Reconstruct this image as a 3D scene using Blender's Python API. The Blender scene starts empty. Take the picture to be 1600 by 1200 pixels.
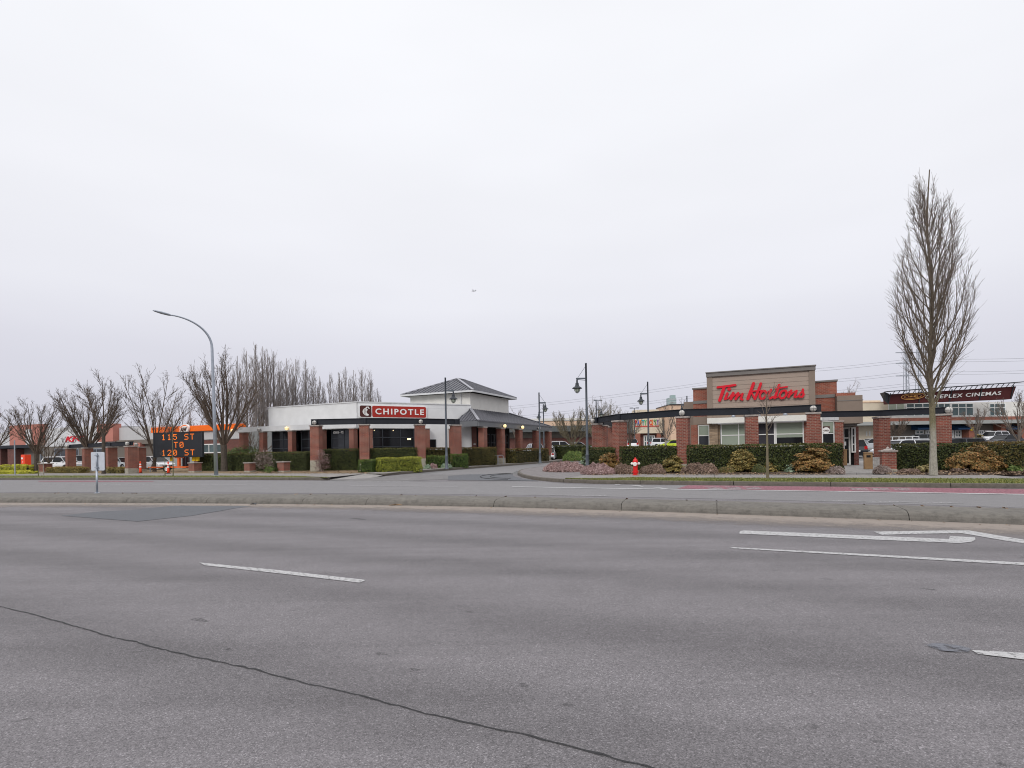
import bpy, bmesh, math, random
from mathutils import Vector, Matrix
from mathutils.noise import noise as pnoise
rnd = random.Random(7)
S = bpy.context.scene
C = S.collection
# ------------------------------------------------------------------ camera
F_PX, CX, CY, ROLL, EYE = 840.0, 800.0, 701.0, math.radians(-0.9), 1.5
cd = bpy.data.cameras.new('camera'); cam = bpy.data.objects.new('camera', cd); C.objects.link(cam)
cd.sensor_width = 36; cd.lens = 36 * F_PX / 1600; cd.shift_y = (CY - 600) / 1600
cd.clip_start = 0.1; cd.clip_end = 9000
cam.matrix_world = Matrix.Translation((0, 0, EYE)) @ Matrix.Rotation(math.pi/2, 4, 'X') @ Matrix.Rotation(ROLL, 4, 'Z')
S.camera = cam
# ------------------------------------------------------------------ sky, sun, exposure
SUN_EL, SUN_AZ = math.radians(36), math.radians(205)
w = bpy.data.worlds.new('World'); S.world = w; w.use_nodes = True
nt = w.node_tree; nt.nodes.clear()
def N(nt, t, **k):
    n = nt.nodes.new(t)
    for a, b in k.items(): setattr(n, a, b)
    return n
tc = N(nt, 'ShaderNodeTexCoord'); sx = N(nt, 'ShaderNodeSeparateXYZ'); nt.links.new(tc.outputs['Generated'], sx.inputs[0])
rp = N(nt, 'ShaderNodeValToRGB'); nt.links.new(sx.outputs['Z'], rp.inputs[0])
er = rp.color_ramp.elements
SKY = [(0.0, (.345,.345,.392)), (.08, (.358,.357,.402)), (.17, (.398,.397,.437)), (.25, (.452,.454,.486)), (.386, (.486,.489,.515)), (.50, (.508,.513,.537)), (.66, (.515,.520,.54)), (1.0, (.8,.8,.82))]
er[0].position, er[0].color = SKY[0][0], (*SKY[0][1], 1); er[1].position, er[1].color = 1.0, (1,1,1,1)
for p, c in SKY[1:-1]: e = er.new(p); e.color = (*c, 1)
cl = N(nt, 'ShaderNodeTexNoise'); cl.inputs['Scale'].default_value = 1.6; cl.inputs['Detail'].default_value = 3
mp = N(nt, 'ShaderNodeMapping'); mp.inputs['Scale'].default_value = (1, 1, 3.5); nt.links.new(tc.outputs['Generated'], mp.inputs[0]); nt.links.new(mp.outputs[0], cl.inputs['Vector'])
mr = N(nt, 'ShaderNodeMapRange'); mr.inputs['From Min'].default_value = .3; mr.inputs['From Max'].default_value = .7; mr.inputs['To Min'].default_value = 1.85; mr.inputs['To Max'].default_value = 1.97
nt.links.new(cl.outputs['Fac'], mr.inputs['Value'])
b1 = N(nt, 'ShaderNodeBackground'); nt.links.new(rp.outputs[0], b1.inputs[0]); nt.links.new(mr.outputs[0], b1.inputs[1])
st = N(nt, 'ShaderNodeTexSky', sky_type='NISHITA'); st.sun_disc = False; st.sun_elevation = SUN_EL; st.sun_rotation = SUN_AZ
b2 = N(nt, 'ShaderNodeBackground'); b2.inputs[1].default_value = 0.05; nt.links.new(st.outputs[0], b2.inputs[0])
mx = N(nt, 'ShaderNodeMixShader'); mx.inputs[0].default_value = 0.06
nt.links.new(b1.outputs[0], mx.inputs[1]); nt.links.new(b2.outputs[0], mx.inputs[2])
wo = N(nt, 'ShaderNodeOutputWorld'); nt.links.new(mx.outputs[0], wo.inputs[0])
sl = bpy.data.lights.new('sun', 'SUN'); sl.energy = 1.4; sl.angle = math.radians(22); sl.color = (1, .97, .93)
so = bpy.data.objects.new('sun', sl); C.objects.link(so)
sd = Vector((math.sin(SUN_AZ)*math.cos(SUN_EL), math.cos(SUN_AZ)*math.cos(SUN_EL), math.sin(SUN_EL)))
so.rotation_euler = sd.to_track_quat('Z', 'Y').to_euler()
S.view_settings.view_transform = 'Standard'; S.view_settings.look = 'None'
S.view_settings.exposure = 0.0; S.view_settings.gamma = 1.0
S.cycles.filter_width = 1.05; S.cycles.max_bounces = 6; S.cycles.transparent_max_bounces = 16

# ------------------------------------------------------------------ where things stand (ground height, photo sight lines)
def sp(t): return math.log(1+math.exp(-abs(t))) + max(t, 0)
KO = Vector((16.0, 16.8)); KE = Vector((.9357, -.3527)); KN = Vector((.3527, .9357))
def sdc(x, y):
    v = Vector((x, y)) - KO
    return v.dot(KE), v.dot(KN)
def gz(x, y):
    g = -0.007*3*sp((-x-4)/3)
    d = sdc(x, y)[1]; t = min(max((d-34)/46, 0), 1)
    return g + 1.2*t*t*(3-2*t)
def ray(px, py):
    a = (px-CX)/F_PX; b = -(py-CY)/F_PX
    return a*math.cos(ROLL) - b*math.sin(ROLL), a*math.sin(ROLL) + b*math.cos(ROLL)
def G(px, py, dz=0.0):          # ground point under a sight line
    rx, rz = ray(px, py); Y = (dz-EYE)/rz
    for i in range(40): Y = .5*Y + .5*(gz(rx*Y, Y)+dz-EYE)/rz
    return Vector((rx*Y, Y))
def at(px, py, Y):
    rx, rz = ray(px, py); return Vector((rx*Y, Y, EYE+rz*Y))
def PX(px, Y, z=1.5): return ((px-CX)/F_PX*Y - (z-EYE)*math.sin(ROLL))/math.cos(ROLL)
def gp(px, Y):                   # ground point at depth Y in the column px
    x = PX(px, Y); z = gz(x, Y)
    return Vector((x, Y, z))

# ------------------------------------------------------------------ materials
M = {}
def base_mat(name):
    m = bpy.data.materials.new(name); m.use_nodes = True
    nt = m.node_tree; b = nt.nodes['Principled BSDF']; M[name] = m
    return m, nt, b
def plain(name, col, rough=.6, var=.12, scale=6, metal=0, bump=0, emis=0, spec=.28):
    m, nt, b = base_mat(name)
    b.inputs['Roughness'].default_value = rough; b.inputs['Metallic'].default_value = metal
    b.inputs['Specular IOR Level'].default_value = spec
    tc = N(nt, 'ShaderNodeTexCoord'); no = N(nt, 'ShaderNodeTexNoise'); no.inputs['Scale'].default_value = scale; no.inputs['Detail'].default_value = 5
    nt.links.new(tc.outputs['Object'], no.inputs['Vector'])
    r = N(nt, 'ShaderNodeValToRGB'); r.color_ramp.elements[0].position = .3; r.color_ramp.elements[1].position = .7
    r.color_ramp.elements[0].color = (*[c*(1-var) for c in col], 1); r.color_ramp.elements[1].color = (*[min(c*(1+var), 1) for c in col], 1)
    nt.links.new(no.outputs['Fac'], r.inputs[0]); nt.links.new(r.outputs[0], b.inputs['Base Color'])
    if bump:
        bp = N(nt, 'ShaderNodeBump'); bp.inputs['Strength'].default_value = bump; bp.inputs['Distance'].default_value = .02
        nt.links.new(no.outputs['Fac'], bp.inputs['Height']); nt.links.new(bp.outputs[0], b.inputs['Normal'])
    if emis:
        nt.links.new(r.outputs[0], b.inputs['Emission Color']); b.inputs['Emission Strength'].default_value = emis
    return m
def mixrgb(nt, a, b, fac, mode='MIX'):
    n = N(nt, 'ShaderNodeMix', data_type='RGBA', blend_type=mode)
    for s, v in ((n.inputs[6], a), (n.inputs[7], b), (n.inputs[0], fac)):
        if hasattr(v, 'links'): nt.links.new(v, s)
        elif isinstance(v, (int, float)): s.default_value = v
        else: s.default_value = (*v, 1)
    return n.outputs[2]
def noise(nt, vec, scale, detail=4, rough=.5):
    n = N(nt, 'ShaderNodeTexNoise'); n.inputs['Scale'].default_value = scale; n.inputs['Detail'].default_value = detail; n.inputs['Roughness'].default_value = rough
    if vec is not None: nt.links.new(vec, n.inputs['Vector'])
    return n.outputs['Fac']
def ramp(nt, fac, stops):
    r = N(nt, 'ShaderNodeValToRGB'); e = r.color_ramp.elements
    e[0].position, e[0].color = stops[0][0], (*stops[0][1], 1); e[1].position, e[1].color = stops[-1][0], (*stops[-1][1], 1)
    for p, c in stops[1:-1]: q = e.new(p); q.color = (*c, 1)
    nt.links.new(fac, r.inputs[0]); return r.outputs[0]
def g3(v): return (v, v, v)
def mapping(nt, vec, scale=(1,1,1), rot=(0,0,0), loc=(0,0,0)):
    m = N(nt, 'ShaderNodeMapping'); m.inputs['Scale'].default_value = scale; m.inputs['Rotation'].default_value = rot; m.inputs['Location'].default_value = loc
    nt.links.new(vec, m.inputs[0]); return m.outputs[0]
def math_(nt, op, a, b=None):
    n = N(nt, 'ShaderNodeMath', operation=op)
    for i, v in enumerate((a, b)):
        if v is None: continue
        if hasattr(v, 'links'): nt.links.new(v, n.inputs[i])
        else: n.inputs[i].default_value = v
    return n.outputs[0]
ROADROT = math.radians(24.5)
def asphalt(name, base, tint=(1, .985, 1.0), tracks=True, speck=1.0, tar=False):
    m, nt, b = base_mat(name); b.inputs['Roughness'].default_value = .82; b.inputs['Specular IOR Level'].default_value = .35
    tc = N(nt, 'ShaderNodeTexCoord'); v = tc.outputs['Object']
    big = noise(nt, v, .35, 4); mid = noise(nt, v, 2.5, 5, .6); fine = noise(nt, v, 150, 3, .8)
    vo = N(nt, 'ShaderNodeTexVoronoi'); vo.inputs['Scale'].default_value = 135; nt.links.new(v, vo.inputs['Vector'])
    vc = N(nt, 'ShaderNodeSeparateColor'); nt.links.new(vo.outputs['Color'], vc.inputs[0])
    agg = ramp(nt, vc.outputs[0], [(0, g3(1-.45*speck)), (.35, g3(1-.12*speck)), (.7, g3(1+.06*speck)), (.93, g3(min(1.3*speck+0, 1.35))), (1, g3(1.9))])
    c = mixrgb(nt, [base*.95*t for t in tint], [base*1.08*t for t in tint], big)
    c = mixrgb(nt, c, ramp(nt, mid, [(.3, g3(.93)), (.7, g3(1.06))]), .9, 'MULTIPLY')
    c = mixrgb(nt, c, agg, .85*speck, 'MULTIPLY')
    c = mixrgb(nt, c, ramp(nt, fine, [(.32, g3(.58)), (.5, g3(1.0)), (.68, g3(1.5))]), .85*speck, 'MULTIPLY')
    if tracks:
        rt = mapping(nt, v, (1, 1, 1), (0, 0, ROADROT))
        sv = N(nt, 'ShaderNodeSeparateXYZ'); nt.links.new(rt, sv.inputs[0])
        wob = noise(nt, mapping(nt, v, (.05, .3, 1), (0, 0, ROADROT)), 1, 3)
        yy = math_(nt, 'ADD', sv.outputs['Y'], math_(nt, 'MULTIPLY', wob, .9))
        wv = math_(nt, 'SINE', math_(nt, 'MULTIPLY', yy, 2*math.pi/1.75))
        streak = noise(nt, mapping(nt, v, (.07, 2.6, 1), (0, 0, ROADROT)), 1, 4, .6)
        tr = mixrgb(nt, g3(.86), g3(1.07), ramp(nt, math_(nt, 'ADD', math_(nt, 'MULTIPLY', wv, .10), streak), [(.32, g3(0)), (.68, g3(1))]))
        c = mixrgb(nt, c, tr, .85, 'MULTIPLY')
        c = mixrgb(nt, c, ramp(nt, math_(nt, 'ADD', math_(nt, 'MULTIPLY', wv, .35), math_(nt, 'MULTIPLY', noise(nt, mapping(nt, v, (.03, .5, 1), (0, 0, ROADROT)), 1, 3), 1.0)), [(.15, g3(.84)), (.62, g3(1.04))]), .7, 'MULTIPLY')
    spots = noise(nt, mapping(nt, v, (3.0, 7.5, 1), (0, 0, ROADROT)), 1, 3, .5)
    c = mixrgb(nt, c, ramp(nt, spots, [(.235, g3(.55)), (.29, g3(1))]), .8, 'MULTIPLY')
    nt.links.new(c, b.inputs['Base Color'])
    bp = N(nt, 'ShaderNodeBump'); bp.inputs['Strength'].default_value = .45; bp.inputs['Distance'].default_value = .004
    nt.links.new(math_(nt, 'ADD', fine, vc.outputs[0]), bp.inputs['Height']); nt.links.new(bp.outputs[0], b.inputs['Normal'])
    return m
asphalt('asphalt', .158, (1.0, .935, .985)); asphalt('asphalt_far', .192, (1, .965, .99), False, .6); asphalt('asphalt_lot', .15, (1, .99, 1), False, .5)
asphalt('asphalt_patch', .112, (.95, .98, 1.08), False, .8); asphalt('asphalt_bus', .17, (1, .98, 1), False, .6)
def sheet_mat(name, col, wear=.35, under=(.15, .147, .15), edge=0, rough=.75, ws=14):
    """paint or dust worn through to what is under it; edge: fades out across UV v"""
    m, nt, b = base_mat(name); b.inputs['Roughness'].default_value = rough
    tc = N(nt, 'ShaderNodeTexCoord'); v = tc.outputs['Object']
    n1 = noise(nt, v, ws, 6, .75); n2 = noise(nt, v, 1.1, 3); n3 = noise(nt, v, 110, 3, .7)
    c = mixrgb(nt, [x*.86 for x in col], col, n2)
    c = mixrgb(nt, c, ramp(nt, n3, [(.3, g3(.78)), (.7, g3(1.12))]), .7, 'MULTIPLY')
    if edge:
        uv = N(nt, 'ShaderNodeSeparateXYZ'); nt.links.new(tc.outputs['UV'], uv.inputs[0])
        a = math_(nt, 'ADD', uv.outputs['Y'], math_(nt, 'MULTIPLY', math_(nt, 'SUBTRACT', n1, .5), 1.1))
        al = ramp(nt, a, [(.25, g3(1)), (.9, g3(0))])
        al = math_(nt, 'MULTIPLY', al, .85)
    else:
        al = ramp(nt, n1, [(wear-.06, g3(.15)), (wear+.1, g3(1))])
    nt.links.new(c, b.inputs['Base Color']); nt.links.new(al, b.inputs['Alpha'])
    return m
sheet_mat('road_paint', (.46, .455, .46), .40, ws=20); sheet_mat('road_paint_worn', (.38, .37, .38), .5)
sheet_mat('bus_lane_red', (.27, .10, .13), .40); sheet_mat('dust', (.32, .27, .235), edge=1, ws=3)
sheet_mat('tar', (.02, .02, .022), .22); sheet_mat('crack_fill', (.145, .150, .175), .45)
def concrete(name, col, joint=0, stain=.25):
    m, nt, b = base_mat(name); b.inputs['Roughness'].default_value = .85
    tc = N(nt, 'ShaderNodeTexCoord'); v = tc.outputs['Object']
    c = mixrgb(nt, [x*(1-stain) for x in col], [x*(1+stain*.6) for x in col], noise(nt, v, 1.3, 6, .65))
    c = mixrgb(nt, c, ramp(nt, noise(nt, v, 60, 3, .7), [(.3, g3(.8)), (.7, g3(1.12))]), .8, 'MULTIPLY')
    c = mixrgb(nt, c, ramp(nt, noise(nt, v, 7, 5, .7), [(.32, g3(.55)), (.54, g3(1.02))]), .75, 'MULTIPLY')
    c = mixrgb(nt, c, ramp(nt, noise(nt, mapping(nt, v, (1, 1, 9)), 2.6, 6, .75), [(.38, g3(.62)), (.6, g3(1.05))]), stain*1.6, 'MULTIPLY')
    if joint:
        br = N(nt, 'ShaderNodeTexBrick'); br.offset = 0; br.inputs['Scale'].default_value = 1
        br.inputs['Brick Width'].default_value = joint; br.inputs['Row Height'].default_value = joint; br.inputs['Mortar Size'].default_value = .012
        br.inputs['Color1'].default_value = br.inputs['Color2'].default_value = (1, 1, 1, 1); br.inputs['Mortar'].default_value = (.35, .35, .35, 1)
        nt.links.new(mapping(nt, v, (1, 1, 1), (0, 0, math.radians(20.6))), br.inputs['Vector'])
        c = mixrgb(nt, c, br.outputs['Color'], 1.0, 'MULTIPLY')
    nt.links.new(c, b.inputs['Base Color'])
    bp = N(nt, 'ShaderNodeBump'); bp.inputs['Strength'].default_value = .3; bp.inputs['Distance'].default_value = .01
    nt.links.new(noise(nt, v, 40, 5, .7), bp.inputs['Height']); nt.links.new(bp.outputs[0], b.inputs['Normal'])
    return m
concrete('kerb_concrete', (.125, .108, .09)); concrete('sidewalk_concrete', (.27, .25, .235), 1.5); concrete('median_concrete', (.160, .147, .130), 0, .28)
concrete('stone_cap', (.42, .37, .34)); concrete('stone_base', (.40, .37, .30)); concrete('stone_white', (.6, .58, .55))
concrete('paving', (.22, .20, .20), .45); concrete('crossing_concrete', (.31, .295, .285), 1.2)
def brick(name, c1, c2, mortar, bw=.22, rh=.08, ms=.012):
    m, nt, b = base_mat(name); b.inputs['Roughness'].default_value = .85
    tc = N(nt, 'ShaderNodeTexCoord'); v = tc.outputs['UV']
    br = N(nt, 'ShaderNodeTexBrick'); br.inputs['Scale'].default_value = 1; br.inputs['Brick Width'].default_value = bw; br.inputs['Row Height'].default_value = rh
    br.inputs['Mortar Size'].default_value = ms; br.inputs['Bias'].default_value = 0
    for k, c in (('Color1', c1), ('Color2', c2), ('Mortar', mortar)): br.inputs[k].default_value = (*c, 1)
    nt.links.new(v, br.inputs['Vector'])
    c = mixrgb(nt, br.outputs['Color'], ramp(nt, noise(nt, tc.outputs['Object'], 1.5, 6, .7), [(.3, g3(.72)), (.7, g3(1.2))]), .8, 'MULTIPLY')
    nt.links.new(c, b.inputs['Base Color'])
    bp = N(nt, 'ShaderNodeBump'); bp.inputs['Strength'].default_value = .5; bp.inputs['Distance'].default_value = .008; bp.invert = True
    nt.links.new(br.outputs['Fac'], bp.inputs['Height']); nt.links.new(bp.outputs[0], b.inputs['Normal'])
    return m
brick('brick_red', (.265, .066, .042), (.150, .038, .027), (.27, .175, .135), ms=.012)
brick('brick_dark', (.16, .045, .034), (.11, .034, .028), (.18, .12, .10), ms=.009)
brick('brick_orange', (.31, .088, .052), (.22, .060, .037), (.30, .17, .125), ms=.011)
brick('stone_tile', (.36, .26, .175), (.22, .155, .10), (.2, .16, .12), .35, .1, .01)
brick('paver', (.20, .19, .19), (.16, .15, .152), (.10, .10, .10), .3, .15, .015)
def siding(name, col, step, gap=.06, dark=.45, axis='Y', rough=.6):
    m, nt, b = base_mat(name); b.inputs['Roughness'].default_value = rough
    tc = N(nt, 'ShaderNodeTexCoord'); uv = N(nt, 'ShaderNodeSeparateXYZ'); nt.links.new(tc.outputs['UV'], uv.inputs[0])
    f = math_(nt, 'FRACT', math_(nt, 'DIVIDE', uv.outputs[axis], step))
    k = ramp(nt, f, [(0, g3(dark)), (gap, g3(dark)), (gap+.03, g3(1)), (1, g3(1))])
    c = mixrgb(nt, [x*.92 for x in col], [x*1.05 for x in col], noise(nt, tc.outputs['Object'], 1.2, 4))
    c = mixrgb(nt, c, k, 1.0, 'MULTIPLY'); nt.links.new(c, b.inputs['Base Color'])
    bp = N(nt, 'ShaderNodeBump'); bp.inputs['Strength'].default_value = .5; bp.inputs['Distance'].default_value = .02
    nt.links.new(k, bp.inputs['Height']); nt.links.new(bp.outputs[0], b.inputs['Normal'])
    return m
siding('brown_siding', (.34, .265, .215), .28); siding('white_corrugated', (.52, .525, .53), .12, .3, .9, 'X'); siding('metal_grey_panel', (.5, .5, .51), .3, .05, .8, 'X')
siding('green_roof_panel', (.09, .10, .10), .3, .1, .7, 'X')
def stucco(name, col, var=.06): return plain(name, col, .85, var, 1.3, bump=.0)
stucco('white_stucco', (.68, .685, .69)); stucco('cream_stucco', (.69, .675, .635)); stucco('brown_panel', (.235, .185, .15)); stucco('trim_brown', (.19, .175, .165))
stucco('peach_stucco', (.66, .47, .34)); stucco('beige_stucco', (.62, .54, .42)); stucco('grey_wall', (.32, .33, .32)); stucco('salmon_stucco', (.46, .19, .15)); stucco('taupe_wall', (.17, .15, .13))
stucco('light_grey_wall', (.60, .605, .615)); stucco('white_fascia', (.68, .665, .62)); stucco('pale_green_panel', (.40, .44, .36))
plain('beam_black', (.017, .019, .026), .6, .15, 2); plain('gutter_grey', (.14, .145, .155), .45, .05, 2)
plain('roof_metal', (.115, .115, .13), .38, .06, 1.5, .3); plain('roof_rib', (.16, .16, .18), .35, .05, 2, .3); plain('ridge_cap', (.32, .32, .35), .4, .05, 2, .2)
plain('dark_metal', (.035, .04, .048), .45, .1, 4); plain('pole_grey', (.10, .115, .135), .45, .1, 4); plain('galvanised', (.36, .39, .44), .4, .08, 5, .5); plain('sign_back', (.52, .55, .60), .5, .06, 8)
plain('white_frame', (.72, .72, .70), .5, .04, 3); plain('white_plastic', (.8, .8, .8), .35, .02, 3); plain('black_rubber', (.015, .015, .016), .8, .2, 9)
plain('glass_dark', (.012, .013, .015), .08, .3, .7, spec=.22); plain('glass_tint', (.035, .038, .045), .1, .3, .9); plain('glass_shop', (.085, .12, .125), .12, .4, .5)
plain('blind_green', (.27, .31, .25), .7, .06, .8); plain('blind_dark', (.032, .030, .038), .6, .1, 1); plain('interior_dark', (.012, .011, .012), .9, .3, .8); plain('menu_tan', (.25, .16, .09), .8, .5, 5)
plain('lens_globe', (.50, .48, .45), .3, .12, 9); plain('lens_lit', (1, .74, .38), .4, .03, 3, emis=1.0); plain('lens_clear', (.45, .5, .42), .15, .2, 12)
plain('spot_lit', (1, .72, .40), .4, .03, 3, emis=2.0)
plain('sign_red', (.37, .028, .018), .4, .03, 3); plain('sign_maroon', (.075, .022, .018), .45, .05, 3); plain('letter_red', (.60, .003, .018), .5, .04, 5); plain('letter_white', (.82, .81, .79), .4, .02, 5)
plain('letter_brown', (.07, .025, .015), .5, .05, 5); plain('letter_gold', (.62, .33, .10), .4, .1, 6); plain('cinema_maroon', (.085, .020, .020), .7, .1, .8); plain('awning_blue', (.025, .065, .15), .7, .08, 2)
plain('orange_fascia', (.92, .16, .008), .45, .08, .9); plain('orange_paint', (.75, .14, .03), .45, .1, 4); plain('orange_plastic', (.85, .075, .025), .5, .06, 4); plain('reflective_white', (.8, .8, .78), .4, .05, 6)
plain('safety_yellow', (.82, .56, .015), .5, .06, 4); plain('hydrant_red', (.62, .018, .018), .32, .08, 12); plain('hydrant_white', (.75, .72, .68), .4, .06, 12)
plain('board_black', (.025, .027, .033), .45, .12, 1.5); plain('led_orange', (1, .22, .025), .5, .02, 5, emis=.32)
plain('bin_tan', (.30, .185, .095), .7, .12, 3); plain('green_letter', (.12, .42, .12), .5); plain('blue_letter', (.08, .12, .52), .5); plain('teal_letter', (.04, .36, .40), .5); plain('purple_letter', (.24, .10, .44), .5); plain('orange_letter', (.75, .22, .04), .5); plain('red_letter', (.62, .05, .04), .5)
plain('wire', (.16, .165, .18), .6); plain('pylon_steel', (.34, .36, .40), .5, .06, 1); plain('tower_glass', (.30, .38, .37), .3, .2, 3)
plain('bark_dark', (.078, .064, .052), .9, .45, 14, bump=.6); plain('bark_moss', (.155, .145, .085), .9, .4, 11, bump=.6); plain('bark_pale', (.30, .275, .23), .9, .35, 13, bump=.5)
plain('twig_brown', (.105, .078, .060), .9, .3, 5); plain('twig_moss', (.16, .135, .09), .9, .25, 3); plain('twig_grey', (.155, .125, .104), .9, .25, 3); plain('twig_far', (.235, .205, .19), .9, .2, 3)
plain('soil', (.085, .06, .045), .95, .5, 7, bump=.8); plain('straw_ground', (.20, .145, .085), .95, .45, 6, bump=.6)
plain('aircraft_grey', (.14, .14, .15), .5); plain('purple_print', (.16, .06, .30), .6)
def poplar_bark():
    m, nt, b = base_mat('bark_poplar'); b.inputs['Roughness'].default_value = .9
    tc = N(nt, 'ShaderNodeTexCoord'); v = tc.outputs['Object']; z = N(nt, 'ShaderNodeSeparateXYZ'); nt.links.new(v, z.inputs[0])
    h = math_(nt, 'ADD', math_(nt, 'DIVIDE', z.outputs['Z'], 4.0), math_(nt, 'MULTIPLY', math_(nt, 'SUBTRACT', noise(nt, v, 5, 4, .7), .5), .25))
    c = ramp(nt, h, [(.40, (.30, .28, .235)), (.52, (.17, .15, .085)), (.95, (.125, .098, .07))])
    c = mixrgb(nt, c, ramp(nt, noise(nt, mapping(nt, v, (1, 1, .5)), 22, 5, .75), [(.3, g3(.45)), (.6, g3(1.2))]), .8, 'MULTIPLY')
    nt.links.new(c, b.inputs['Base Color']); bp = N(nt, 'ShaderNodeBump'); bp.inputs['Strength'].default_value = .7; bp.inputs['Distance'].default_value = .02
    nt.links.new(noise(nt, v, 20, 5, .7), bp.inputs['Height']); nt.links.new(bp.outputs[0], b.inputs['Normal'])
poplar_bark()
def leafmat(name, a, b_, c_=None, rough=.6):
    m, nt, b = base_mat(name); b.inputs['Roughness'].default_value = rough; b.inputs['Specular IOR Level'].default_value = .3
    at_ = N(nt, 'ShaderNodeAttribute', attribute_name='tint')
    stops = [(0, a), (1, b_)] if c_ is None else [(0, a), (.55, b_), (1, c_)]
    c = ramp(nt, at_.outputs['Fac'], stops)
    tc = N(nt, 'ShaderNodeTexCoord')
    c = mixrgb(nt, c, ramp(nt, noise(nt, tc.outputs['Object'], 1.6, 3), [(.3, g3(.72)), (.7, g3(1.25))]), .8, 'MULTIPLY')
    nt.links.new(c, b.inputs['Base Color']); return m
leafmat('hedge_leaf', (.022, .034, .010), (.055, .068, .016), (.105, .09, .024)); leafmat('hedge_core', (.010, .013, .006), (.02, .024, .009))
leafmat('hedge_rust_leaf', (.04, .045, .012), (.10, .085, .022), (.18, .10, .035)); leafmat('hedge_lime_leaf', (.10, .13, .018), (.24, .26, .030), (.40, .38, .06))
leafmat('hedge_mid_leaf', (.03, .06, .012), (.075, .12, .022), (.14, .17, .035)); leafmat('orange_leaf', (.10, .085, .028), (.24, .145, .042), (.37, .17, .06))
leafmat('olive_leaf', (.10, .095, .03), (.235, .185, .055), (.35, .235, .075)); leafmat('heather_pink', (.11, .058, .052), (.24, .148, .138), (.38, .27, .26)); leafmat('heather_brown', (.055, .032, .022), (.15, .095, .065), (.27, .19, .15))
leafmat('heather_grey', (.10, .075, .06), (.21, .155, .135), (.33, .27, .25)); leafmat('blue_leaf', (.08, .13, .08), (.20, .27, .18), (.33, .39, .28)); leafmat('dry_grass_leaf', (.14, .11, .04), (.30, .24, .09), (.42, .36, .18))
leafmat('yellow_leaf', (.22, .24, .02), (.46, .46, .04), (.62, .58, .08)); leafmat('grass_leaf', (.055, .075, .014), (.135, .155, .03), (.26, .23, .07)); leafmat('leaf_litter', (.08, .045, .025), (.20, .12, .065), (.36, .25, .15))
def turf():
    m, nt, b = base_mat('turf'); b.inputs['Roughness'].default_value = .95
    tc = N(nt, 'ShaderNodeTexCoord'); v = tc.outputs['Object']
    c = ramp(nt, noise(nt, v, 1.2, 6, .7), [(.3, (.06, .072, .018)), (.5, (.13, .15, .032)), (.72, (.23, .21, .075))])
    c = mixrgb(nt, c, ramp(nt, noise(nt, v, 45, 3, .7), [(.3, g3(.55)), (.7, g3(1.35))]), .8, 'MULTIPLY')
    nt.links.new(c, b.inputs['Base Color'])
turf()
CARCOL = {'white': (.72, .73, .75), 'silver': (.42, .44, .46), 'black': (.012, .013, .017), 'charcoal': (.06, .065, .08), 'lime': (.55, .66, .02), 'blue': (.04, .08, .16), 'red': (.3, .02, .02)}
for k, c in CARCOL.items():
    m = plain('paint_'+k, c, .3, .02, 2, .15); m.node_tree.nodes['Principled BSDF'].inputs['Coat Weight'].default_value = .8
plain('tail_red', (.4, .01, .01), .2); plain('head_lamp', (.75, .77, .8), .1); plain('rim_metal', (.35, .36, .38), .3, .05, 5, .7)

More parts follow.
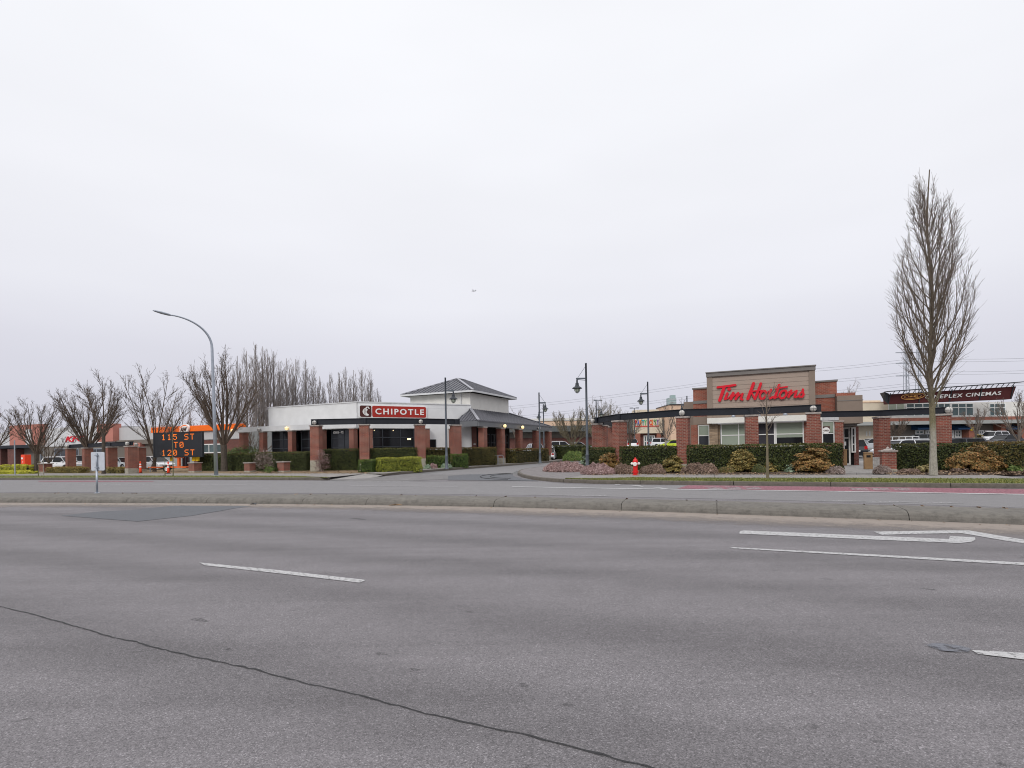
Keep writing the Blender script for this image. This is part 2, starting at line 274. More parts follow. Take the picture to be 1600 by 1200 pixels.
# ------------------------------------------------------------------ object helpers
WP = {}
def wpos(o): return WP.get(o.name, Vector((0, 0, 0)))
def tag(o, label=None, cat=None, group=None, kind=None):
    if label: o['label'] = label
    if cat: o['category'] = cat
    if group: o['group'] = group
    if kind: o['kind'] = kind
    return o
def thing(name, loc, label, cat, group=None, rz=0):
    o = bpy.data.objects.new(name, None); C.objects.link(o); o.location = loc; o.rotation_euler = (0, 0, rz)
    o.empty_display_size = .3
    if rz == 0: WP[o.name] = Vector(loc)
    return tag(o, label, cat, group)
class MB:
    def __init__(s): s.v = []; s.f = []; s.t = None; s.m = None
    def add(s, vs, fs, mi=0, tint=None):
        o = len(s.v); s.v += [tuple(v) for v in vs]; s.f += [tuple(i+o for i in f) for f in fs]
        if mi or s.m is not None:
            if s.m is None: s.m = [0]*(len(s.f)-len(fs))
            s.m += [mi]*len(fs)
        if tint is not None:
            if s.t is None: s.t = []
            s.t += [tint]*len(fs)
    def box(s, c, sz, rz=0, mi=0):
        x, y, z = [q/2 for q in sz]; ca, sa = math.cos(rz), math.sin(rz)
        vs = [(c[0]+a*x*ca-b*y*sa, c[1]+a*x*sa+b*y*ca, c[2]+d*z) for a in (-1, 1) for b in (-1, 1) for d in (-1, 1)]
        s.add(vs, [(0, 1, 3, 2), (4, 6, 7, 5), (0, 4, 5, 1), (2, 3, 7, 6), (0, 2, 6, 4), (1, 5, 7, 3)], mi)
    def bar(s, a, b, wd, h, up=(0, 0, 1), mi=0):
        a = Vector(a); b = Vector(b); d = (b-a); L = d.length
        if L < 1e-6: return
        d /= L; u = Vector(up); r = d.cross(u)
        if r.length < 1e-4: r = d.cross(Vector((1, 0, 0)))
        r.normalize(); u = r.cross(d)
        vs = []
        for p in (a, b):
            for i, j in ((-1, -1), (1, -1), (1, 1), (-1, 1)): vs.append(p + r*(i*wd/2) + u*(j*h/2))
        s.add(vs, [(0, 3, 2, 1), (4, 5, 6, 7), (0, 1, 5, 4), (1, 2, 6, 5), (2, 3, 7, 6), (3, 0, 4, 7)], mi)
    def tube(s, pts, rad, n=8, cap=True, mi=0):
        pts = [Vector(p) for p in pts]; R = rad if isinstance(rad, (list, tuple)) else [rad]*len(pts)
        vs = []; prev = None
        for i, p in enumerate(pts):
            d = (pts[min(i+1, len(pts)-1)] - pts[max(i-1, 0)])
            if d.length < 1e-9: d = Vector((0, 0, 1))
            d.normalize()
            if prev is None:
                r = d.cross(Vector((0, 0, 1)))
                if r.length < .05: r = d.cross(Vector((1, 0, 0)))
            else: r = prev - d*prev.dot(d)
            if r.length < 1e-6: r = d.orthogonal()
            r.normalize(); prev = r; q = d.cross(r)
            for k in range(n):
                a = 2*math.pi*k/n; vs.append(p + (r*math.cos(a)+q*math.sin(a))*R[i])
        fs = [(i*n+k, i*n+(k+1) % n, (i+1)*n+(k+1) % n, (i+1)*n+k) for i in range(len(pts)-1) for k in range(n)]
        if cap: fs += [tuple(reversed(range(n))), tuple((len(pts)-1)*n+k for k in range(n))]
        s.add(vs, fs, mi)
    def lathe(s, c, prof, n=16, mi=0):
        vs = []
        for r, z in prof:
            for k in range(n):
                a = 2*math.pi*k/n; vs.append((c[0]+r*math.cos(a), c[1]+r*math.sin(a), c[2]+z))
        m = len(prof); fs = [(i*n+k, i*n+(k+1) % n, (i+1)*n+(k+1) % n, (i+1)*n+k) for i in range(m-1) for k in range(n)]
        if prof[0][0] > 1e-4: fs.append(tuple(reversed(range(n))))
        if prof[-1][0] > 1e-4: fs.append(tuple((m-1)*n+k for k in range(n)))
        s.add(vs, fs, mi)
    def sphere(s, c, r, n=14, sz=1, mi=0):
        s.lathe(c, [(max(r*math.sin(math.pi*i/(n//2+1)), 1e-5), -r*sz*math.cos(math.pi*i/(n//2+1))) for i in range(n//2+2)], n, mi)
    def prism(s, poly, z0, z1, mi=0):
        n = len(poly); a = sum(poly[i][0]*poly[(i+1) % n][1]-poly[(i+1) % n][0]*poly[i][1] for i in range(n))
        if a < 0: poly = list(reversed(poly))
        s.add([(p[0], p[1], z0) for p in poly]+[(p[0], p[1], z1) for p in poly],
              [tuple(reversed(range(n))), tuple(range(n, 2*n))]+[(i, (i+1) % n, n+(i+1) % n, n+i) for i in range(n)], mi)
    def poly3(s, pts, th, nrm, mi=0):           # a thick plate from a flat 3-D outline
        n = len(pts); nrm = Vector(nrm).normalized(); pts = [Vector(p) for p in pts]
        s.add([p for p in pts]+[p-nrm*th for p in pts], [tuple(range(n)), tuple(reversed(range(n, 2*n)))]+[(i, n+i, n+(i+1) % n, (i+1) % n) for i in range(n)], mi)
    def build(s, name, mat, parent=None, local=False, smooth=False, bevel=0, origin=None):
        vs = [Vector(v) for v in s.v]
        if local: org = Vector((0, 0, 0))
        elif parent is not None: org = wpos(parent)
        elif origin is not None: org = Vector(origin)
        else:
            org = Vector((sum(v.x for v in vs)/len(vs), sum(v.y for v in vs)/len(vs), min(v.z for v in vs)))
        me = bpy.data.meshes.new(name); me.from_pydata([v-org for v in vs], [], s.f)
        mats = mat if isinstance(mat, (list, tuple)) else [mat]
        for q in mats: me.materials.append(M[q])
        if s.m is not None:
            me.polygons.foreach_set('material_index', s.m+[0]*(len(me.polygons)-len(s.m)))
        if s.t is not None and len(s.t) == len(me.polygons):
            a = me.attributes.new('tint', 'FLOAT', 'FACE'); a.data.foreach_set('value', s.t)
        if len(me.polygons) < 60000:
            bm = bmesh.new(); bm.from_mesh(me)
            if s.t is None: bmesh.ops.recalc_face_normals(bm, faces=bm.faces)
            uv = bm.loops.layers.uv.new('UVMap')
            for f in bm.faces:
                nr = f.normal
                if abs(nr.z) < .8:
                    t = Vector((-nr.y, nr.x, 0)); t = t.normalized() if t.length > 1e-6 else Vector((1, 0, 0))
                    for l in f.loops: p = l.vert.co+org; l[uv].uv = (p.dot(t), p.z)
                else:
                    for l in f.loops: p = l.vert.co+org; l[uv].uv = (p.x, p.y)
            bm.to_mesh(me); bm.free()
        if smooth: me.polygons.foreach_set('use_smooth', [True]*len(me.polygons))
        me.update()
        o = bpy.data.objects.new(name, me); C.objects.link(o)
        if parent is not None: o.parent = parent
        if not local:
            if parent is None: o.location = org
            WP[o.name] = org
        if bevel:
            b = o.modifiers.new('bevel', 'BEVEL'); b.width = bevel; b.segments = 2; b.limit_method = 'ANGLE'
        return o
def kids(o): return [c for c in C.objects if c.parent == o]
def copy_tree(o, parent=None, cache=None):
    c = o.copy(); C.objects.link(c)
    if parent is not None: c.parent = parent
    for ch in (cache or kids)(o): copy_tree(ch, c)
    return c
class Fac:
    """a vertical plane: origin, direction to the right (s), out of the wall towards the street (d)"""
    def __init__(s, x, y, deg=25.0):
        a = math.radians(deg); s.o = Vector((x, y)); s.u = Vector((math.cos(a), -math.sin(a))); s.n = Vector((-math.sin(a), -math.cos(a))); s.deg = deg; s.rz = -a
    def back(s, d): q = s.o - s.n*d; return Fac(q.x, q.y, s.deg)
    def hit(s, px, py):
        rx, rz = ray(px, py); den = rx*s.n.x + s.n.y; Y = s.o.dot(s.n)/den
        p = Vector((rx*Y, Y)); return (p-s.o).dot(s.u), EYE+rz*Y
    def P(s, a, d, z): q = s.o+s.u*a+s.n*d; return Vector((q.x, q.y, z))
    def box(s, mb, s0, s1, z0, z1, d0, d1, mi=0):
        c = s.P((s0+s1)/2, (d0+d1)/2, (z0+z1)/2); mb.box(c, (abs(s1-s0), abs(d1-d0), abs(z1-z0)), s.rz, mi)
    def r(s, px0, py0, px1, py1):      # photo rectangle (left-top, right-bottom) -> s0,s1,z0,z1
        a, z1 = s.hit(px0, py0); b, z0 = s.hit(px1, py1); return a, b, z0, z1
def text_mesh(fac, txt, s0, s1, z0, z1, d, depth, mat, parent, name='lettering', bold=0.0, shear=0, local=False, sp_=1.0):
    cu = bpy.data.curves.new('t', 'FONT'); cu.body = txt; cu.offset = bold; cu.extrude = .5; cu.space_character = sp_; cu.shear = shear; cu.resolution_u = 3
    to = bpy.data.objects.new('t', cu); C.objects.link(to); bpy.context.view_layer.update()
    dg = bpy.context.evaluated_depsgraph_get(); me = bpy.data.meshes.new_from_object(to.evaluated_get(dg))
    C.objects.unlink(to); bpy.data.objects.remove(to)
    xs = [v.co.x for v in me.vertices]; ys = [v.co.y for v in me.vertices]
    x0, x1, y0, y1 = min(xs), max(xs), min(ys), max(ys)
    mb = MB()
    vs = []
    for v in me.vertices:
        a = s0+(v.co.x-x0)/(x1-x0)*(s1-s0); z = z0+(v.co.y-y0)/(y1-y0)*(z1-z0); dd = d+(v.co.z+.5)*depth
        vs.append(fac.P(a, dd, z) if fac else (a, -dd, z))
    mb.add(vs, [tuple(p.vertices) for p in me.polygons]); bpy.data.meshes.remove(me)
    return mb.build(name, mat, parent, local)
def stroke(mb, fac, pts, wd, d, depth, n=8):
    """a brush stroke in the wall plane; pts are (s,z); each piece sits 1 mm off the last so no faces share a plane"""
    for i in range(len(pts)-1):
        (a0, z0), (a1, z1) = pts[i], pts[i+1]; L = math.hypot(a1-a0, z1-z0)
        if L < 1e-6: continue
        ux, uz = (a1-a0)/L, (z1-z0)/L; out = []
        for k in range(n+1):
            t = -math.pi/2+math.pi*k/n; out.append((a1+wd/2*(math.cos(t)*ux-math.sin(t)*uz), z1+wd/2*(math.cos(t)*uz+math.sin(t)*ux)))
        for k in range(n+1):
            t = math.pi/2+math.pi*k/n; out.append((a0+wd/2*(math.cos(t)*ux-math.sin(t)*uz), z0+wd/2*(math.cos(t)*uz+math.sin(t)*ux)))
        mb.k = getattr(mb, 'k', 0)+1; e = d+depth+mb.k*.0015
        mb.poly3([fac.P(a, e, z) for a, z in out], depth, (*fac.n, 0))

# ================================================================== SETTING
def struct(o, kind='structure'): o['kind'] = kind; return o
def grid_sd(name, mat, s0, s1, ns, d0, d1, nd, off, extra=None):
    mb = MB(); vs = []
    for j in range(nd+1):
        for i in range(ns+1):
            a = s0+(s1-s0)*i/ns; b = d0+(d1-d0)*j/nd; p = KO+KE*a+KN*b; vs.append((p.x, p.y, gz(p.x, p.y)+off))
    mb.add(vs, [(j*(ns+1)+i, j*(ns+1)+i+1, (j+1)*(ns+1)+i+1, (j+1)*(ns+1)+i) for j in range(nd) for i in range(ns)])
    return struct(mb.build(name, mat, origin=(0, 0, 0), smooth=True))
# far ground to the horizon
mb = MB(); ring = []
for r_ in [.5]+[8*k for k in range(1, 26)]+[230, 300, 500, 1200, 3500, 8000]:
    ring.append([(r_*math.cos(2*math.pi*k/64), 20+r_*math.sin(2*math.pi*k/64)) for k in range(64)])
vs = [(x, y, gz(max(x, -150), y)-.08) for q in ring for x, y in q]
mb.add(vs, [(i*64+k, i*64+(k+1) % 64, (i+1)*64+(k+1) % 64, (i+1)*64+k) for i in range(len(ring)-1) for k in range(64)])
struct(mb.build('ground', 'asphalt_lot', origin=(0, 0, 0), smooth=True))
grid_sd('road', 'asphalt', -120, 50, 110, -34, 8, 24, 0.0)
grid_sd('parking_lot', 'asphalt_lot', -150, 130, 80, 8, 170, 70, 0.0)

def resample(pts, step):
    out = [Vector(pts[0])]
    for a, b in zip(pts[:-1], pts[1:]):
        a = Vector(a); b = Vector(b); n = max(1, int((b-a).length/step))
        out += [a.lerp(b, i/n) for i in range(1, n+1)]
    return out
def smooth_line(pts, it=2):
    for _ in range(it):
        q = [pts[0]]
        for a, b in zip(pts[:-1], pts[1:]): q += [a.lerp(b, .25), a.lerp(b, .75)]
        pts = q+[pts[-1]]
    return pts
def offset_line(pts, w_):
    out = []
    for i, p in enumerate(pts):
        t = (pts[min(i+1, len(pts)-1)]-pts[max(i-1, 0)]).normalized(); out.append(p+Vector((-t.y, t.x))*w_)
    return out
def ribbon(name, mat, A, B, za, zb, m=1, kind='structure', thick=0):
    """a strip of ground between two lines of points, following the lie of the land"""
    mb = MB(); n = min(len(A), len(B)); vs = []; fs = []
    for i in range(n):
        for j in range(m+1):
            t = j/m; p = A[i].lerp(B[i], t); vs.append((p.x, p.y, gz(p.x, p.y)+za+(zb-za)*t))
    for i in range(n-1):
        for j in range(m): a = i*(m+1)+j; fs.append((a, a+1, a+m+2, a+m+1))
    mb.add(vs, fs); o = mb.build(name, mat, origin=(0, 0, 0))
    uv = o.data.uv_layers[0].data
    for p in o.data.polygons:
        for li in p.loop_indices:
            vi = o.data.loops[li].vertex_index; uv[li].uv = ((vi//(m+1))*.5, (vi % (m+1))/m)
    o['kind'] = kind; return o
def sweep(name, mat, line, prof, seg=None, gap=.012, kind='structure'):
    """a kerb: profile (offset left of the line, height) swept along, cut into cast lengths with joints"""
    mb = MB(); cols = [offset_line(line, o_) for o_, _ in prof]; n = len(line); acc = 0; start = 0; runs = []
    if seg:
        for i in range(1, n):
            acc += (line[i]-line[i-1]).length
            if acc >= seg or i == n-1: runs.append((start, i)); start = i; acc = 0
    else: runs = [(0, n-1)]
    for a, b in runs:
        vs = []
        for i in range(a, b+1):
            sh = 0
            for j, (o_, h) in enumerate(prof):
                p = cols[j][i].copy()
                if seg and i == a: p += (line[min(i+1, n-1)]-line[i]).normalized()*gap
                if seg and i == b: p -= (line[i]-line[i-1]).normalized()*gap
                wob = .006*pnoise(Vector((p.x*1.5, p.y*1.5, h*9)))
                vs.append((p.x, p.y, gz(p.x, p.y)+h+wob))
        k = len(prof); fs = [(i*k+j, i*k+j+1, (i+1)*k+j+1, (i+1)*k+j) for i in range(b-a) for j in range(k-1)]
        fs += [tuple(range(k)), tuple(reversed([(b-a)*k+j for j in range(k)]))]
        mb.add(vs, fs)
    o = mb.build(name, mat, origin=(0, 0, 0)); o['kind'] = kind; return o
# kerb of the far pavement, right of the driveway: foot line read off the photograph
def GL(rows, dz=0.0): return [G(a, b, dz) for a, b in rows]
KR = resample(GL([(1700, 765.6), (1600, 763.6), (1450, 762), (1270, 760), (1100, 758.2), (1000, 757), (930, 756), (880, 754)]), .5)
tip = smooth_line(GL([(880, 754), (850, 752), (828, 749), (813, 745), (807, 741), (812, 737), (828, 734), (850, 731.5)]) + [Vector((3.9, 44.5)), Vector((5.2, 48))], 2)
KRfull = KR[:-1]+tip
KL = resample(GL([(-140, 750), (0, 749.8), (240, 749.8), (400, 750), (480, 750.5), (512, 750.6)]), .6)
KLd = smooth_line(GL([(600, 744), (640, 740), (700, 735), (780, 729), (880, 721)])+[Vector((9.5, 66))], 2)
kprof = [(.0, -.05), (-.012, .06), (-.03, .135), (-.05, .15), (-.17, .152), (-.18, -.02)]
sweep('kerb', 'kerb_concrete', KRfull, kprof, 3.0)
kprofL = [(.0, -.05), (.012, .06), (.03, .135), (.05, .15), (.17, .152), (.18, -.02)]
sweep('kerb', 'kerb_concrete', list(KL), kprofL, 3.0)
sweep('kerb', 'kerb_concrete', resample(KLd, .5), kprofL, 3.0)
# turf verges, pavements
VRr = resample(GL([(1700, 748.6), (1600, 748), (1450, 747.6), (1270, 747.2), (1100, 746.8), (1000, 746), (930, 745.2), (880, 744.6)], .15), .5)
def match(A, B):
    """point of B nearest along the street for each point of A"""
    out = []
    for p in A:
        sA = (p-KO).dot(KE); best = None
        for a, b in zip(B[:-1], B[1:]):
            s0, s1 = (a-KO).dot(KE), (b-KO).dot(KE)
            if min(s0, s1) <= sA <= max(s0, s1): best = a.lerp(b, (sA-s0)/(s1-s0) if s1 != s0 else 0); break
        if best is None: best = min((B[0], B[-1]), key=lambda q: abs((q-KO).dot(KE)-sA))
        out.append(best)
    return out
KRi = offset_line(KR, -.165)
VA = KRi; VB = match(VA, VRr)
# the verge narrows to a point at the driveway end
for i in range(1, 6): VB[-i] = VA[-i].lerp(VB[-i], (i-1)/6)
ribbon('grass_verge', 'turf', VA, VB, .148, .158, 3)
WRr = resample(GL([(1700, 742), (1600, 742), (1450, 742), (1270, 741.6), (1100, 741.3), (993, 741), (930, 740.5), (880, 739.8)], .15), .5)
WA = VB; WB = match(WA, WRr)
ribbon('sidewalk', 'sidewalk_concrete', WA, WB, .150, .152, 1)
KLi = offset_line(KL, .165); VL = resample(GL([(-140, 743.4), (0, 743.2), (240, 743.2), (400, 743.4), (470, 744), (512, 747)], .15), .6)
kl_g = [p for p in KLi if (p-KO).dot(KE) < (VL[-1]-KO).dot(KE)]
VLB = match(kl_g, VL)
ribbon('grass_verge', 'turf', kl_g, VLB, .148, .158, 3)
SL = resample(GL([(-140, 739.4), (0, 739.2), (240, 739.6), (400, 739.8), (480, 739.5), (545, 739.5), (575, 738.5), (610, 736), (640, 733)], .15), .6)
edgeL = VLB+[p for p in KLi if (p-KO).dot(KE) >= (VL[-1]-KO).dot(KE)]
ribbon('sidewalk', 'sidewalk_concrete', edgeL, match(edgeL, SL), .150, .153, 1)
def slab(name, mat, poly, z0, z1, step=2.5):
    """raised ground: the outline filled and laid on the land"""
    bm = bmesh.new(); vs = [bm.verts.new((p[0], p[1], 0)) for p in poly]; f = bm.faces.new(vs)
    bmesh.ops.triangulate(bm, faces=[f]); 
    for _ in range(3): 
        ed = [e for e in bm.edges if e.calc_length() > step]
        if ed: bmesh.ops.subdivide_edges(bm, edges=ed, cuts=1); bmesh.ops.triangulate(bm, faces=bm.faces)
    for v in bm.verts: v.co.z = gz(v.co.x, v.co.y)+z1
    mb = MB(); idx = {v: i for i, v in enumerate(bm.verts)}
    mb.add([v.co.copy() for v in bm.verts], [tuple(idx[v] for v in f.verts) for f in bm.faces])
    n0 = len(mb.v); be = [e for e in bm.edges if len(e.link_faces) == 1]
    for e in be:
        a, b = e.verts; k = len(mb.v); mb.v += [(a.co.x, a.co.y, a.co.z), (b.co.x, b.co.y, b.co.z), (b.co.x, b.co.y, b.co.z-(z1-z0)), (a.co.x, a.co.y, a.co.z-(z1-z0))]; mb.f.append((k, k+1, k+2, k+3))
    bm.free(); return struct(mb.build(name, mat, origin=(0, 0, 0)))
def P2(*a): return [Vector(p) for p in a]
# right island: paved corner, planting bed, plaza behind
inner = offset_line(tip, -.17)
wr = match(WA, WRr)
corner = [p for p in inner if p.y < 47.5]
slab('paved_corner', 'paving', [tuple(p) for p in ([VA[-1]]+corner+[Vector((7, 47)), Vector((8, 36)), G(935, 733, .15), wr[-1], WA[-1]])], 0, .149)
bedfront = [p for p in wr if (p-KO).dot(KE) < 30]
plaza = [G(1317, 739, .16), G(1375, 739, .16), Vector((19.2, 25.6)), Vector((22, 33)), Vector((27, 38)), Vector((26, 42.5)), Vector((16, 48)), Vector((7, 47.1)), Vector((8, 36)), Vector((9.5, 32)), Vector((15, 31))]
slab('plaza', 'crossing_concrete', [tuple(p) for p in plaza], 0, .170)
def bed(name, poly, mat='soil', z=.18):
    return slab(name, mat, [tuple(p) for p in poly], 0, z, 1.5)
s_of = lambda p: (p-KO).dot(KE)
b1p = [p for p in bedfront if s_of(G(1317, 741, .15)) > s_of(p) > s_of(G(935, 741, .15))]
bed('planting_bed', list(b1p)+[G(925, 735, .2), G(905, 729, .2), Vector((4.4, 33)), Vector((6.5, 31)), Vector((9.5, 29.0)), Vector((15.5, 27.2)), G(1317, 728, .2)], z=.19)
b2p = [p for p in bedfront if s_of(p) > s_of(G(1376, 741, .15))]
bed('planting_bed', list(b2p)+[Vector((30, 24)), Vector((22.6, 26.6)), Vector((19.1, 27.6)), G(1376, 731, .2)], z=.19)
# left island
island = [p for p in match(SL, SL)][::2]+[p+Vector((-.1, .2)) for p in offset_line(KLd, .17)][::3]
backL = P2((1, 64), (-18, 60), (-30, 56), (-60, 66))
slab('planting_bed', 'straw_ground', [tuple(p) for p in (island+backL)], 0, .151, 2.0)
plz = [p for p in offset_line(KLd, .172)]
pz2 = offset_line(KLd, 1.9)
ribbon('sidewalk', 'sidewalk_concrete', plz, pz2, .156, .166, 1)
def zribbon(name, mat, A, B, za, zb):
    mb = MB(); vs = []
    for i in range(len(A)):
        for p, z in ((A[i], za[i]), (B[i], zb[i])): vs.append((p.x, p.y, gz(p.x, p.y)+z))
    mb.add(vs, [(2*i, 2*i+1, 2*i+3, 2*i+2) for i in range(len(A)-1)]); return struct(mb.build(name, mat, origin=(0, 0, 0)))
ra = smooth_line(GL([(512, 750.2), (545, 748.5), (572, 747.5), (590, 745.5)], .01)+[KLd[0], KLd[4]], 2); n_ = len(ra)
rb = smooth_line(GL([(512, 743.4), (545, 741), (575, 739.6), (600, 738), (622, 736.2), (650, 733.2)], .15), 2); rb = [rb[round(i*(len(rb)-1)/(n_-1))] for i in range(n_)]
zribbon('sidewalk', 'crossing_concrete', ra, rb, [.012+.148*max(0, min(1, (i/(n_-1)-.55)/.4)) for i in range(n_)], [.160]*n_)
# pavers across the mouth of the driveway, concrete crossing behind, manhole ring
def road_sheet(name, mat, rows, dz, cuts=2.0, kind='structure'):
    bm = bmesh.new(); vs = [bm.verts.new((p.x, p.y, 0)) for p in [G(a, b) for a, b in rows]]; bm.faces.new(vs); bmesh.ops.triangulate(bm, faces=bm.faces)
    for _ in range(4):
        ed = [e for e in bm.edges if e.calc_length() > cuts]
        if ed: bmesh.ops.subdivide_edges(bm, edges=ed, cuts=1); bmesh.ops.triangulate(bm, faces=bm.faces)
    mb = MB(); idx = {v: i for i, v in enumerate(bm.verts)}
    mb.add([(v.co.x, v.co.y, gz(v.co.x, v.co.y)+dz) for v in bm.verts], [tuple(idx[v] for v in f.verts) for f in bm.faces]); bm.free()
    o = mb.build(name, mat, origin=(0, 0, 0)); o['kind'] = kind; return o
road_sheet('driveway_apron', 'paver', [(510, 750.3), (560, 752), (640, 751.5), (700, 749), (760, 745), (790, 740.5), (716, 741.3), (660, 742), (640, 741), (600, 745), (548, 748)], .008)
road_sheet('driveway_strip', 'asphalt_patch', [(700, 750.5), (800, 751.2), (842, 752), (815, 748), (803, 744.5), (800, 741), (730, 741.6), (700, 744)], .016)
road_sheet('driveway', 'asphalt_far', [(662, 741.8), (735, 741.2), (800, 740.4), (806, 737), (828, 733), (850, 730.5), (880, 724), (876, 722.2), (780, 730), (700, 736)], .012)
mb = MB()
c0 = G(822, 744); 
for rr in (1.6, 2.2):
    mb.tube([(c0.x+rr*math.cos(t)*.9-.5, c0.y+rr*math.sin(t)*1.5, gz(c0.x, c0.y)+.02) for t in [math.pi*.55+i*math.pi/16 for i in range(15)]], .02, 4)
struct(mb.build('road_groove', 'tar', origin=(0, 0, 0)))
# far carriageway tone, patch, markings
def rows_sheet(name, mat, top, bot, dz, m=1, kind='structure', step=1.2):
    A = resample(GL(bot), step); B = resample(GL(top), step); n = max(len(A), len(B))
    def rs(L, n):
        d = [0]
        for a, b in zip(L[:-1], L[1:]): d.append(d[-1]+(b-a).length)
        out = []
        for i in range(n):
            t = d[-1]*i/(n-1); j = max(k for k in range(len(d)) if d[k] <= t+1e-9); j = min(j, len(L)-2)
            out.append(L[j].lerp(L[j+1], (t-d[j])/max(d[j+1]-d[j], 1e-9)))
        return out
    return ribbon(name, mat, rs(A, n), rs(B, n), dz, dz, m, kind)
rows_sheet('far_lanes', 'asphalt_far', [(-100, 750.4), (240, 750.4), (500, 751), (640, 752.5), (850, 753), (900, 757.6), (1270, 760.8), (1700, 766.4)], [(-100, 768.5), (400, 770), (800, 773.5), (1200, 781), (1700, 797)], .004, 3)
rows_sheet('bus_lane', 'bus_lane_red', [(1075, 758.6), (1270, 760.6), (1450, 762.4), (1700, 766.2)], [(1058, 763.8), (1270, 767), (1450, 769.8), (1700, 774)], .010, 1)
rows_sheet('bus_lane', 'bus_lane_red', [(60, 751.5), (130, 751.3), (240, 752)], [(60, 752.6), (130, 753), (240, 752.7)], .010, 1)
rows_sheet('lane_line', 'road_paint', [(800, 760.6), (1022, 764.2), (1270, 767.2), (1450, 770), (1700, 774.2)], [(800, 761.5), (1022, 765.2), (1270, 768.2), (1450, 771.2), (1700, 775.6)], .014, 1)
for a, b, y0, y1 in ((1281, 1506, 782, 786.6), (860, 950, 773.6, 775), (547, 715, 758.8, 760.6), (1, 400, 756.6, 757.2), (560, 640, 752.6, 752.3), (660, 760, 741, 741)):
    rows_sheet('lane_line', 'road_paint_worn', [(a, y0), (b, y1)], [(a, y0+.9), (b, y1+.9)], .014, 1)
for q in ([(985, 759.2), (1000, 759.2), (1006, 761.4), (992, 760.4)], [(1020, 762.4), (1032, 762.6), (1050, 765.4), (1038, 765)], [(960, 757.6), (968, 757.8), (972, 758.7), (962, 758.3)]):
    road_sheet('road_marking', 'road_paint', q, .018)
for x0, x1, sh in ((1100, 1190, 0), (1325, 1425, 0)):
    for k, (ya, yb) in enumerate(((761.0, 762.4), (763.2, 764.8))):
        y_s = (x0-1100)*.0093
        for i in range(3):
            a = x0+i*(x1-x0)/3+k*4; b = a+(x1-x0)/3*.78
            road_sheet('road_marking', 'road_paint_worn', [(a, ya+y_s), (b, ya+y_s+.3), (b+5, yb+y_s+.3), (a+5, yb+y_s)], .018)
road_sheet('asphalt_patch', 'asphalt_patch', [(95, 806), (160, 799), (200, 797.5), (270, 790.5), (395, 791), (370, 794), (300, 806), (215, 815)], .006)
rows_sheet('gutter_dust', 'dust', [(-60, 795.5), (200, 793.5), (400, 795.5), (600, 800), (800, 808), (1000, 814), (1200, 826), (1400, 834), (1700, 850)], [(-60, 785.5), (200, 786), (400, 787.5), (600, 789.6), (800, 793), (1000, 799), (1200, 806), (1400, 813), (1700, 824.5)], .005, 6)
c7 = lambda x, y: (1100+x/3.2, 810+y/3.2)
for q in ([(180, 66), (200, 62), (630, 80), (1225, 105), (1230, 90), (1355, 97), (1358, 108), (1335, 120), (1270, 126), (1210, 122), (940, 112), (630, 98), (176, 78)],):
    road_sheet('turn_arrow', 'road_paint', [c7(*p) for p in q], .007)
road_sheet('turn_arrow', 'road_paint', [c7(*p) for p in [(848, 68), (1200, 62), (1325, 62), (1420, 78), (1620, 112), (1620, 130), (1500, 112), (1290, 76), (1100, 78), (890, 84)]], .007)
rows_sheet('lane_line', 'road_paint', [c7(120, 145), c7(900, 185), c7(1720, 230)], [c7(150, 152), c7(900, 195), c7(1720, 243)], .007)
rows_sheet('lane_line', 'road_paint', [(1518, 1017), (1560, 1018.5), (1680, 1028)], [(1528, 1023), (1570, 1029), (1680, 1040)], .007)
road_sheet('crack_fill', 'crack_fill', [(1443, 1008), (1465, 1006), (1500, 1010), (1518, 1015), (1512, 1021), (1470, 1018)], .008)
rows_sheet('lane_line', 'road_paint', [(312, 879.6), (440, 892), (572, 907)], [(320, 884), (440, 897), (562, 911.3)], .007)
sheet_mat('stain', (.088, .084, .087), .55, ws=26)
for k, (x_, y_, w_, h_) in enumerate([(818, 1071, 15, 6), (888, 1102, 20, 4), (1270, 1136, 22, 6), (1370, 1159, 22, 5), (1188, 1149, 9, 4), (1570, 1195, 26, 6), (312, 969, 26, 5), (357, 1015, 10, 4), (595, 1022, 20, 4), (648, 1047, 16, 4), (1290, 905, 22, 1.6), (1450, 921, 26, 1.8), (560, 811, 24, 2)]):
    road_sheet('road_stain', 'stain', [(x_+w_*.5*math.cos(t)*(1+.25*math.sin(3*t+k)), y_+h_*.5*math.sin(t)+.12*w_*.5*math.cos(t)) for t in [-i*math.pi/7 for i in range(14)]], .0045)
# long sealed seam across the near lanes
cr = [G(a, b) for a, b in ((-40, 938), (60, 963), (160, 992), (285, 1023), (380, 1043), (460, 1064), (560, 1088), (700, 1124), (830, 1152), (880, 1166), (1010, 1200), (1100, 1225))]
cr = resample(cr, .05); 
cr = [p+Vector((rnd.uniform(-.003, .003), rnd.uniform(-.006, .006)))+Vector((0, .012*pnoise(Vector((p.x*2.5, p.y*2.5, 3))))) for p in cr]
cr = [p+Vector((0, .010*pnoise(Vector((p.x*11, p.y*11, 5))))) for p in cr]
ribbon('road_crack', 'tar', cr, [p+Vector((.004, .006+.022*abs(pnoise(Vector((p.x*7, p.y*7, 7)))))) for p in cr], .004, .004, 1)
for k in (60, 95, 131, 158, 190, 214, 236):
    if k < len(cr)-2:
        q = cr[k].copy(); L_ = [q]; d_ = Vector((rnd.uniform(.2, .9), rnd.uniform(-1, 1))).normalized()
        for i in range(8): d_ = (d_+Vector((rnd.uniform(-.5, .5), rnd.uniform(-.5, .5)))).normalized(); L_.append(L_[-1]+d_*.025)
        ribbon('road_crack', 'tar', L_, [p+Vector((.002, .004*(1-i/9))) for i, p in enumerate(L_)], .0045, .0045, 1)
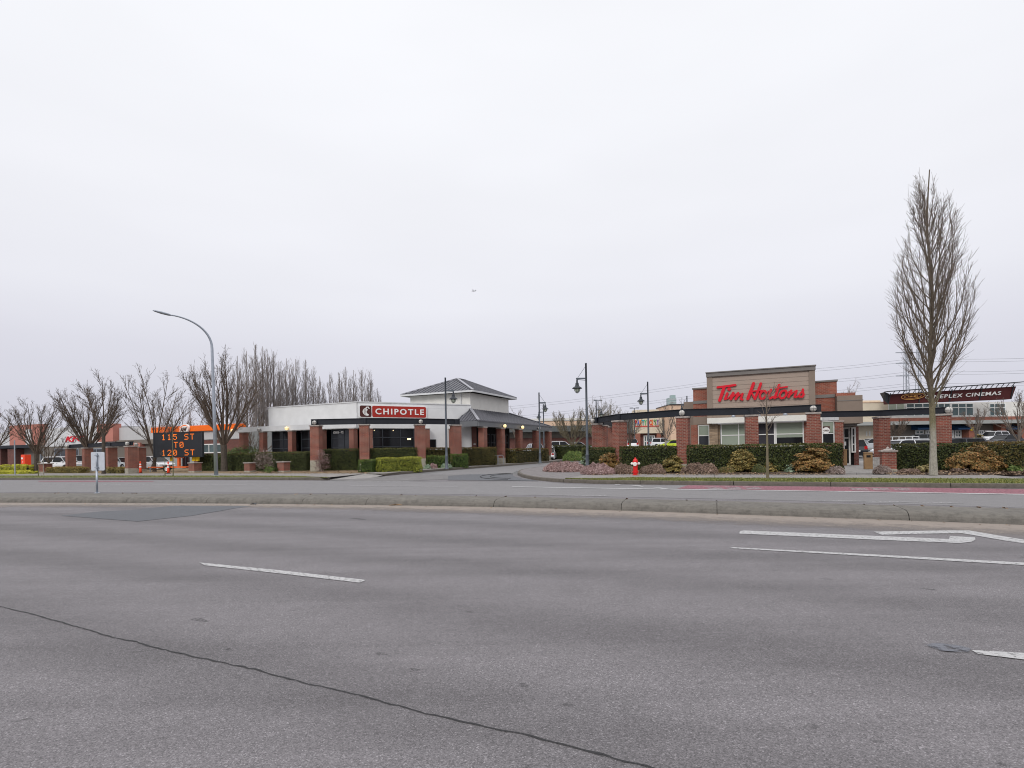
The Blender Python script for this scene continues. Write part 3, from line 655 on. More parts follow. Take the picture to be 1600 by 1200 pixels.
# kerbed median
ML = resample(smooth_line(GL([(-120, 785.3), (0, 785.6), (200, 786.2), (400, 787.2), (600, 789.6), (800, 793), (1000, 799), (1200, 806), (1400, 813), (1600, 820.3), (1760, 827.5)]), 2), .5)
MBk = GL([(-120, 770), (0, 770), (200, 770.7), (400, 771.5), (600, 772.6), (800, 775.6), (1000, 779.5), (1200, 784), (1400, 789), (1600, 794), (1760, 799)], .2)
MBk = match(ML, resample(smooth_line(MBk, 2), .5))
mb = MB(); prof = [(0, 0), (.012, .05), (.035, .10), (.09, .15), (.17, .178), (.28, .19)]
starts = [0]; acc = 0
for i in range(1, len(ML)):
    acc += (ML[i]-ML[i-1]).length
    if acc > (3.0 if len(starts) % 3 else 2.1) or i == len(ML)-1: starts.append(i); acc = 0
for a, b in zip(starts[:-1], starts[1:]):
    vs = []; k = len(prof)+3
    for i in range(a, b+1):
        p = ML[i].copy(); q = MBk[i].copy(); t = (ML[min(i+1, len(ML)-1)]-ML[max(i-1, 0)]).normalized()
        if i == a: p += t*.007; q += t*.007
        if i == b: p -= t*.007; q -= t*.007
        n_ = (q-p).normalized(); L = (q-p).length; z0 = gz(p.x, p.y)
        for o_, h in prof: r_ = p+n_*o_; vs.append((r_.x, r_.y, z0+h+.008*pnoise(Vector((r_.x*1.2, r_.y*1.2, h*7)))))
        for o_, h in ((L*.6, .20), (L, .195), (L+.01, -.02)): r_ = p+n_*o_; vs.append((r_.x, r_.y, z0+h+.006*pnoise(Vector((r_.x*2, r_.y*2, 1)))))
    fs = [(i*k+j, i*k+j+1, (i+1)*k+j+1, (i+1)*k+j) for i in range(b-a) for j in range(k-1)]+[tuple(range(k)), tuple(reversed([(b-a)*k+j for j in range(k)]))]
    mb.add(vs, fs)
struct(mb.build('median', 'median_concrete', origin=(0, 0, 0)))
mb = MB()
for i in range(0, len(ML)-1):
    p = ML[i]; q = MBk[i]; p2 = ML[i+1]; q2 = MBk[i+1]
    a, b, c_, d_ = p.lerp(q, .06), q.lerp(p, .04), q2.lerp(p2, .04), p2.lerp(q2, .06)
    mb.add([(a.x, a.y, gz(a.x, a.y)+.09), (b.x, b.y, gz(b.x, b.y)+.16), (c_.x, c_.y, gz(c_.x, c_.y)+.16), (d_.x, d_.y, gz(d_.x, d_.y)+.09)], [(0, 1, 2, 3)])
struct(mb.build('median_joint', 'kerb_concrete', origin=(0, 0, 0)))

# ------------------------------------------------------------------ foliage builders
def quad(mb, c, n, sz, r, asp=1.5, tint=None):
    n = n.normalized(); t = n.orthogonal().normalized(); b = n.cross(t); a = r.uniform(0, 6.283)
    u = (t*math.cos(a)+b*math.sin(a))*sz*.5*asp; v = (b*math.cos(a)-t*math.sin(a))*sz*.5
    mb.add([c-u, c-v*.9+u*.1, c+u, c+v*.9+u*.1], [(0, 1, 2, 3)], tint=r.random() if tint is None else tint)
def rv(r): 
    while True:
        v = Vector((r.uniform(-1, 1), r.uniform(-1, 1), r.uniform(-1, 1)))
        if .01 < v.length < 1: return v.normalized()
def hedge(name, a, b, wd, z0, z1, label, leaf='hedge_leaf', lsz=.058, dens=620, group=None, seed=1, rough=.05, cat='hedge', core='hedge_core'):
    r = random.Random(seed*13+5); a = Vector(a); b = Vector(b); L = (b-a).length; t = (b-a)/L; n = Vector((-t.y, t.x)); 
    def Pt(u, v, z): q = a+t*u+n*v; return Vector((q.x, q.y, z))
    def bulge(u, v, z): return 1.5*rough*pnoise(Vector((u*1.1+seed*7, v*1.1, z*1.3)))+rough*.6*pnoise(Vector((u*4+seed, v*4, z*4)))
    mb = MB()
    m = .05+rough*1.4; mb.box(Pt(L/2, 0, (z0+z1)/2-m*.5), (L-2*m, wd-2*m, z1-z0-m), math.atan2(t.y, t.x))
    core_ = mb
    lb = MB(); h = z1-z0
    faces = [('f', L*h), ('k', L*h*.4), ('t', L*wd), ('l', wd*h), ('r', wd*h)]
    for kind, area in faces:
        for _ in range(int(area*dens)):
            if kind in 'fk':
                u = r.uniform(0, L); z = r.uniform(z0, z1); v = -wd/2 if kind == 'f' else wd/2; nn = -n if kind == 'f' else n
                v += (-1 if kind == 'f' else 1)*(bulge(u, v, z)+r.uniform(-.05, .02))
                rd = min(1, (z1-z)/.09); v *= (1-.0*rd)
            elif kind == 't':
                u = r.uniform(0, L); v = r.uniform(-wd/2, wd/2); z = z1+bulge(u, v, 0)*.7+r.uniform(-.05, .025); nn = Vector((0, 0))
            else:
                u = 0 if kind == 'l' else L; v = r.uniform(-wd/2, wd/2); z = r.uniform(z0, z1); nn = -t if kind == 'l' else t
                u += (-1 if kind == 'l' else 1)*(bulge(9, v, z)+r.uniform(-.05, .02))
            N3 = Vector((nn.x, nn.y, 1.0 if kind == 't' else .25))+rv(r)*.9
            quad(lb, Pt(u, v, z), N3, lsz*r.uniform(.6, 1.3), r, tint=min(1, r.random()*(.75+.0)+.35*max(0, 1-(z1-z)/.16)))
    o = lb.build(name, leaf); tag(o, label, cat, group)
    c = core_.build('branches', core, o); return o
def shrub(name, x, y, rx, ry, h, label, leaf, lsz=.058, nc=52, per=150, seed=1, z0=None, group=None, flat=.5, core='hedge_core', cat='shrub', twig='twig_brown', lift=.12):
    r = random.Random(seed*31+3); z0 = gz(x, y)+.15 if z0 is None else z0; lb = MB(); cb = MB()
    for k in range(nc):
        th = 2*math.pi*(k*.618+r.uniform(-.06, .06)); ph = math.acos(1-(k+.5)/nc*1.0)
        rr = r.uniform(.60, 1.06); kx = math.cos(th)*math.sin(ph)*rr; ky = math.sin(th)*math.sin(ph)*rr; kz = math.cos(ph)*rr
        c = Vector((x+kx*rx*.82, y+ky*ry*.82, z0+h*(lift+(.9-lift)*kz))); o_ = Vector((kx, ky, kz*.8+.25))
        cr_ = r.uniform(.17, .34)*(rx+ry+h)/3
        cb.tube([(x, y, z0), (x+kx*rx*.3, y+ky*ry*.3, z0+h*.35), c], [.02, .014, .008], 4, False)
        for _ in range(per):
            q = rv(r); q *= r.uniform(.55, 1); p = c+Vector((q.x*cr_, q.y*cr_, q.z*cr_*flat))
            if p.z < z0+.01: p.z = z0+.01+r.uniform(0, .05)
            quad(lb, p, o_+Vector((0, 0, .5))+rv(r)*.9, lsz*r.uniform(.5, 1.3), r)
    o = lb.build(name, leaf); tag(o, label, cat, group); cb.build('branches', twig, o)
    return o
def mound(name, x, y, rx, ry, h, label, leaf, lsz=.05, num=4500, seed=1, rz=0, group=None, z0=None, cat='ground shrub'):
    r = random.Random(seed*17+1); z0 = gz(x, y)+.15 if z0 is None else z0; lb = MB(); core = MB(); ca, sa = math.cos(rz), math.sin(rz)
    def H(a, b): return max(0, 1-(a*a+b*b)**1.5)**.6*(.85+.30*pnoise(Vector((a*2.2*rx+seed, b*2.2*ry, 0)))+.25*pnoise(Vector((a*6*rx+seed, b*6*ry, 3))))
    n = 18; vs = []
    for j in range(n+1):
        for i in range(n+1):
            a, b = 2*i/n-1, 2*j/n-1; s_ = math.sqrt(max(0, 1-b*b/2)); t_ = math.sqrt(max(0, 1-a*a/2)); a, b = a*s_, b*t_
            vs.append((x+(a*rx*ca-b*ry*sa)*.97, y+(a*rx*sa+b*ry*ca)*.97, z0+h*H(a, b)*.9-.01))
    core.add(vs, [(j*(n+1)+i, j*(n+1)+i+1, (j+1)*(n+1)+i+1, (j+1)*(n+1)+i) for j in range(n) for i in range(n)])
    for _ in range(num):
        t = r.uniform(0, 6.283); q = math.sqrt(r.random()); a, b = q*math.cos(t), q*math.sin(t)
        p = Vector((x+a*rx*ca-b*ry*sa, y+a*rx*sa+b*ry*ca, z0+h*H(a, b)+r.uniform(-.03, .09)*r.random()))
        quad(lb, p, Vector((r.uniform(-1, 1), -1.2, .6))+rv(r)*.6, lsz*r.uniform(.6, 1.4), r, 2.2)
    o = lb.build(name, leaf); tag(o, label, cat, group); core.build('branches', 'soil', o); return o

# ------------------------------------------------------------------ bare tree builders
def grow(mb, p, d, L, r0, r1, segs, r, wob=.12, up=.0, sides=5):
    pts = [p.copy()]; rad = [r0]; d = d.normalized()
    for i in range(segs):
        d = (d+rv(r)*wob+Vector((0, 0, up))).normalized(); pts.append(pts[-1]+d*L/segs); rad.append(r0+(r1-r0)*(i+1)/segs)
    mb.tube(pts, rad, sides, False); return pts, rad
def along(pts, rad, t):
    k = t*(len(pts)-1); i = min(int(k), len(pts)-2); f = k-i
    return pts[i].lerp(pts[i+1], f), rad[i]+(rad[i+1]-rad[i])*f, (pts[i+1]-pts[i]).normalized()
def street_tree(name, x, y, H, spread, label, seed, trunk_h=2.2, tr=.16, limbs=9, subs=9, twigs=8, bark='bark_dark', twig='twig_brown', group=None, z0=None, fan=.75, knob=True, leader=False, sw=1.0, cat='tree', tl=.75):
    r = random.Random(seed); z0 = gz(x, y)+.1 if z0 is None else z0
    tb = MB(); cb = MB(); B = Vector((x, y, z0))
    tp = [B, B+Vector((0, 0, .12)), B+Vector((r.uniform(-.04, .04), 0, trunk_h*.5)), B+Vector((r.uniform(-.06, .06), 0, trunk_h))]
    tb.tube(tp, [tr*1.45, tr*1.08, tr*.92, tr*.95], 10, True)
    top = tp[-1]
    for k in range(limbs):
        a = 2*math.pi*(k*.618)+r.uniform(-.2, .2); o_ = (.08 if k == 0 else (.25+.75*((k*.38) % 1)))*fan*spread*r.uniform(.85, 1.1)
        LH = (H-trunk_h)*r.uniform(.82, 1.0)*(1-.28*(o_/(fan*spread+1e-6)))
        base = top-Vector((0, 0, r.uniform(0, trunk_h*.18))); tgt = Vector((math.cos(a)*o_, math.sin(a)*o_, LH)); L = tgt.length
        d0 = (tgt.normalized()+Vector((math.cos(a), math.sin(a), 0))*.22).normalized()
        lp, lr = grow(cb, base, d0, L*.96, tr*r.uniform(.30, .46), .016*sw, 9, r, .075, .03, 6)
        for j in range(subs):
            t = .22+.76*(j+r.random())/subs; p, pr, pd = along(lp, lr, t)
            sd_ = (pd*.95+rv(r)*.62+Vector((math.cos(a), math.sin(a), .6))*.30).normalized(); SL_ = L*(.36-.2*t)*r.uniform(.7, 1.25)
            sp_, sr = grow(cb, p, sd_, SL_, max(pr*.5, .016*sw), .010*sw, 4, r, .14, .08, 4)
            for q in range(twigs):
                tt = .15+.85*(q+r.random())/twigs; p2, r2, pd2 = along(sp_, sr, min(tt, .99))
                td = (pd2*.9+rv(r)*.62+Vector((0, 0, .4))).normalized(); tL = tl*r.uniform(.35, 1.0)*(H/8)
                tp_, tr_ = grow(cb, p2, td, tL, .010*sw, .006*sw, 3, r, .16, .06, 3)
                for z in range(2 if knob else 1):
                    p3, _, pd3 = along(tp_, tr_, r.uniform(.4, .97)); grow(cb, p3, (pd3+rv(r)*.9), tL*.35, .009*sw, .006*sw, 2, r, .2, .05, 3)
    root = thing(name, (x, y, z0), label, cat, group); tb.build('trunk', bark, root); cb.build('crown', twig, root); return root
def column_tree(name, x, y, H, width, label, seed, clear=2.4, tr=.15, limbs=46, subs=10, twigs=3, bark='bark_moss', twig='twig_brown', group=None, z0=None, sw=1.0, pale=False, cat='tree', peak=.42):
    r = random.Random(seed); z0 = gz(x, y)+.1 if z0 is None else z0; tb = MB(); cb = MB(); B = Vector((x, y, z0))
    n = 14; lp = [B+Vector((.05*math.sin(i*.8+seed), .05*math.cos(i*1.1), H*i/n)) for i in range(n+1)]; lr = [tr*(1-.93*(i/n)**.75)+.012*sw for i in range(n+1)]; lr[0] = tr*1.25
    k0 = max(2, int(n*clear/H))
    tb.tube(lp, lr, 10, True)
    for k in range(limbs):
        f = k/limbs; zb = clear*.9+(H*.86-clear)*f**1.15; a = 2*math.pi*k*.618+r.uniform(-.3, .3)
        zt = min(H*(.50+.47*f)*r.uniform(.92, 1.05), H*.985)
        env = lambda z: width*.5*(min(1, (z/H-clear/H*.6)/(peak-clear/H*.6))**.8 if z/H < peak else max(0, 1-((z/H-peak)/(1-peak))**1.35))
        o_ = env(zb+(zt-zb)*.55)*r.uniform(.55, 1.05); oe = env(zt)*r.uniform(.7, 1.0)+.05
        bp, br_, _ = along(lp, lr, zb/H)
        e1 = Vector((math.cos(a)*o_*.8, math.sin(a)*o_*.8, (zt-zb)*.38)); e2 = Vector((math.cos(a)*max(o_, oe), math.sin(a)*max(o_, oe), (zt-zb)*.72)); e3 = Vector((math.cos(a)*(max(o_, oe)*.96), math.sin(a)*(max(o_, oe)*.96), zt-zb))
        pts = []
        for i in range(9):
            t = i/8; q = (Vector((0, 0, 0))*(1-t)**3+e1*3*t*(1-t)**2+e2*3*t*t*(1-t)+e3*t**3); pts.append(bp+q+rv(r)*.05*(zt-zb)*.15*min(1, i))
        rads = [max(min(br_*.42, .034*sw)*(1-t/8.8)**.8, .008*sw) for t in range(9)]
        tb.tube(pts, rads, 5, False); LL = (zt-zb)
        for j in range(subs):
            t = .12+.86*(j+r.random())/subs; p, pr, pd = along(pts, rads, min(t, .99)); out = Vector((math.cos(a), math.sin(a), 0))
            sdv = (pd*1.1+out*r.uniform(-.15, .38)+rv(r)*.36).normalized(); SL_ = LL*r.uniform(.09, .22)+.22
            s2, r2 = grow(cb, p, sdv, SL_, max(pr*.5, .007*sw), .004*sw, 4, r, .08, .10, 4 if pr > .02 else 3)
            for q in range(twigs):
                p2, _, pd2 = along(s2, r2, r.uniform(.15, .95)); grow(cb, p2, (pd2+rv(r)*.5+out*.15), SL_*r.uniform(.35, .7), .0055*sw, .0035*sw, 3, r, .1, .08, 3)
    root = thing(name, (x, y, z0), label, cat, group); tb.build('trunk', bark, root); cb.build('crown', twig, root); return root
def sapling(name, px, py, H, label, seed, group='young street trees on the verge', lean=0, Y=None, pale='bark_moss', r0=.035, nb=9):
    p = G(px, py, .15) if Y is None else Vector((PX(px, Y), Y)); z0 = gz(p.x, p.y)+.15; r = random.Random(seed); tb = MB(); cb = MB()
    pts = [Vector((p.x+lean*i/8+r.uniform(-.012, .012)*(i > 0), p.y, z0+H*i/8)) for i in range(9)]; rad = [r0*(1-.75*i/8) for i in range(9)]
    tb.tube(pts, rad, 7, True)
    for k in range(nb):
        q, pr, _ = along(pts, rad, r.uniform(.5, .97)); d = Vector((r.uniform(-1, 1), r.uniform(-.7, .7), r.uniform(.5, 1.3)))
        a, b = grow(cb, q, d, H*r.uniform(.12, .26), pr*.5, .006, 5, r, .13, .04, 4)
        for _ in range(3): q2, _, d2 = along(a, b, r.uniform(.3, .95)); grow(cb, q2, d2+rv(r)*.8, H*.09, .007, .005, 3, r, .1, .05, 3)
    root = thing(name, (p.x, p.y, z0), label, 'young tree', group); tb.build('trunk', pale, root); cb.build('crown', 'twig_grey', root); return root

# ================================================================== BUILDINGS
def window(fac, parent, s0, s1, z0, z1, d, glass, frame, vs=(), hs=(), fw=.05, name='window', proud=.05, deep=.0):
    mb = MB(); f = fw/2; w2 = fw*.8
    fac.box(mb, s0, s0+fw, z0, z1, d, d+proud); fac.box(mb, s1-fw, s1, z0, z1, d, d+proud)
    fac.box(mb, s0+fw, s1-fw, z0, z0+fw, d, d+proud-.002); fac.box(mb, s0+fw, s1-fw, z1-fw, z1, d, d+proud-.002)
    for t in vs: c = s0+(s1-s0)*t; fac.box(mb, c-w2/2, c+w2/2, z0+fw, z1-fw, d, d+proud-.006)
    for t in hs: c = z0+(z1-z0)*t; fac.box(mb, s0+fw, s1-fw, c-w2/2, c+w2/2, d, d+proud-.010)
    fr = mb.build(name, frame, parent); m2 = MB(); fac.box(m2, s0+.01, s1-.01, z0+.01, z1-.01, d-.02, d+.008); m2.build('pane', glass, fr); return fr
def part(fac, parent, name, mat, s0, s1, z0, z1, d0, d1, bevel=0):
    mb = MB(); fac.box(mb, s0, s1, z0, z1, d0, d1); return mb.build(name, mat, parent, bevel=bevel)
def globe(parent, p, rz=0, lit=False, r=.155):
    mb = MB(); mb.sphere(p, r, 16); g_ = mb.build('globe_lamp', 'lens_lit' if lit else 'lens_globe', parent, smooth=True)
    c = MB(); p = Vector(p); a = Vector((math.cos(rz), -math.sin(rz), 0)); n_ = Vector((-math.sin(rz), -math.cos(rz), 0))
    for pl in (0, 1, 2):
        ring = []
        for k in range(17):
            t = 2*math.pi*k/16; u, v = math.cos(t)*(r+.008), math.sin(t)*(r+.008)
            ring.append(p+(a*u+n_*v if pl == 0 else n_*u+Vector((0, 0, v)) if pl == 1 else a*u+Vector((0, 0, v))))
        c.tube(ring, .007, 4, False)
    c.tube([p-n_*.02-Vector((0, 0, 0)), p-n_*(r+.07)], .07, 10)
    c.build('cage', 'dark_metal', g_)
def pillar(parent, x, y, z0, z1, w_, rz=0, base_h=.55, cap=.09, bmat='brick_red', basemat='stone_base', cruci=True, name='brick_pillar', peak=False, capmat='stone_cap'):
    mb = MB(); hh = z1-cap
    q_ = .93 if cruci else .9
    mb.box((x, y, (z0+base_h+hh)/2), (w_*q_, w_*q_, hh-z0-base_h), rz)
    sh = mb.build(name, bmat, parent, origin=None)
    m2 = MB(); m2.box((x, y, z1-cap/2), (w_*1.08, w_*1.08, cap), rz)
    if peak:
        m2.lathe((x, y, z1), [(w_*.55, 0), (w_*.14, .07), (w_*.14, .10), (1e-4, .18)], 4)
    m2.build('stone_cap', capmat, sh, bevel=.008)
    if base_h > 0:
        m3 = MB(); m3.box((x, y, z0+base_h/2-.1), (w_*.96, w_*.96, base_h+.2), rz); m3.build('stone_base', basemat, sh, bevel=.01)
    return sh
def pergola(name, label, pts, zc, zb0, zb1, bw=.16, runs=None, w_=.62, z0=None, mat='beam_black', ext=.35, group=None):
    """pts: (x, y, base_h, globe None/0/1); runs: lists of indices joined by beams"""
    c = sum((Vector(p[:2]) for p in pts), Vector((0, 0)))/len(pts); root = thing(name, (c.x, c.y, gz(c.x, c.y)+.15), label, 'pergola', group)
    n = len(pts)
    for i, (x, y, bh, gl) in enumerate(pts):
        a = Vector(pts[max(i-1, 0)][:2]); b = Vector(pts[min(i+1, n-1)][:2]); t = (b-a).normalized(); rz = math.atan2(t.y, t.x)
        pillar(root, x, y, (gz(x, y)+.12) if z0 is None else z0, zc, w_, rz, bh)
        if gl is not None:
            nn = Vector((t.y, -t.x)); q = Vector((x, y))+nn*(bw/2+.17)
            globe(root, (q.x, q.y, zb0+.16), -rz, gl == 1)
    k = 0
    for run in (runs or [list(range(n))]):
        for i, j in zip(run[:-1], run[1:]):
            a = Vector(pts[i][:2]); b = Vector(pts[j][:2]); t = (b-a).normalized(); k += 1; e = .003*(k % 2)
            A = a-t*(ext if i == run[0] else .02); B = b+t*(ext if j == run[-1] else .02)
            mb = MB(); mb.bar((A.x, A.y, (zb0+zb1)/2+e), (B.x, B.y, (zb0+zb1)/2+e), bw*.45, zb1-zb0-.06)
            mb.bar((A.x, A.y, zb1-.015+e), (B.x, B.y, zb1-.015+e), bw, .03); mb.bar((A.x, A.y, zb0+.015+e), (B.x, B.y, zb0+.015+e), bw, .03)
            for q in (a+t*.0, b):
                mb.bar((q.x-t.x*.12, q.y-t.y*.12, (zb0+zb1)/2+e), (q.x+t.x*.12, q.y+t.y*.12, (zb0+zb1)/2+e), bw*1.02, zb1-zb0-.064)
            mb.build('steel_beam', mat, root)
    return root
# ------------------------------------------------------------------ coffee restaurant on the right
Y0 = 33.0; F0 = Fac(PX(1240, Y0), Y0, 25); F1 = F0.back(1.0); F2 = F0.back(4.0)
sh = lambda f, px, py=690: f.hit(px, py)[0]
zh = lambda f, px, py: f.hit(px, py)[1]
o = F0.P(0, 0, gz(F0.o.x, F0.o.y)+.15)
cafe = thing('coffee_restaurant', o, 'brick and brown siding coffee restaurant with red script lettering on its tower', 'restaurant')
gr = .1
ztow = zh(F0, 1190, 576.3); zcan0, zcan1 = zh(F0, 1105, 662.4), zh(F0, 1105, 654.2)
sT0, sT1 = sh(F0, 1104.8, 620), sh(F0, 1273.8, 620)
mb = MB(); F0.box(mb, sT0+.02, sT1-.02, zcan1+.02, ztow-.28, -1.6, .05); tower = mb.build('sign_tower', 'brown_siding', cafe)
mb = MB(); F0.box(mb, sT0-.06, sT1+.06, ztow-.06, ztow+.0, -1.75, .24); F0.box(mb, sT0-.03, sT1+.03, ztow-.30, ztow-.062, -1.7, .18); mb.build('coping', 'trim_brown', tower)
for a, b in ((sT0, sT0+.33), (sT1-.33, sT1)): mb = MB(); F0.box(mb, a, b, zcan1+.02, ztow-.302, -1.62, .11); mb.build('corner_trim', 'brown_panel', tower)
mb = MB(); F0.box(mb, sT0+.34, sT1-.34, zcan1+.03, zcan1+.55, .05, .09); mb.build('lower_trim', 'brown_panel', tower)
# script lettering, traced stroke by stroke
A = lambda x, y: F0.hit(1112+x/20, 590+y/20); B = lambda x, y: F0.hit(1180+x/19.51, 590+y/19.51)
pxm = Y0/840
letters = [(A, [(190, 312), (740, 238)], 70), (A, [(392, 310), (330, 500), (252, 715)], 95), (A, [(545, 365), (551, 367)], 105), (A, [(492, 500), (425, 668)], 78), (A, [(430, 690), (510, 660), (600, 560), (670, 480)], 30),
 (A, [(675, 490), (600, 675)], 85), (A, [(600, 660), (740, 540), (830, 480)], 34), (A, [(832, 495), (755, 672)], 82), (A, [(755, 660), (880, 550), (970, 500)], 34), (A, [(968, 510), (905, 675), (965, 690)], 66),
 (A, [(1310, 190), (1220, 430), (1130, 668)], 92), (A, [(1535, 195), (1450, 430), (1350, 668)], 78), (A, [(1235, 455), (1330, 425), (1560, 410)], 40), (A, [(1250, 480), (1330, 640)], 52),
 (B, [(100, 402), (290, 400)], 42), (B, [(260, 420), (190, 440), (145, 520), (140, 600), (190, 655), (260, 640), (320, 560), (330, 480), (310, 425), (260, 418)], 66), (B, [(320, 500), (400, 430), (470, 375)], 28),
 (B, [(480, 375), (440, 490), (410, 610), (450, 640), (530, 600)], 66), (B, [(530, 610), (600, 560)], 26), (B, [(728, 235), (660, 440), (590, 625)], 76), (B, [(600, 640), (700, 590)], 32), (B, [(622, 352), (760, 320), (970, 288)], 46),
 (B, [(880, 405), (800, 430), (745, 520), (740, 590), (790, 640), (870, 620), (940, 540), (950, 460), (925, 412), (880, 402)], 64), (B, [(940, 500), (1020, 440), (1090, 395)], 28), (B, [(1095, 405), (1015, 590)], 74),
 (B, [(1020, 585), (1150, 460), (1250, 405)], 34), (B, [(1252, 410), (1200, 560), (1215, 615), (1290, 590), (1440, 400)], 42), (B, [(1255, 415), (1195, 590)], 66), (B, [(1445, 370), (1450, 450), (1470, 530), (1430, 590), (1340, 590)], 62)]
mb = MB()
for fn, pts, wd in letters: stroke(mb, F0, [fn(*p) for p in pts], wd/20*pxm, .06, .10)
mb.build('script_lettering', 'letter_red', tower)
# canopy and spot lamps over the windows
mb = MB(); sC1 = sh(F0, 1283, 656); F0.box(mb, sT0+.03, sC1, zcan0, zcan1, -.1, .60); mb.build('canopy', 'white_fascia', cafe)
for p in (1146.5, 1185, 1226.5):
    a = sh(F0, p, 650); mb = MB(); q = F0.P(a, .50, zcan1+.06); mb.sphere(q, .13, 12, .8); mb.tube([q, F0.P(a, .50, zcan1)], .025, 6); mb.build('flood_lamp', 'galvanised', cafe, smooth=True)
# wall pieces round the openings
zs = zh(F0, 1180, 698); zt = zcan0-.01
for a, b in ((1104.8, 1284),): part(F0, cafe, 'wall', 'brick_red', sh(F0, a), sh(F0, b), gr, zs-.03, -.35, 0)
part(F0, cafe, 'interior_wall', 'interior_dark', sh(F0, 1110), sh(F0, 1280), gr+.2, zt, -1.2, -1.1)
part(F0, cafe, 'stone_pier', 'stone_tile', sh(F0, 1108.5), sh(F0, 1122), gr+.02, zt-.01, -.4, .06)
part(F0, cafe, 'stone_pier', 'stone_tile', sh(F0, 1122.4), sh(F0, 1125), gr+.02, zt-.02, -.5, -.12)
window(F0, cafe, sh(F0, 1126), sh(F0, 1172), zs, zt, -.12, 'blind_green', 'white_frame', (.62,), (.5,), .07)
window(F0, cafe, sh(F0, 1172.2), sh(F0, 1211.5), zs, zt, -.12, 'blind_dark', 'white_frame', (), (.5,), .07)
wn = window(F0, cafe, sh(F0, 1211.7), sh(F0, 1256.5), zs, zt, -.12, 'glass_dark', 'white_frame', (), (.5,), .07)
m2 = MB(); F0.box(m2, sh(F0, 1213.6), sh(F0, 1254.6), zs+(zt-zs)*.36, zt-.05, -.11, -.095); m2.build('blind', 'blind_green', wn)
part(F0, cafe, 'brick_pier', 'brick_red', sh(F0, 1257), sh(F0, 1284), gr+.01, zt-.006, -.3, .04)
# set-back west end with its narrow window
part(F1, cafe, 'brick_pier', 'brick_orange', sh(F1, 1080.5), sh(F1, 1090.5), gr, zh(F1, 1085, 664), -.3, .12)
part(F1, cafe, 'wall', 'brick_red', sh(F1, 1078), sh(F1, 1112), gr, zh(F1, 1095, 698), -.4, 0)
part(F1, cafe, 'panel', 'brown_panel', sh(F1, 1084), sh(F1, 1112), zh(F1, 1095, 663.5), zh(F1, 1095, 651), -.4, .06)
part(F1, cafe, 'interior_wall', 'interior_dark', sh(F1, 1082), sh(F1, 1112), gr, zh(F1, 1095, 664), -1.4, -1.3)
wn = window(F1, cafe, sh(F1, 1090.8), sh(F1, 1108.8), zh(F1, 1095, 697.6), zh(F1, 1095, 664), -.05, 'glass_tint', 'white_frame', (), (.5,), .06)
m2 = MB(); F1.box(m2, sh(F1, 1092), sh(F1, 1107.5), zh(F1, 1095, 680.5), zh(F1, 1095, 665.5), -.042, -.03); m2.build('blind', 'blind_green', wn)
# upper brick mass
zL = zh(F1, 1085, 606.2); sA, sB = sh(F1, 1084), sh(F1, 1309)
up = part(F1, cafe, 'upper_wall', 'brick_orange', sA, sB, zh(F1, 1095, 651)+.01, zL-.1, -8, -.05)
mb = MB(); F1.box(mb, sA-.05, sB+.05, zL-.1, zL, -8.05, .02); mb.build('coping', 'trim_brown', up)
mb = MB(); F1.box(mb, sA-.02, sB+.02, zh(F1, 1309, 620.5), zh(F1, 1309, 615.5), -8, .0); mb.build('band', 'trim_brown', up)
part(F2, cafe, 'rear_block', 'brown_panel', sh(F2, 1069.5), sh(F2, 1090), gr, zh(F2, 1075, 628), -5, 0)
# right end: window with the round notice, brick pier, entrance under the low roof
zw0, zw1 = zh(F0, 1290, 695.5), zh(F0, 1290, 657.8)
part(F0, cafe, 'wall', 'brick_red', sh(F0, 1284.2), sh(F0, 1304.6), gr, zw0-.01, -.3, 0)
wn = window(F0, cafe, sh(F0, 1284.3), sh(F0, 1304.3), zw0, zw1, -.06, 'glass_dark', 'white_frame', (), (.48,), .06)
m2 = MB(); F0.box(m2, sh(F0, 1286), sh(F0, 1302.8), zh(F0, 1295, 676), zh(F0, 1295, 659.5), -.052, -.045); m2.build('blind', 'blind_green', wn)
m2 = MB(); F0.box(m2, sh(F0, 1286), sh(F0, 1297), zh(F0, 1295, 675.8), zh(F0, 1295, 666), -.044, -.040); m2.build('poster', 'sign_maroon', wn)
q = F0.hit(1291, 672.5); m2 = MB(); ns = 24; m2.poly3([F0.P(q[0]+.19*math.cos(2*math.pi*k/ns), -.034, q[1]+.19*math.sin(2*math.pi*k/ns)) for k in range(ns)], .005, (*F0.n, 0)); disc = m2.build('round_sign', 'letter_white', wn)
text_mesh(F0, 'OPEN', q[0]-.15, q[0]+.15, q[1]-.06, q[1]+.04, -.033, .01, 'letter_brown', wn, 'sign_text', .02)
part(F0, cafe, 'panel', 'metal_grey_panel', sh(F0, 1281), sh(F0, 1311), zw1+.02, zh(F0, 1295, 651), -.3, .05)
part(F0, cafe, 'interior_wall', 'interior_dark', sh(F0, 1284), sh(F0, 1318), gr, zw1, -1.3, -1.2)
pillar(cafe, *F0.P(sh(F0, 1310.8), -.02, 0)[:2], gr, zh(F0, 1310, 657.5), .48, F0.rz, 0, .07, 'brick_red', cruci=False, name='brick_pier')
Fe = F0.back(1.6)
zs1 = zh(F0, 1330, 661.5)
lo = part(F0, cafe, 'entrance_roof', 'brown_panel', sh(F0, 1309), sh(F0, 1348.8), zs1, zh(F0, 1348, 617), -5, .02)
mb = MB(); F0.box(mb, sh(F0, 1309), sh(F0, 1340), zh(F0, 1330, 618)+.03, zh(F0, 1330, 612), -5, -.6); mb.build('brick_strip', 'brick_orange', lo)
mb = MB(); F0.box(mb, sh(F0, 1309), sh(F0, 1348.8)+.03, zh(F0, 1340, 625.5), zh(F0, 1340, 624.5), -5, .04); mb.build('band', 'trim_brown', lo)
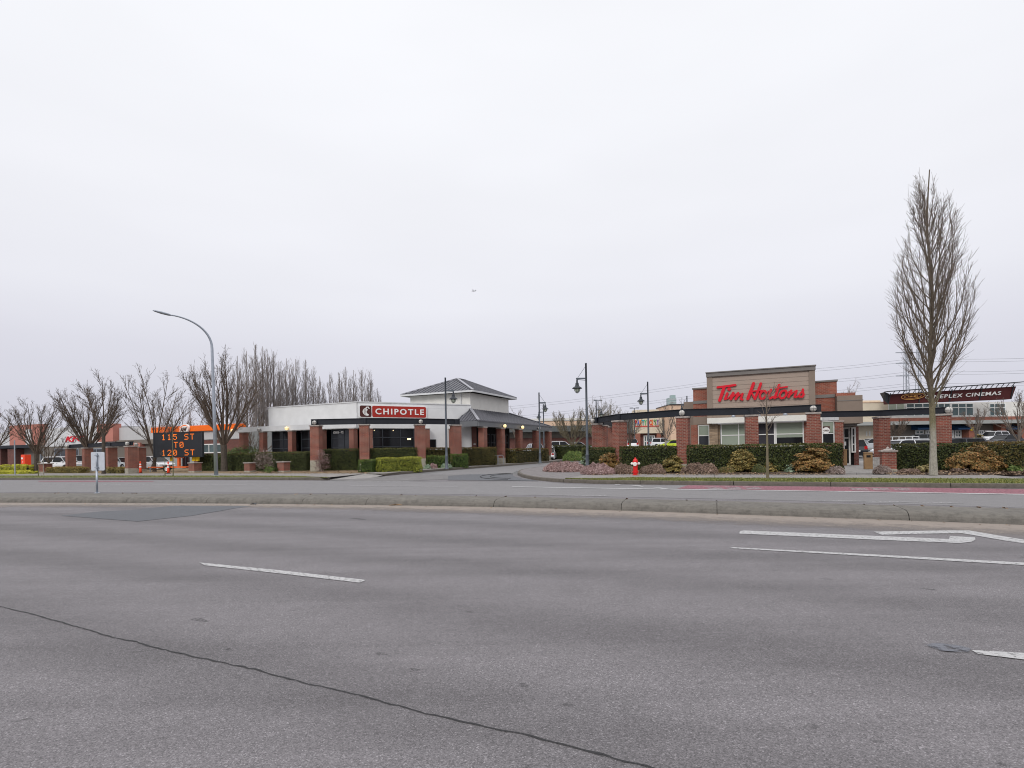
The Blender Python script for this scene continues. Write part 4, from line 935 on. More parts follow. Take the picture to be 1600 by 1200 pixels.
mb = MB(); F0.box(mb, sh(F0, 1318), sh(F0, 1341), zs1-.14, zs1-.01, -5, -.25); mb.build('soffit', 'trim_brown', lo)
part(Fe, cafe, 'entrance_wall', 'interior_dark', sh(Fe, 1312), sh(Fe, 1337), gr, zs1-.2, -.3, 0)
part(Fe, cafe, 'brick_pier', 'brick_dark', sh(Fe, 1333.5), sh(Fe, 1341), gr, zs1-.15, -.6, .2)
window(Fe, cafe, sh(Fe, 1329.3), sh(Fe, 1336.2), zh(Fe, 1332, 707), zs1-.2, .22, 'glass_tint', 'white_frame', (), (.33, .66), .07)
dr = window(Fe, cafe, sh(Fe, 1316.5), sh(Fe, 1328.3), gr+.08, zs1-.2, .08, 'glass_dark', 'white_frame', (), (.72,), .09, name='door')
m2 = MB(); Fe.box(m2, sh(Fe, 1318), sh(Fe, 1321.5), zh(Fe, 1320, 696), zh(Fe, 1320, 690), .12, .14); m2.build('notice', 'white_plastic', dr)
# ------------------------------------------------------------------ pergola round the coffee restaurant
def pp(px, Y, bh, gl): return (PX(px, Y), Y, bh, gl)
pergola('pergola', 'curved black steel pergola on brick pillars in front of the coffee restaurant tower',
        [pp(957.5, 41.5, .4, None), pp(942.5, 39.0, .4, None), pp(933, 36.3, .4, 0), pp(968.5, 32.5, .4, None), pp(1068, 29.3, .4, 0), pp(1174.5, 28.8, .4, None), pp(1271.5, 27.4, .4, 0)],
        3.10, 3.12, 3.50, .2, [[2, 3, 4, 5, 6], [2, 1, 0]], .66)
c = thing('pergola', (PX(1400, 28), 28, .15), 'straight black steel pergola on two brick pillars beside the restaurant entrance', 'pergola')
P_ = [Vector((PX(1283, 28.9), 28.9)), Vector((PX(1378, 28.7), 28.7)), Vector((PX(1474.5, 27.0), 27.0))]
pillar(c, P_[1].x, P_[1].y, .12, 2.90, .60, -.1, .62, basemat='stone_white'); pillar(c, P_[2].x, P_[2].y, .12, 2.90, .64, -.6, .62)
for k, (a, b) in enumerate(((P_[0], P_[1]), (P_[1], P_[2]))):
    t = (b-a).normalized(); mb = MB(); e = .003*k; b2 = b+t*(.2 if k else .02)
    mb.bar((a.x, a.y, 3.08+e), (b2.x, b2.y, 3.08+e), .10, .27); mb.bar((a.x, a.y, 3.225+e), (b2.x, b2.y, 3.225+e), .2, .025); mb.bar((a.x, a.y, 2.935+e), (b2.x, b2.y, 2.935+e), .2, .025)
    mb.build('steel_beam', 'beam_black', c)
globe(c, (P_[2].x+.05, P_[2].y-.28, 3.07), .3, False, .17)
# low brick pier beside the path
def low_pier(px, Y, h, w_, label, rz=-.4, peak=False):
    x = PX(px, Y); z = gz(x, Y)+.15; t = thing('brick_pier', (x, Y, z), label, 'brick pier', 'low brick piers by the pavement'); pillar(t, x, Y, z-.02, z+h, w_, rz, .14, .07, cruci=False, name='shaft', peak=peak); return t
low_pier(1387, 25.2, 1.0, .62, 'low brick pier with white pyramid cap beside the restaurant path', -.42, True)
low_pier(443, 38.6, .78, .66, 'low brick pier with flat cap just right of a fresh green plant')
low_pier(390, 40.4, .74, .62, 'low brick pier with flat cap just left of the bare grey bush')
low_pier(304.5, 43.0, .80, .72, 'low brick pier beside the wheel of the orange message trailer')
low_pier(71, 52.5, .92, .86, 'low brick pier just right of the leftmost complete street tree')
low_pier(39, 54.5, .72, .84, 'low brick pier among yellow shrubs under the orange box')
low_pier(11, 55.5, .66, .84, 'low brick pier at the far left edge of the photo')

# ------------------------------------------------------------------ white grill restaurant with its hipped tower
K = 1.06; kz = lambda z: EYE+(z-EYE)*K
Bc = Vector((-11.4, 40))*K; C1 = Fac(Bc.x, Bc.y, 25); C2 = Fac(Bc.x, Bc.y, -29)
grill = thing('grill_restaurant', (Bc.x, Bc.y, gz(Bc.x, Bc.y)+.15), 'long white stucco restaurant with red sign and hipped grey metal roofs', 'restaurant')
zp = kz(5.2); zb = kz(3.64); zf = kz(3.2); sL = sh(C1, 419.5, 650); sR = sh(C2, 736, 640); g0 = 0.0; zsill = 1.0
mb = MB(); C1.box(mb, sL, -.16, zb, zp-.08, -.3, 0); mb.build('parapet_wall', 'white_stucco', grill)
mb = MB(); C2.box(mb, -.02, sR, zb, zp-.08, -.3, .0); pw = mb.build('parapet_wall', 'white_stucco', grill)
mb = MB(); C1.box(mb, sL-.03, -.05, zp-.08, zp, -.34, .05); C2.box(mb, -.08, sR, zp-.081, zp-.002, -.34, .05); mb.build('coping', 'light_grey_wall', pw)
mb = MB(); C2.box(mb, .0, sR, zp-.41, zp-.395, 0, .006); mb.build('reveal_line', 'light_grey_wall', pw)
# body behind, roof
bl = C1.P(sL, 0, 0); Tc = Vector((-3.39, 44.47))*K; u = C1.u; v = -C1.n
poly = [C1.P(sL+.2, -.25, 0)[:2], (Bc+v*.32)[:], (Tc+v*.4-u*.2)[:], (Tc+v*7.8)[:], (Vector(bl[:2])+v*13)[:]]
mb = MB(); mb.prism([tuple(p) for p in poly], zp-.55, zp-.45); mb.build('roof_deck', 'grey_wall', grill)
mb = MB(); mb.box(C1.P(sL+.15, -6.5, zp/2-.1), (.3, 12.4, zp-.3), C1.rz); mb.build('side_wall', 'light_grey_wall', grill)
mb = MB(); mb.box(C1.P(sL/2, -12.7, zp/2-.1), (abs(sL), .3, zp-.3), C1.rz); mb.build('rear_wall', 'light_grey_wall', grill)
# lower fascia, sill wall, glazing
mb = MB(); C1.box(mb, sL-3.1, .3, zf+.02, zb-.03, .42, .62); mb.build('white_beam', 'light_grey_wall', grill)
mb = MB(); C1.box(mb, sL, -.15, zf, zb-.002, -.25, -.02); C2.box(mb, .05, sh(C2, 668), zf, zb-.002, -.25, -.02); mb.build('lintel', 'white_stucco', grill)
mb = MB(); C1.box(mb, sL, -.1, g0, zsill, -.3, 0); mb.build('sill_wall', 'brick_red', grill)
mb = MB(); C2.box(mb, .1, sh(C2, 660), g0, zsill, -.3, 0); mb.build('sill_wall', 'brick_red', grill)
mb = MB(); C2.box(mb, sh(C2, 661), sR, g0, zb-.003, -.3, -.004); wl = mb.build('wall', 'white_stucco', grill)
window(C2, grill, sh(C2, 669), sh(C2, 681), zh(C2, 675, 699.5), zh(C2, 675, 686.5), .0, 'glass_dark', 'dark_metal', (), (), .06)
mb = MB(); C1.box(mb, sL+.4, -1, g0+.02, zf-.02, -3.0, -2.9); C2.box(mb, .6, sh(C2, 660), g0+.02, zf-.02, -2.9, -2.8); ib = mb.build('interior_wall', 'interior_dark', grill)
mb = MB(); C2.box(mb, sh(C2, 585), sh(C2, 616), kz(2.35), kz(2.85), -2.79, -2.76); mb.build('menu_board', 'menu_tan', ib)
for a, b in ((423.5, 459), (469, 506), (516.5, 556.5)):
    window(C1, grill, sh(C1, a), sh(C1, b), zsill, zf, -.14, 'glass_dark' if a < 500 else 'glass_tint', 'dark_metal', (.5,), (.36, .68), .07)
text_mesh(C1, '12055 - 72', sh(C1, 520), sh(C1, 535.8), zh(C1, 528, 677.3), zh(C1, 528, 673.9), -.08, .01, 'letter_white', grill, 'address_numbers', .03)
w3 = window(C2, grill, sh(C2, 578.5), sh(C2, 648.5), zsill, zf, -.14, 'glass_dark', 'dark_metal', (.28, .68), (.36, .68), .08)
m2 = MB(); C2.box(m2, sh(C2, 579.5), sh(C2, 583.5), zsill+.1, zf-.75, -.125, -.115); m2.build('inner_panel', 'light_grey_wall', w3)
for x_, y_ in ((585.4, 672.5), (615, 672.5)): 
    q = C2.hit(x_, y_); m2 = MB(); m2.sphere(C2.P(q[0], -.105, q[1]), .035, 8); m2.build('pendant_lamp', 'spot_lit', w3, smooth=True)
q = C2.hit(640, 686); m2 = MB(); C2.box(m2, q[0]-.15, q[0]+.15, q[1]-.06, q[1]+.06, -.125, -.11); m2.build('pendant_lamp', 'spot_lit', w3)
for a, b in ((415.5, 423.5), (458.8, 469.3), (505.6, 517), (555.5, 563)): 
    cx_ = sh(C1, (a+b)/2); p = C1.P(cx_, .52, 0); pillar(grill, p.x, p.y, g0, zf, .50, C1.rz, 0, .08, cruci=False, name='brick_pillar')
p = C1.P(sL-2.45, .52, 0); pillar(grill, p.x, p.y, g0, zf, .58, C1.rz, 0, .08, cruci=False, name='brick_pillar')
for px_, lit in ((378.5, 1), (420, 0), (463, 1), (510, 0)):
    p = C1.P(sh(C1, px_)-.25, .78, zf+.17); globe(grill, p, C1.rz*-1, lit == 1)
for a, b in ((573.5, 578.4), (661.5, 668.3), (700.5, 708.5), (709, 711)):
    p = C2.P(sh(C2, (a+b)/2), .28, 0); pillar(grill, p.x, p.y, g0, zf, .46, C2.rz, 0, .08, cruci=False, name='brick_pillar')
# shop sign: maroon square with the pepper, red board with the name
Cs = C2.back(-.02)
def rrect(fac, s0, s1, z0, z1, r_, d, th, mat, parent, name):
    pts = []
    for cx_, cz_, a0 in ((s1-r_, z0+r_, -90), (s1-r_, z1-r_, 0), (s0+r_, z1-r_, 90), (s0+r_, z0+r_, 180)):
        for k in range(6): t = math.radians(a0+k*18); pts.append(fac.P(cx_+r_*math.cos(t), d, cz_+r_*math.sin(t)))
    mb = MB(); mb.poly3(pts, th, (*fac.n, 0)); return mb.build(name, mat, parent)
c3 = lambda x, y: Cs.hit(555+x/13.91, 628+y/13.91)
s0, zt_ = c3(78, 70); s1, zb_ = c3(1545, 352); zt_ = (zt_+c3(1545, 92)[1])/2; zb_ = (zb_+c3(78, 350)[1])/2
board = rrect(Cs, s0, s1, zb_, zt_, .14, .10, .12, 'white_plastic', grill, 'shop_sign')
sm = c3(345, 200)[0]; s2 = c3(362, 200)[0]; mg = .055
rrect(Cs, s0+mg, sm, zb_+mg, zt_-mg, .12, .115, .03, 'sign_maroon', board, 'emblem_panel')
rrect(Cs, s2, s1-mg, zb_+mg, zt_-mg, .12, .115, .03, 'sign_red', board, 'name_panel')
text_mesh(Cs, 'CHIPOTLE', c3(425, 0)[0], c3(1478, 0)[0], zb_+(zt_-zb_)*.27, zb_+(zt_-zb_)*.74, .117, .03, 'letter_white', board, 'sign_text', .022, sp_=1.28)
pc = ((s0+sm)/2+.02, (zb_+zt_)/2); R_ = (zt_-zb_)*.36; out = []; pw_ = R_*.62
outline = [(.25, .55), (.05, .68), (-.25, .62), (-.55, .30), (-.66, -.10), (-.52, -.55), (-.15, -.88), (.30, -.98), (.62, -.90), (.70, -.72), (.48, -.60), (.25, -.40), (.18, -.10), (.34, .15), (.42, .38)]
mb = MB(); mb.poly3([Cs.P(pc[0]+x*R_, .135, pc[1]+y*R_) for x, y in outline], .02, (*Cs.n, 0)); mb.build('emblem', 'letter_white', board)
mb = MB(); stroke(mb, Cs, [(pc[0]+x*R_, pc[1]+y*R_) for x, y in ((.0, .55), (.2, .88), (.55, .92), (.74, .62))], R_*.2, .118, .03); mb.build('emblem_stem', 'letter_white', board)
mb = MB(); k = 0
for i in range(-3, 3):
    for j in (-1, 1):
        a0 = (-.45+.0*j, i*.25-.15); k += 1
        x0, y0 = pc[0]+(-.42)*R_, pc[1]+(i*.24-.05)*R_; x1, y1 = pc[0]+.10*R_, pc[1]+(i*.24-.05+.26*j)*R_
        if abs(i*.24) < .6: mb.bar(Cs.P(x0, .139+.0004*k, y0), Cs.P(x1, .139+.0004*k, y1), .006, .012, (*Cs.n, 0))
mb.build('emblem_crosshatch', 'sign_maroon', board)
# tower and its hip roof
def ribs(E0, E1, T0, T1, step, mat, parent, name='standing_seams', h=.05):
    E0, E1, T0, T1 = map(Vector, (E0, E1, T0, T1)); a = (E1-E0); L = a.length; a /= L; up_ = (T0-E0)-a*((T0-E0).dot(a)); H_ = up_.length; up_ /= H_; nn = a.cross(up_).normalized()
    if nn.z < 0: nn = -nn
    t0 = (T0-E0).dot(a); t1 = (T1-E0).dot(a); mb = MB(); k = int(L/step)
    for i in range(1, k+1):
        x = i*L/(k+1); l = H_*min(1, x/max(t0, 1e-3), (L-x)/max(L-t1, 1e-3))
        if l > .15: p = E0+a*x+nn*(h/2); mb.bar(p, p+up_*(l-.03), .05, h, nn)
    mb.build(name, mat, parent)
zTw = kz(6.2); TW, TD = 6.36, 7.84
tp = [Tc-u*TW, Tc, Tc+v*TD, Tc-u*TW+v*TD]
mb = MB(); mb.prism([tuple(p) for p in tp], zb-.3, zTw); tw = mb.build('tower_wall', 'cream_stucco', grill)
mb = MB(); tp2 = [Tc-u*(TW-.05)+v*.05, Tc+v*.05-u*.02, Tc+v*(TD-.05)-u*.02, Tc-u*(TW-.05)+v*(TD-.05)]; mb.prism([tuple(p) for p in tp2], g0, zb-.302); mb.build('lower_wall', 'light_grey_wall', grill)
ov = .62; ep = [Tc-u*(TW+ov)-v*ov, Tc+u*ov-v*ov, Tc+u*ov+v*(TD+ov), Tc-u*(TW+ov)+v*(TD+ov)]
apx = Tc-u*TW/2+v*TD/2; zE = zTw+.13; zA = kz(7.88); rdg = (TD-TW)/2
A0 = apx-v*rdg; A1 = apx+v*rdg
E3 = [Vector((p.x, p.y, zE)) for p in ep]; a0 = Vector((A0.x, A0.y, zA)); a1 = Vector((A1.x, A1.y, zA))
mb = MB(); mb.add([*E3, a0, a1], [(0, 1, 4), (1, 2, 5, 4), (2, 3, 5), (3, 0, 4, 5), (3, 2, 1, 0)]); rf = mb.build('hip_roof', 'roof_metal', tw)
mb = MB()
for i in range(4):
    a, b = E3[i], E3[(i+1) % 4]; dz = Vector((0, 0, -.07)); mb.bar(a+dz, b+dz, .10+.004*(i % 2), .15+.004*(i % 2))
mb.build('gutter', 'light_grey_wall', tw)
ribs(E3[0], E3[1], a0, a0, .42, 'roof_rib', rf); ribs(E3[1], E3[2], a0, a1, .42, 'roof_rib', rf)
mb = MB()
for p_, q_ in ((E3[0], a0), (E3[1], a0), (E3[2], a1), (a0, a1)): mb.bar(p_+Vector((0, 0, .05)), q_+Vector((0, 0, .05)), .24, .05)
mb.build('ridge_cap', 'ridge_cap', rf)
mb = MB(); q = C1.n
dp = Tc-u*.9; mb.tube([(dp.x+q.x*.06, dp.y+q.y*.06, zTw-.05), (dp.x+q.x*.06, dp.y+q.y*.06, zb+.4)], .05, 8); mb.build('downpipe', 'light_grey_wall', tw)
# portico roof along the driveway
Cc = Vector((-2.6, 42.3))*K; Lp = 17.0; Dd = Cc-u*2.3; Ee = Cc+v*Lp; ze0, ze1 = kz(3.30), kz(3.77); zr = kz(4.86)
Tn = Tc-v*.0; Tf = Tc+v*TD
tri = lambda p, z: Vector((p.x, p.y, z))
Ef = Ee-u*7.5
mb = MB(); Tn3, Tf3 = tri(Tn+u*.02, zr), tri(Tf+u*.02, zr)
mb.add([tri(Cc, ze1), tri(Ee, ze1), Tf3, Tn3, tri(Dd, ze1), tri(Ef, ze1), tri(Tf-u*6, zr)], [(0, 1, 2, 3), (4, 0, 3), (1, 5, 6, 2)]); pr = mb.build('portico_roof', 'roof_metal', grill)
sol = pr.modifiers.new('solid', 'SOLIDIFY'); sol.thickness = .06; sol.offset = -1
ribs(tri(Cc, ze1), tri(Ee, ze1), Tn3, Tf3, .42, 'roof_rib', pr, h=.045); ribs(tri(Dd, ze1), tri(Cc, ze1), Tn3, Tn3, .30, 'roof_rib', pr)
for a, b in ((tri(Cc, ze1+.05), Tn3+Vector((0, 0, .05))), (tri(Ee, ze1+.04), Tf3+Vector((0, 0, .04)))): mb = MB(); mb.bar(a, b, .24, .05); mb.build('ridge_cap', 'ridge_cap', pr)
mb = MB(); zm = (ze0+ze1)/2-.02; mb.bar(tri(Cc-v*.06, zm), tri(Ee, zm), .16, ze1-ze0-.04); mb.bar(tri(Dd, zm+.003), tri(Cc-u*.09, zm+.003), .16, ze1-ze0-.05); mb.build('fascia', 'gutter_grey', pr)
mb = MB(); mb.bar(tri(Cc-v*.1+u*.05, ze1-.03), tri(Ee+u*.05, ze1-.03), .14, .10); mb.build('gutter', 'roof_metal', pr)
mb = MB(); mb.add([tri(Cc-u*.1, ze0+.12), tri(Ee-u*.1, ze0+.12), tri(Tf, ze0+.12), tri(Tn, ze0+.12)], [(0, 1, 2, 3)]); mb.build('ceiling', 'grey_wall', pr)
for i, (Y, gl) in enumerate(((43.1, None), (46.1, 1), (49.5, 1), (53.2, 0), (57.3, None))):
    t = (Y*K-Cc.y)/v.y; p = Cc+v*max(t, .35)-u*.12
    if i == 4: p = Cc+v*(Lp-.6)-u*.12
    pillar(grill, p.x, p.y, .12, ze0-.01, .60, C1.rz, .55, .09)
    if gl is not None: q = p+u*.42; globe(grill, (q.x, q.y, ze0+.16), -1.2, gl == 1)
Fr = Fac(Tf.x, Tf.y, -65)      # the tower side that faces the driveway
Fr = Fac(Tc.x, Tc.y, -65)
part(Fr, grill, 'shopfront', 'interior_dark', 1.0, TD+.06, g0, ze0+.1, .0, .03)
for a in (1.3, 2.5, 3.7, 5.4, 6.5): window(Fr, grill, a, a+1.0, g0+.15, 2.9, .035, 'glass_dark', 'dark_metal', (), (.7,), .07)
part(Fr, grill, 'brick_panel', 'brick_dark', .15, .95, g0, ze0+.1, .0, .05)
text_mesh(Fr, 'CHIPOTLE', .35, .75, 1.9, 2.0, .06, .01, 'letter_white', grill, 'small_sign', .01)
part(Fr, grill, 'brick_panel', 'brick_dark', 4.75, 5.3, g0, ze0+.1, .035, .12)
mb = MB(); p = Tf+v*2.8-u*.2; mb.box((p.x, p.y, ze0/2), (.5, .5, ze0), C1.rz); mb.build('brick_pillar', 'brick_dark', grill)
# its black pergola
def pc_(px, bh, gl, pxh): Y = 1.92*840/pxh; return (PX(px, Y), Y, bh, gl)
pergola('pergola', 'gently curved black steel pergola under the red restaurant sign', [pc_(494.5, .75, 0, 41.3), pc_(570, .5, None, 41.6), pc_(656.5, .75, 0, 40.3), pc_(712.5, .4, None, 38.6)], 3.42, 3.44, 3.86, .2, None, .70, .12)
mb = MB()

# ------------------------------------------------------------------ burger restaurant with the orange fascia
AW = Fac(PX(300, 62), 62, 25)
burger = thing('burger_restaurant', (AW.o.x, AW.o.y, gz(*AW.o)), 'low burger restaurant with a bright orange fascia and oval sign', 'restaurant')
za0, za1 = zh(AW, 300, 674.3), zh(AW, 300, 665.6); a0_, a1_ = sh(AW, 241, 670), sh(AW, 378, 668)
part(AW, burger, 'orange_fascia', 'orange_fascia', a0_, a1_, za0, za1, -.5, .4, .02)
part(AW, burger, 'wall', 'grey_wall', a0_+.2, a1_-.2, gz(*AW.o)-.2, za0, -10, 0)
part(AW, burger, 'grey_band', 'metal_grey_panel', a0_+.25, a1_-.1, zh(AW, 320, 687), za0-.02, 0, .12)
part(AW, burger, 'brick_wall', 'brick_dark', sh(AW, 304), a1_-.3, gz(*AW.o)-.2, zh(AW, 320, 688), .0, .10)
window(AW, burger, sh(AW, 318.5), sh(AW, 348), zh(AW, 330, 708), zh(AW, 330, 693.5), .11, 'glass_shop', 'white_frame', (.33, .66), (), .12)
window(AW, burger, sh(AW, 285), sh(AW, 296), gz(*AW.o), zh(AW, 290, 712), .01, 'glass_dark', 'dark_metal', (.5,), (), .1, name='door')
q = AW.hit(295.2, 670.6); ns = 28
def oval(fac, c_, rx, ry, d, th, mat, parent, name, tilt=0):
    mb = MB(); mb.poly3([fac.P(c_[0]+rx*math.cos(2*math.pi*k/ns), d, c_[1]+ry*math.sin(2*math.pi*k/ns)+tilt*rx*math.cos(2*math.pi*k/ns)) for k in range(ns)], th, (*fac.n, 0)); return mb.build(name, mat, parent)
ov_ = oval(AW, q, .84, .56, .62, .2, 'letter_white', burger, 'oval_sign', .12); oval(AW, (q[0]-.02, q[1]-.02), .76, .48, .63, .02, 'orange_fascia', ov_, 'orange_ring', .12); oval(AW, (q[0]+.03, q[1]-.05), .70, .40, .64, .02, 'letter_white', ov_, 'white_field', .12)
text_mesh(AW, 'A&W', q[0]-.58, q[0]+.60, q[1]-.30, q[1]+.20, .65, .03, 'letter_brown', ov_, 'sign_text', .03, .25)
# ------------------------------------------------------------------ chicken restaurant at the far left
KF = Fac(PX(100, 74), 74, 25); gk = gz(*KF.o)-.2
chick = thing('chicken_restaurant', (KF.o.x, KF.o.y, gk), 'pale grey chicken restaurant with salmon towers and red slanted letters', 'restaurant')
def kr(name, mat, a, b, yt, yb, d0, d1, py=None):
    m_ = (a+b)/2; return part(KF, chick, name, mat, sh(KF, a), sh(KF, b), zh(KF, m_, yb), zh(KF, m_, yt), d0, d1)
kr('upper_wall', 'light_grey_wall', 55, 165, 667.5, 697, -8, 0); kr('upper_wall', 'light_grey_wall', -80, 24, 678, 698, -8, .0)
kr('upper_wall', 'metal_grey_panel', 184, 262, 666.5, 687, -4, -.02); kr('grey_band', 'taupe_wall', 184, 262, 687, 694, -8, .3); kr('salmon_pier', 'salmon_stucco', 205, 225, 692, 700, -1, .5)
tt = kr('salmon_tower', 'salmon_stucco', 161, 186, 662.5, 690, -.3, .7); kr('salmon_tower', 'salmon_stucco', 23, 71, 664, 696, -.3, .6); kr('white_panel', 'light_grey_wall', 49.5, 58, 671, 696, .6, .7)
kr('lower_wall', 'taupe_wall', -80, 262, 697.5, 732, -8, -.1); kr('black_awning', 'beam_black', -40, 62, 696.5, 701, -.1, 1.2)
for a, b in ((-20, -6), (5, 14), (25, 36)): kr('brick_pier', 'brick_dark', a, b, 701.5, 732, -.1, 1.0)
for a, b in ((14.5, 22), (84, 103), (112, 122), (140, 160), (62, 68)): window(KF, chick, sh(KF, a), sh(KF, b), gk+.6, zh(KF, a, 701), -.08, 'glass_tint', 'grey_wall' if False else 'galvanised', (.5,), (), .1)
text_mesh(KF, 'KFC', sh(KF, 103.5), sh(KF, 136), zh(KF, 117, 690.6), zh(KF, 117, 681), .02, .10, 'letter_white', chick, 'letter_outline', .09, .3)
text_mesh(KF, 'KFC', sh(KF, 103.9), sh(KF, 135.6), zh(KF, 117, 690.2), zh(KF, 117, 681.4), .13, .06, 'letter_red', chick, 'sign_text', .03, .3)
pergola('pergola', 'low black steel pergola on brick pillars behind the median sign post', [pp(110.5, 53, .3, 0), pp(137, 50, .3, None), pp(174, 46.5, .45, None), pp(205, 44, .45, 0)], 2.22, 2.24, 2.58, .2, None, .74)
p = thing('brick_column', (PX(219, 49), 49, -.1), 'single brick column with a globe lamp behind the low black pergola', 'brick column'); pillar(p, PX(219, 49), 49, -.12, 2.2, .72, -.4, .3, name='shaft'); globe(p, (PX(214, 48.7), 48.6, 2.4))

# ------------------------------------------------------------------ cinema beyond the car park
CI = Fac(PX(1480, 88), 88, 0); gc = gz(*CI.o)
cine = thing('cinema', (CI.o.x, CI.o.y, gc), 'wide cream cinema with maroon roof sign, tall windows and blue awnings', 'cinema')
def cr_(name, mat, a, b, yt, yb, d0, d1, bev=0):
    m_ = (a+b)/2; return part(CI, cine, name, mat, sh(CI, a), sh(CI, b), zh(CI, m_, yb), zh(CI, m_, yt), d0, d1, bev)
cr_('upper_wall', 'cream_stucco', 1388, 1720, 628, 651.5, -12, 0); cr_('end_block', 'beige_stucco', 1322, 1388, 629, 660, -9, .1); cr_('end_block', 'beige_stucco', 1345, 1390, 624, 633, -9, -2)
cr_('end_cap', 'peach_stucco', 1321, 1388.5, 628, 629.2, -9.1, .2)
cr_('brick_band', 'brick_orange', 1388, 1720, 651, 656.4, -6, .1); cr_('cream_band', 'cream_stucco', 1388, 1720, 656.5, 657.4, -6, .15)
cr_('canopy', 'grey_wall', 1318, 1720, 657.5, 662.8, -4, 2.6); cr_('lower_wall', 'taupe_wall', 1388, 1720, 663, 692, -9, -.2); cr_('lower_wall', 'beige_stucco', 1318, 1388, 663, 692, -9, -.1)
for a, b in ((1416, 1456), (1456.5, 1486), (1486.5, 1522), (1546, 1572), (1600, 1640)):
    window(CI, cine, sh(CI, a), sh(CI, b), zh(CI, a, 650.8), zh(CI, a, 630), .02, 'glass_shop', 'white_frame', (.33, .66), (.66,), .16)
window(CI, cine, sh(CI, 1388), sh(CI, 1415), zh(CI, 1400, 650.8), zh(CI, 1400, 630), .02, 'pale_green_panel', 'white_frame', (.5,), (), .14)
for a, b in ((1424, 1456), (1486, 1505), (1562, 1582)):
    m_ = (a+b)/2; z0_, z1_ = zh(CI, m_, 671.5), zh(CI, m_, 663.2); s0_, s1_ = sh(CI, a), sh(CI, b)
    mb = MB(); mb.add([CI.P(s0_, .0, z1_), CI.P(s1_, .0, z1_), CI.P(s1_, 1.5, z0_+.25), CI.P(s0_, 1.5, z0_+.25), CI.P(s0_, 1.5, z0_), CI.P(s1_, 1.5, z0_), CI.P(s0_, 0, z0_), CI.P(s1_, 0, z0_)], [(0, 1, 2, 3), (3, 2, 5, 4), (0, 3, 4, 6), (1, 7, 5, 2)]); mb.build('awning', 'awning_blue', cine)
for a, b in ((1431, 1445), (1447, 1456), (1487, 1492), (1493, 1503.5), (1530, 1539), (1540, 1550), (1565, 1574), (1354, 1361), (1382, 1386)):
    top = 672 if a > 1400 else 674; bot = 684 if a > 1400 else 681
    window(CI, cine, sh(CI, a), sh(CI, b), zh(CI, a, bot), zh(CI, a, top), -.15, 'glass_shop', 'white_frame', (.5,) if b-a > 8 else (), (.5,), .22, name='door' if a > 1400 else 'window')
for a, b in ((1504.5, 1513), (1554, 1563), (1586, 1592)): cr_('brick_pier', 'brick_orange', a, b, 663, 686, -.2, 1.2)
cr_('yellow_sign', 'safety_yellow', 1506.5, 1511.5, 668, 673, 1.2, 1.3)
# roof sign: leans out from the wall, with its lattice roof
SL_ = at(1387.5, 631.5, 86); 
Cn = Fac(at(1387.5, 620, 85.2).x, 85.2, 5.2)
zl0, zl1 = zh(Cn, 1387.5, 631.3), zh(Cn, 1387.5, 616.6); sE = sh(Cn, 1580.5, 612); zr0, zr1 = zh(Cn, 1580, 623.4), zh(Cn, 1580, 604.3)
mb = MB(); mb.add([Cn.P(0, 0, zl0), Cn.P(sE, 0, zr0), Cn.P(sE+.3, .5, zr1), Cn.P(-.1, .5, zl1), Cn.P(0, -1.2, zl0), Cn.P(sE, -1.2, zr0), Cn.P(sE+.3, -1.2, zr1), Cn.P(-.1, -1.2, zl1)],
    [(0, 1, 2, 3), (7, 6, 5, 4), (0, 3, 7, 4), (1, 5, 6, 2), (3, 2, 6, 7), (0, 4, 5, 1)]); sg = mb.build('roof_sign', 'cinema_maroon', cine)
zcL, zcR = zh(Cn, 1377, 613.2), zh(Cn, 1584, 598.4)
for d_, w_, h_ in ((1.15, .9, .10),):
    mb = MB(); mb.bar(Cn.P(-1.0, d_, zcL), Cn.P(sE+.6, d_, zcR), w_, h_); mb.build('sign_canopy', 'dark_metal', sg)
for k in range(24):
    t = (k+.5)/24; s_ = sE*t; zt_2 = zl1+(zr1-zl1)*t; zc_ = zcL+(zcR-zcL)*((s_+1)/(sE+1.6)); mb = MB(); mb.bar(Cn.P(s_, .5, zt_2-.05), Cn.P(s_, 1.1, zc_-.06), .07, .07); mb.build('strut', 'dark_metal', sg)
for k in (.0, .25, .5, .74, .99):
    s_ = sE*k; mb = MB(); mb.bar(Cn.P(s_, .06, zl0+(zr0-zl0)*k), Cn.P(s_, .66, zl1+(zr1-zl1)*k+.15), .12, .10); mb.build('post', 'dark_metal', sg)
mb = MB(); mb.add([Cn.P(-1.0, .9, zcL-.02), Cn.P(-.12, .52, zl1+.1), Cn.P(-.02, .0, zl0), Cn.P(-1.0, -.4, zcL-.1), Cn.P(-.62, -.2, zl0+.75)], [(0, 1, 2, 4), (0, 4, 3), (3, 4, 2)]); mb.build('end_panel', 'dark_metal', sg)
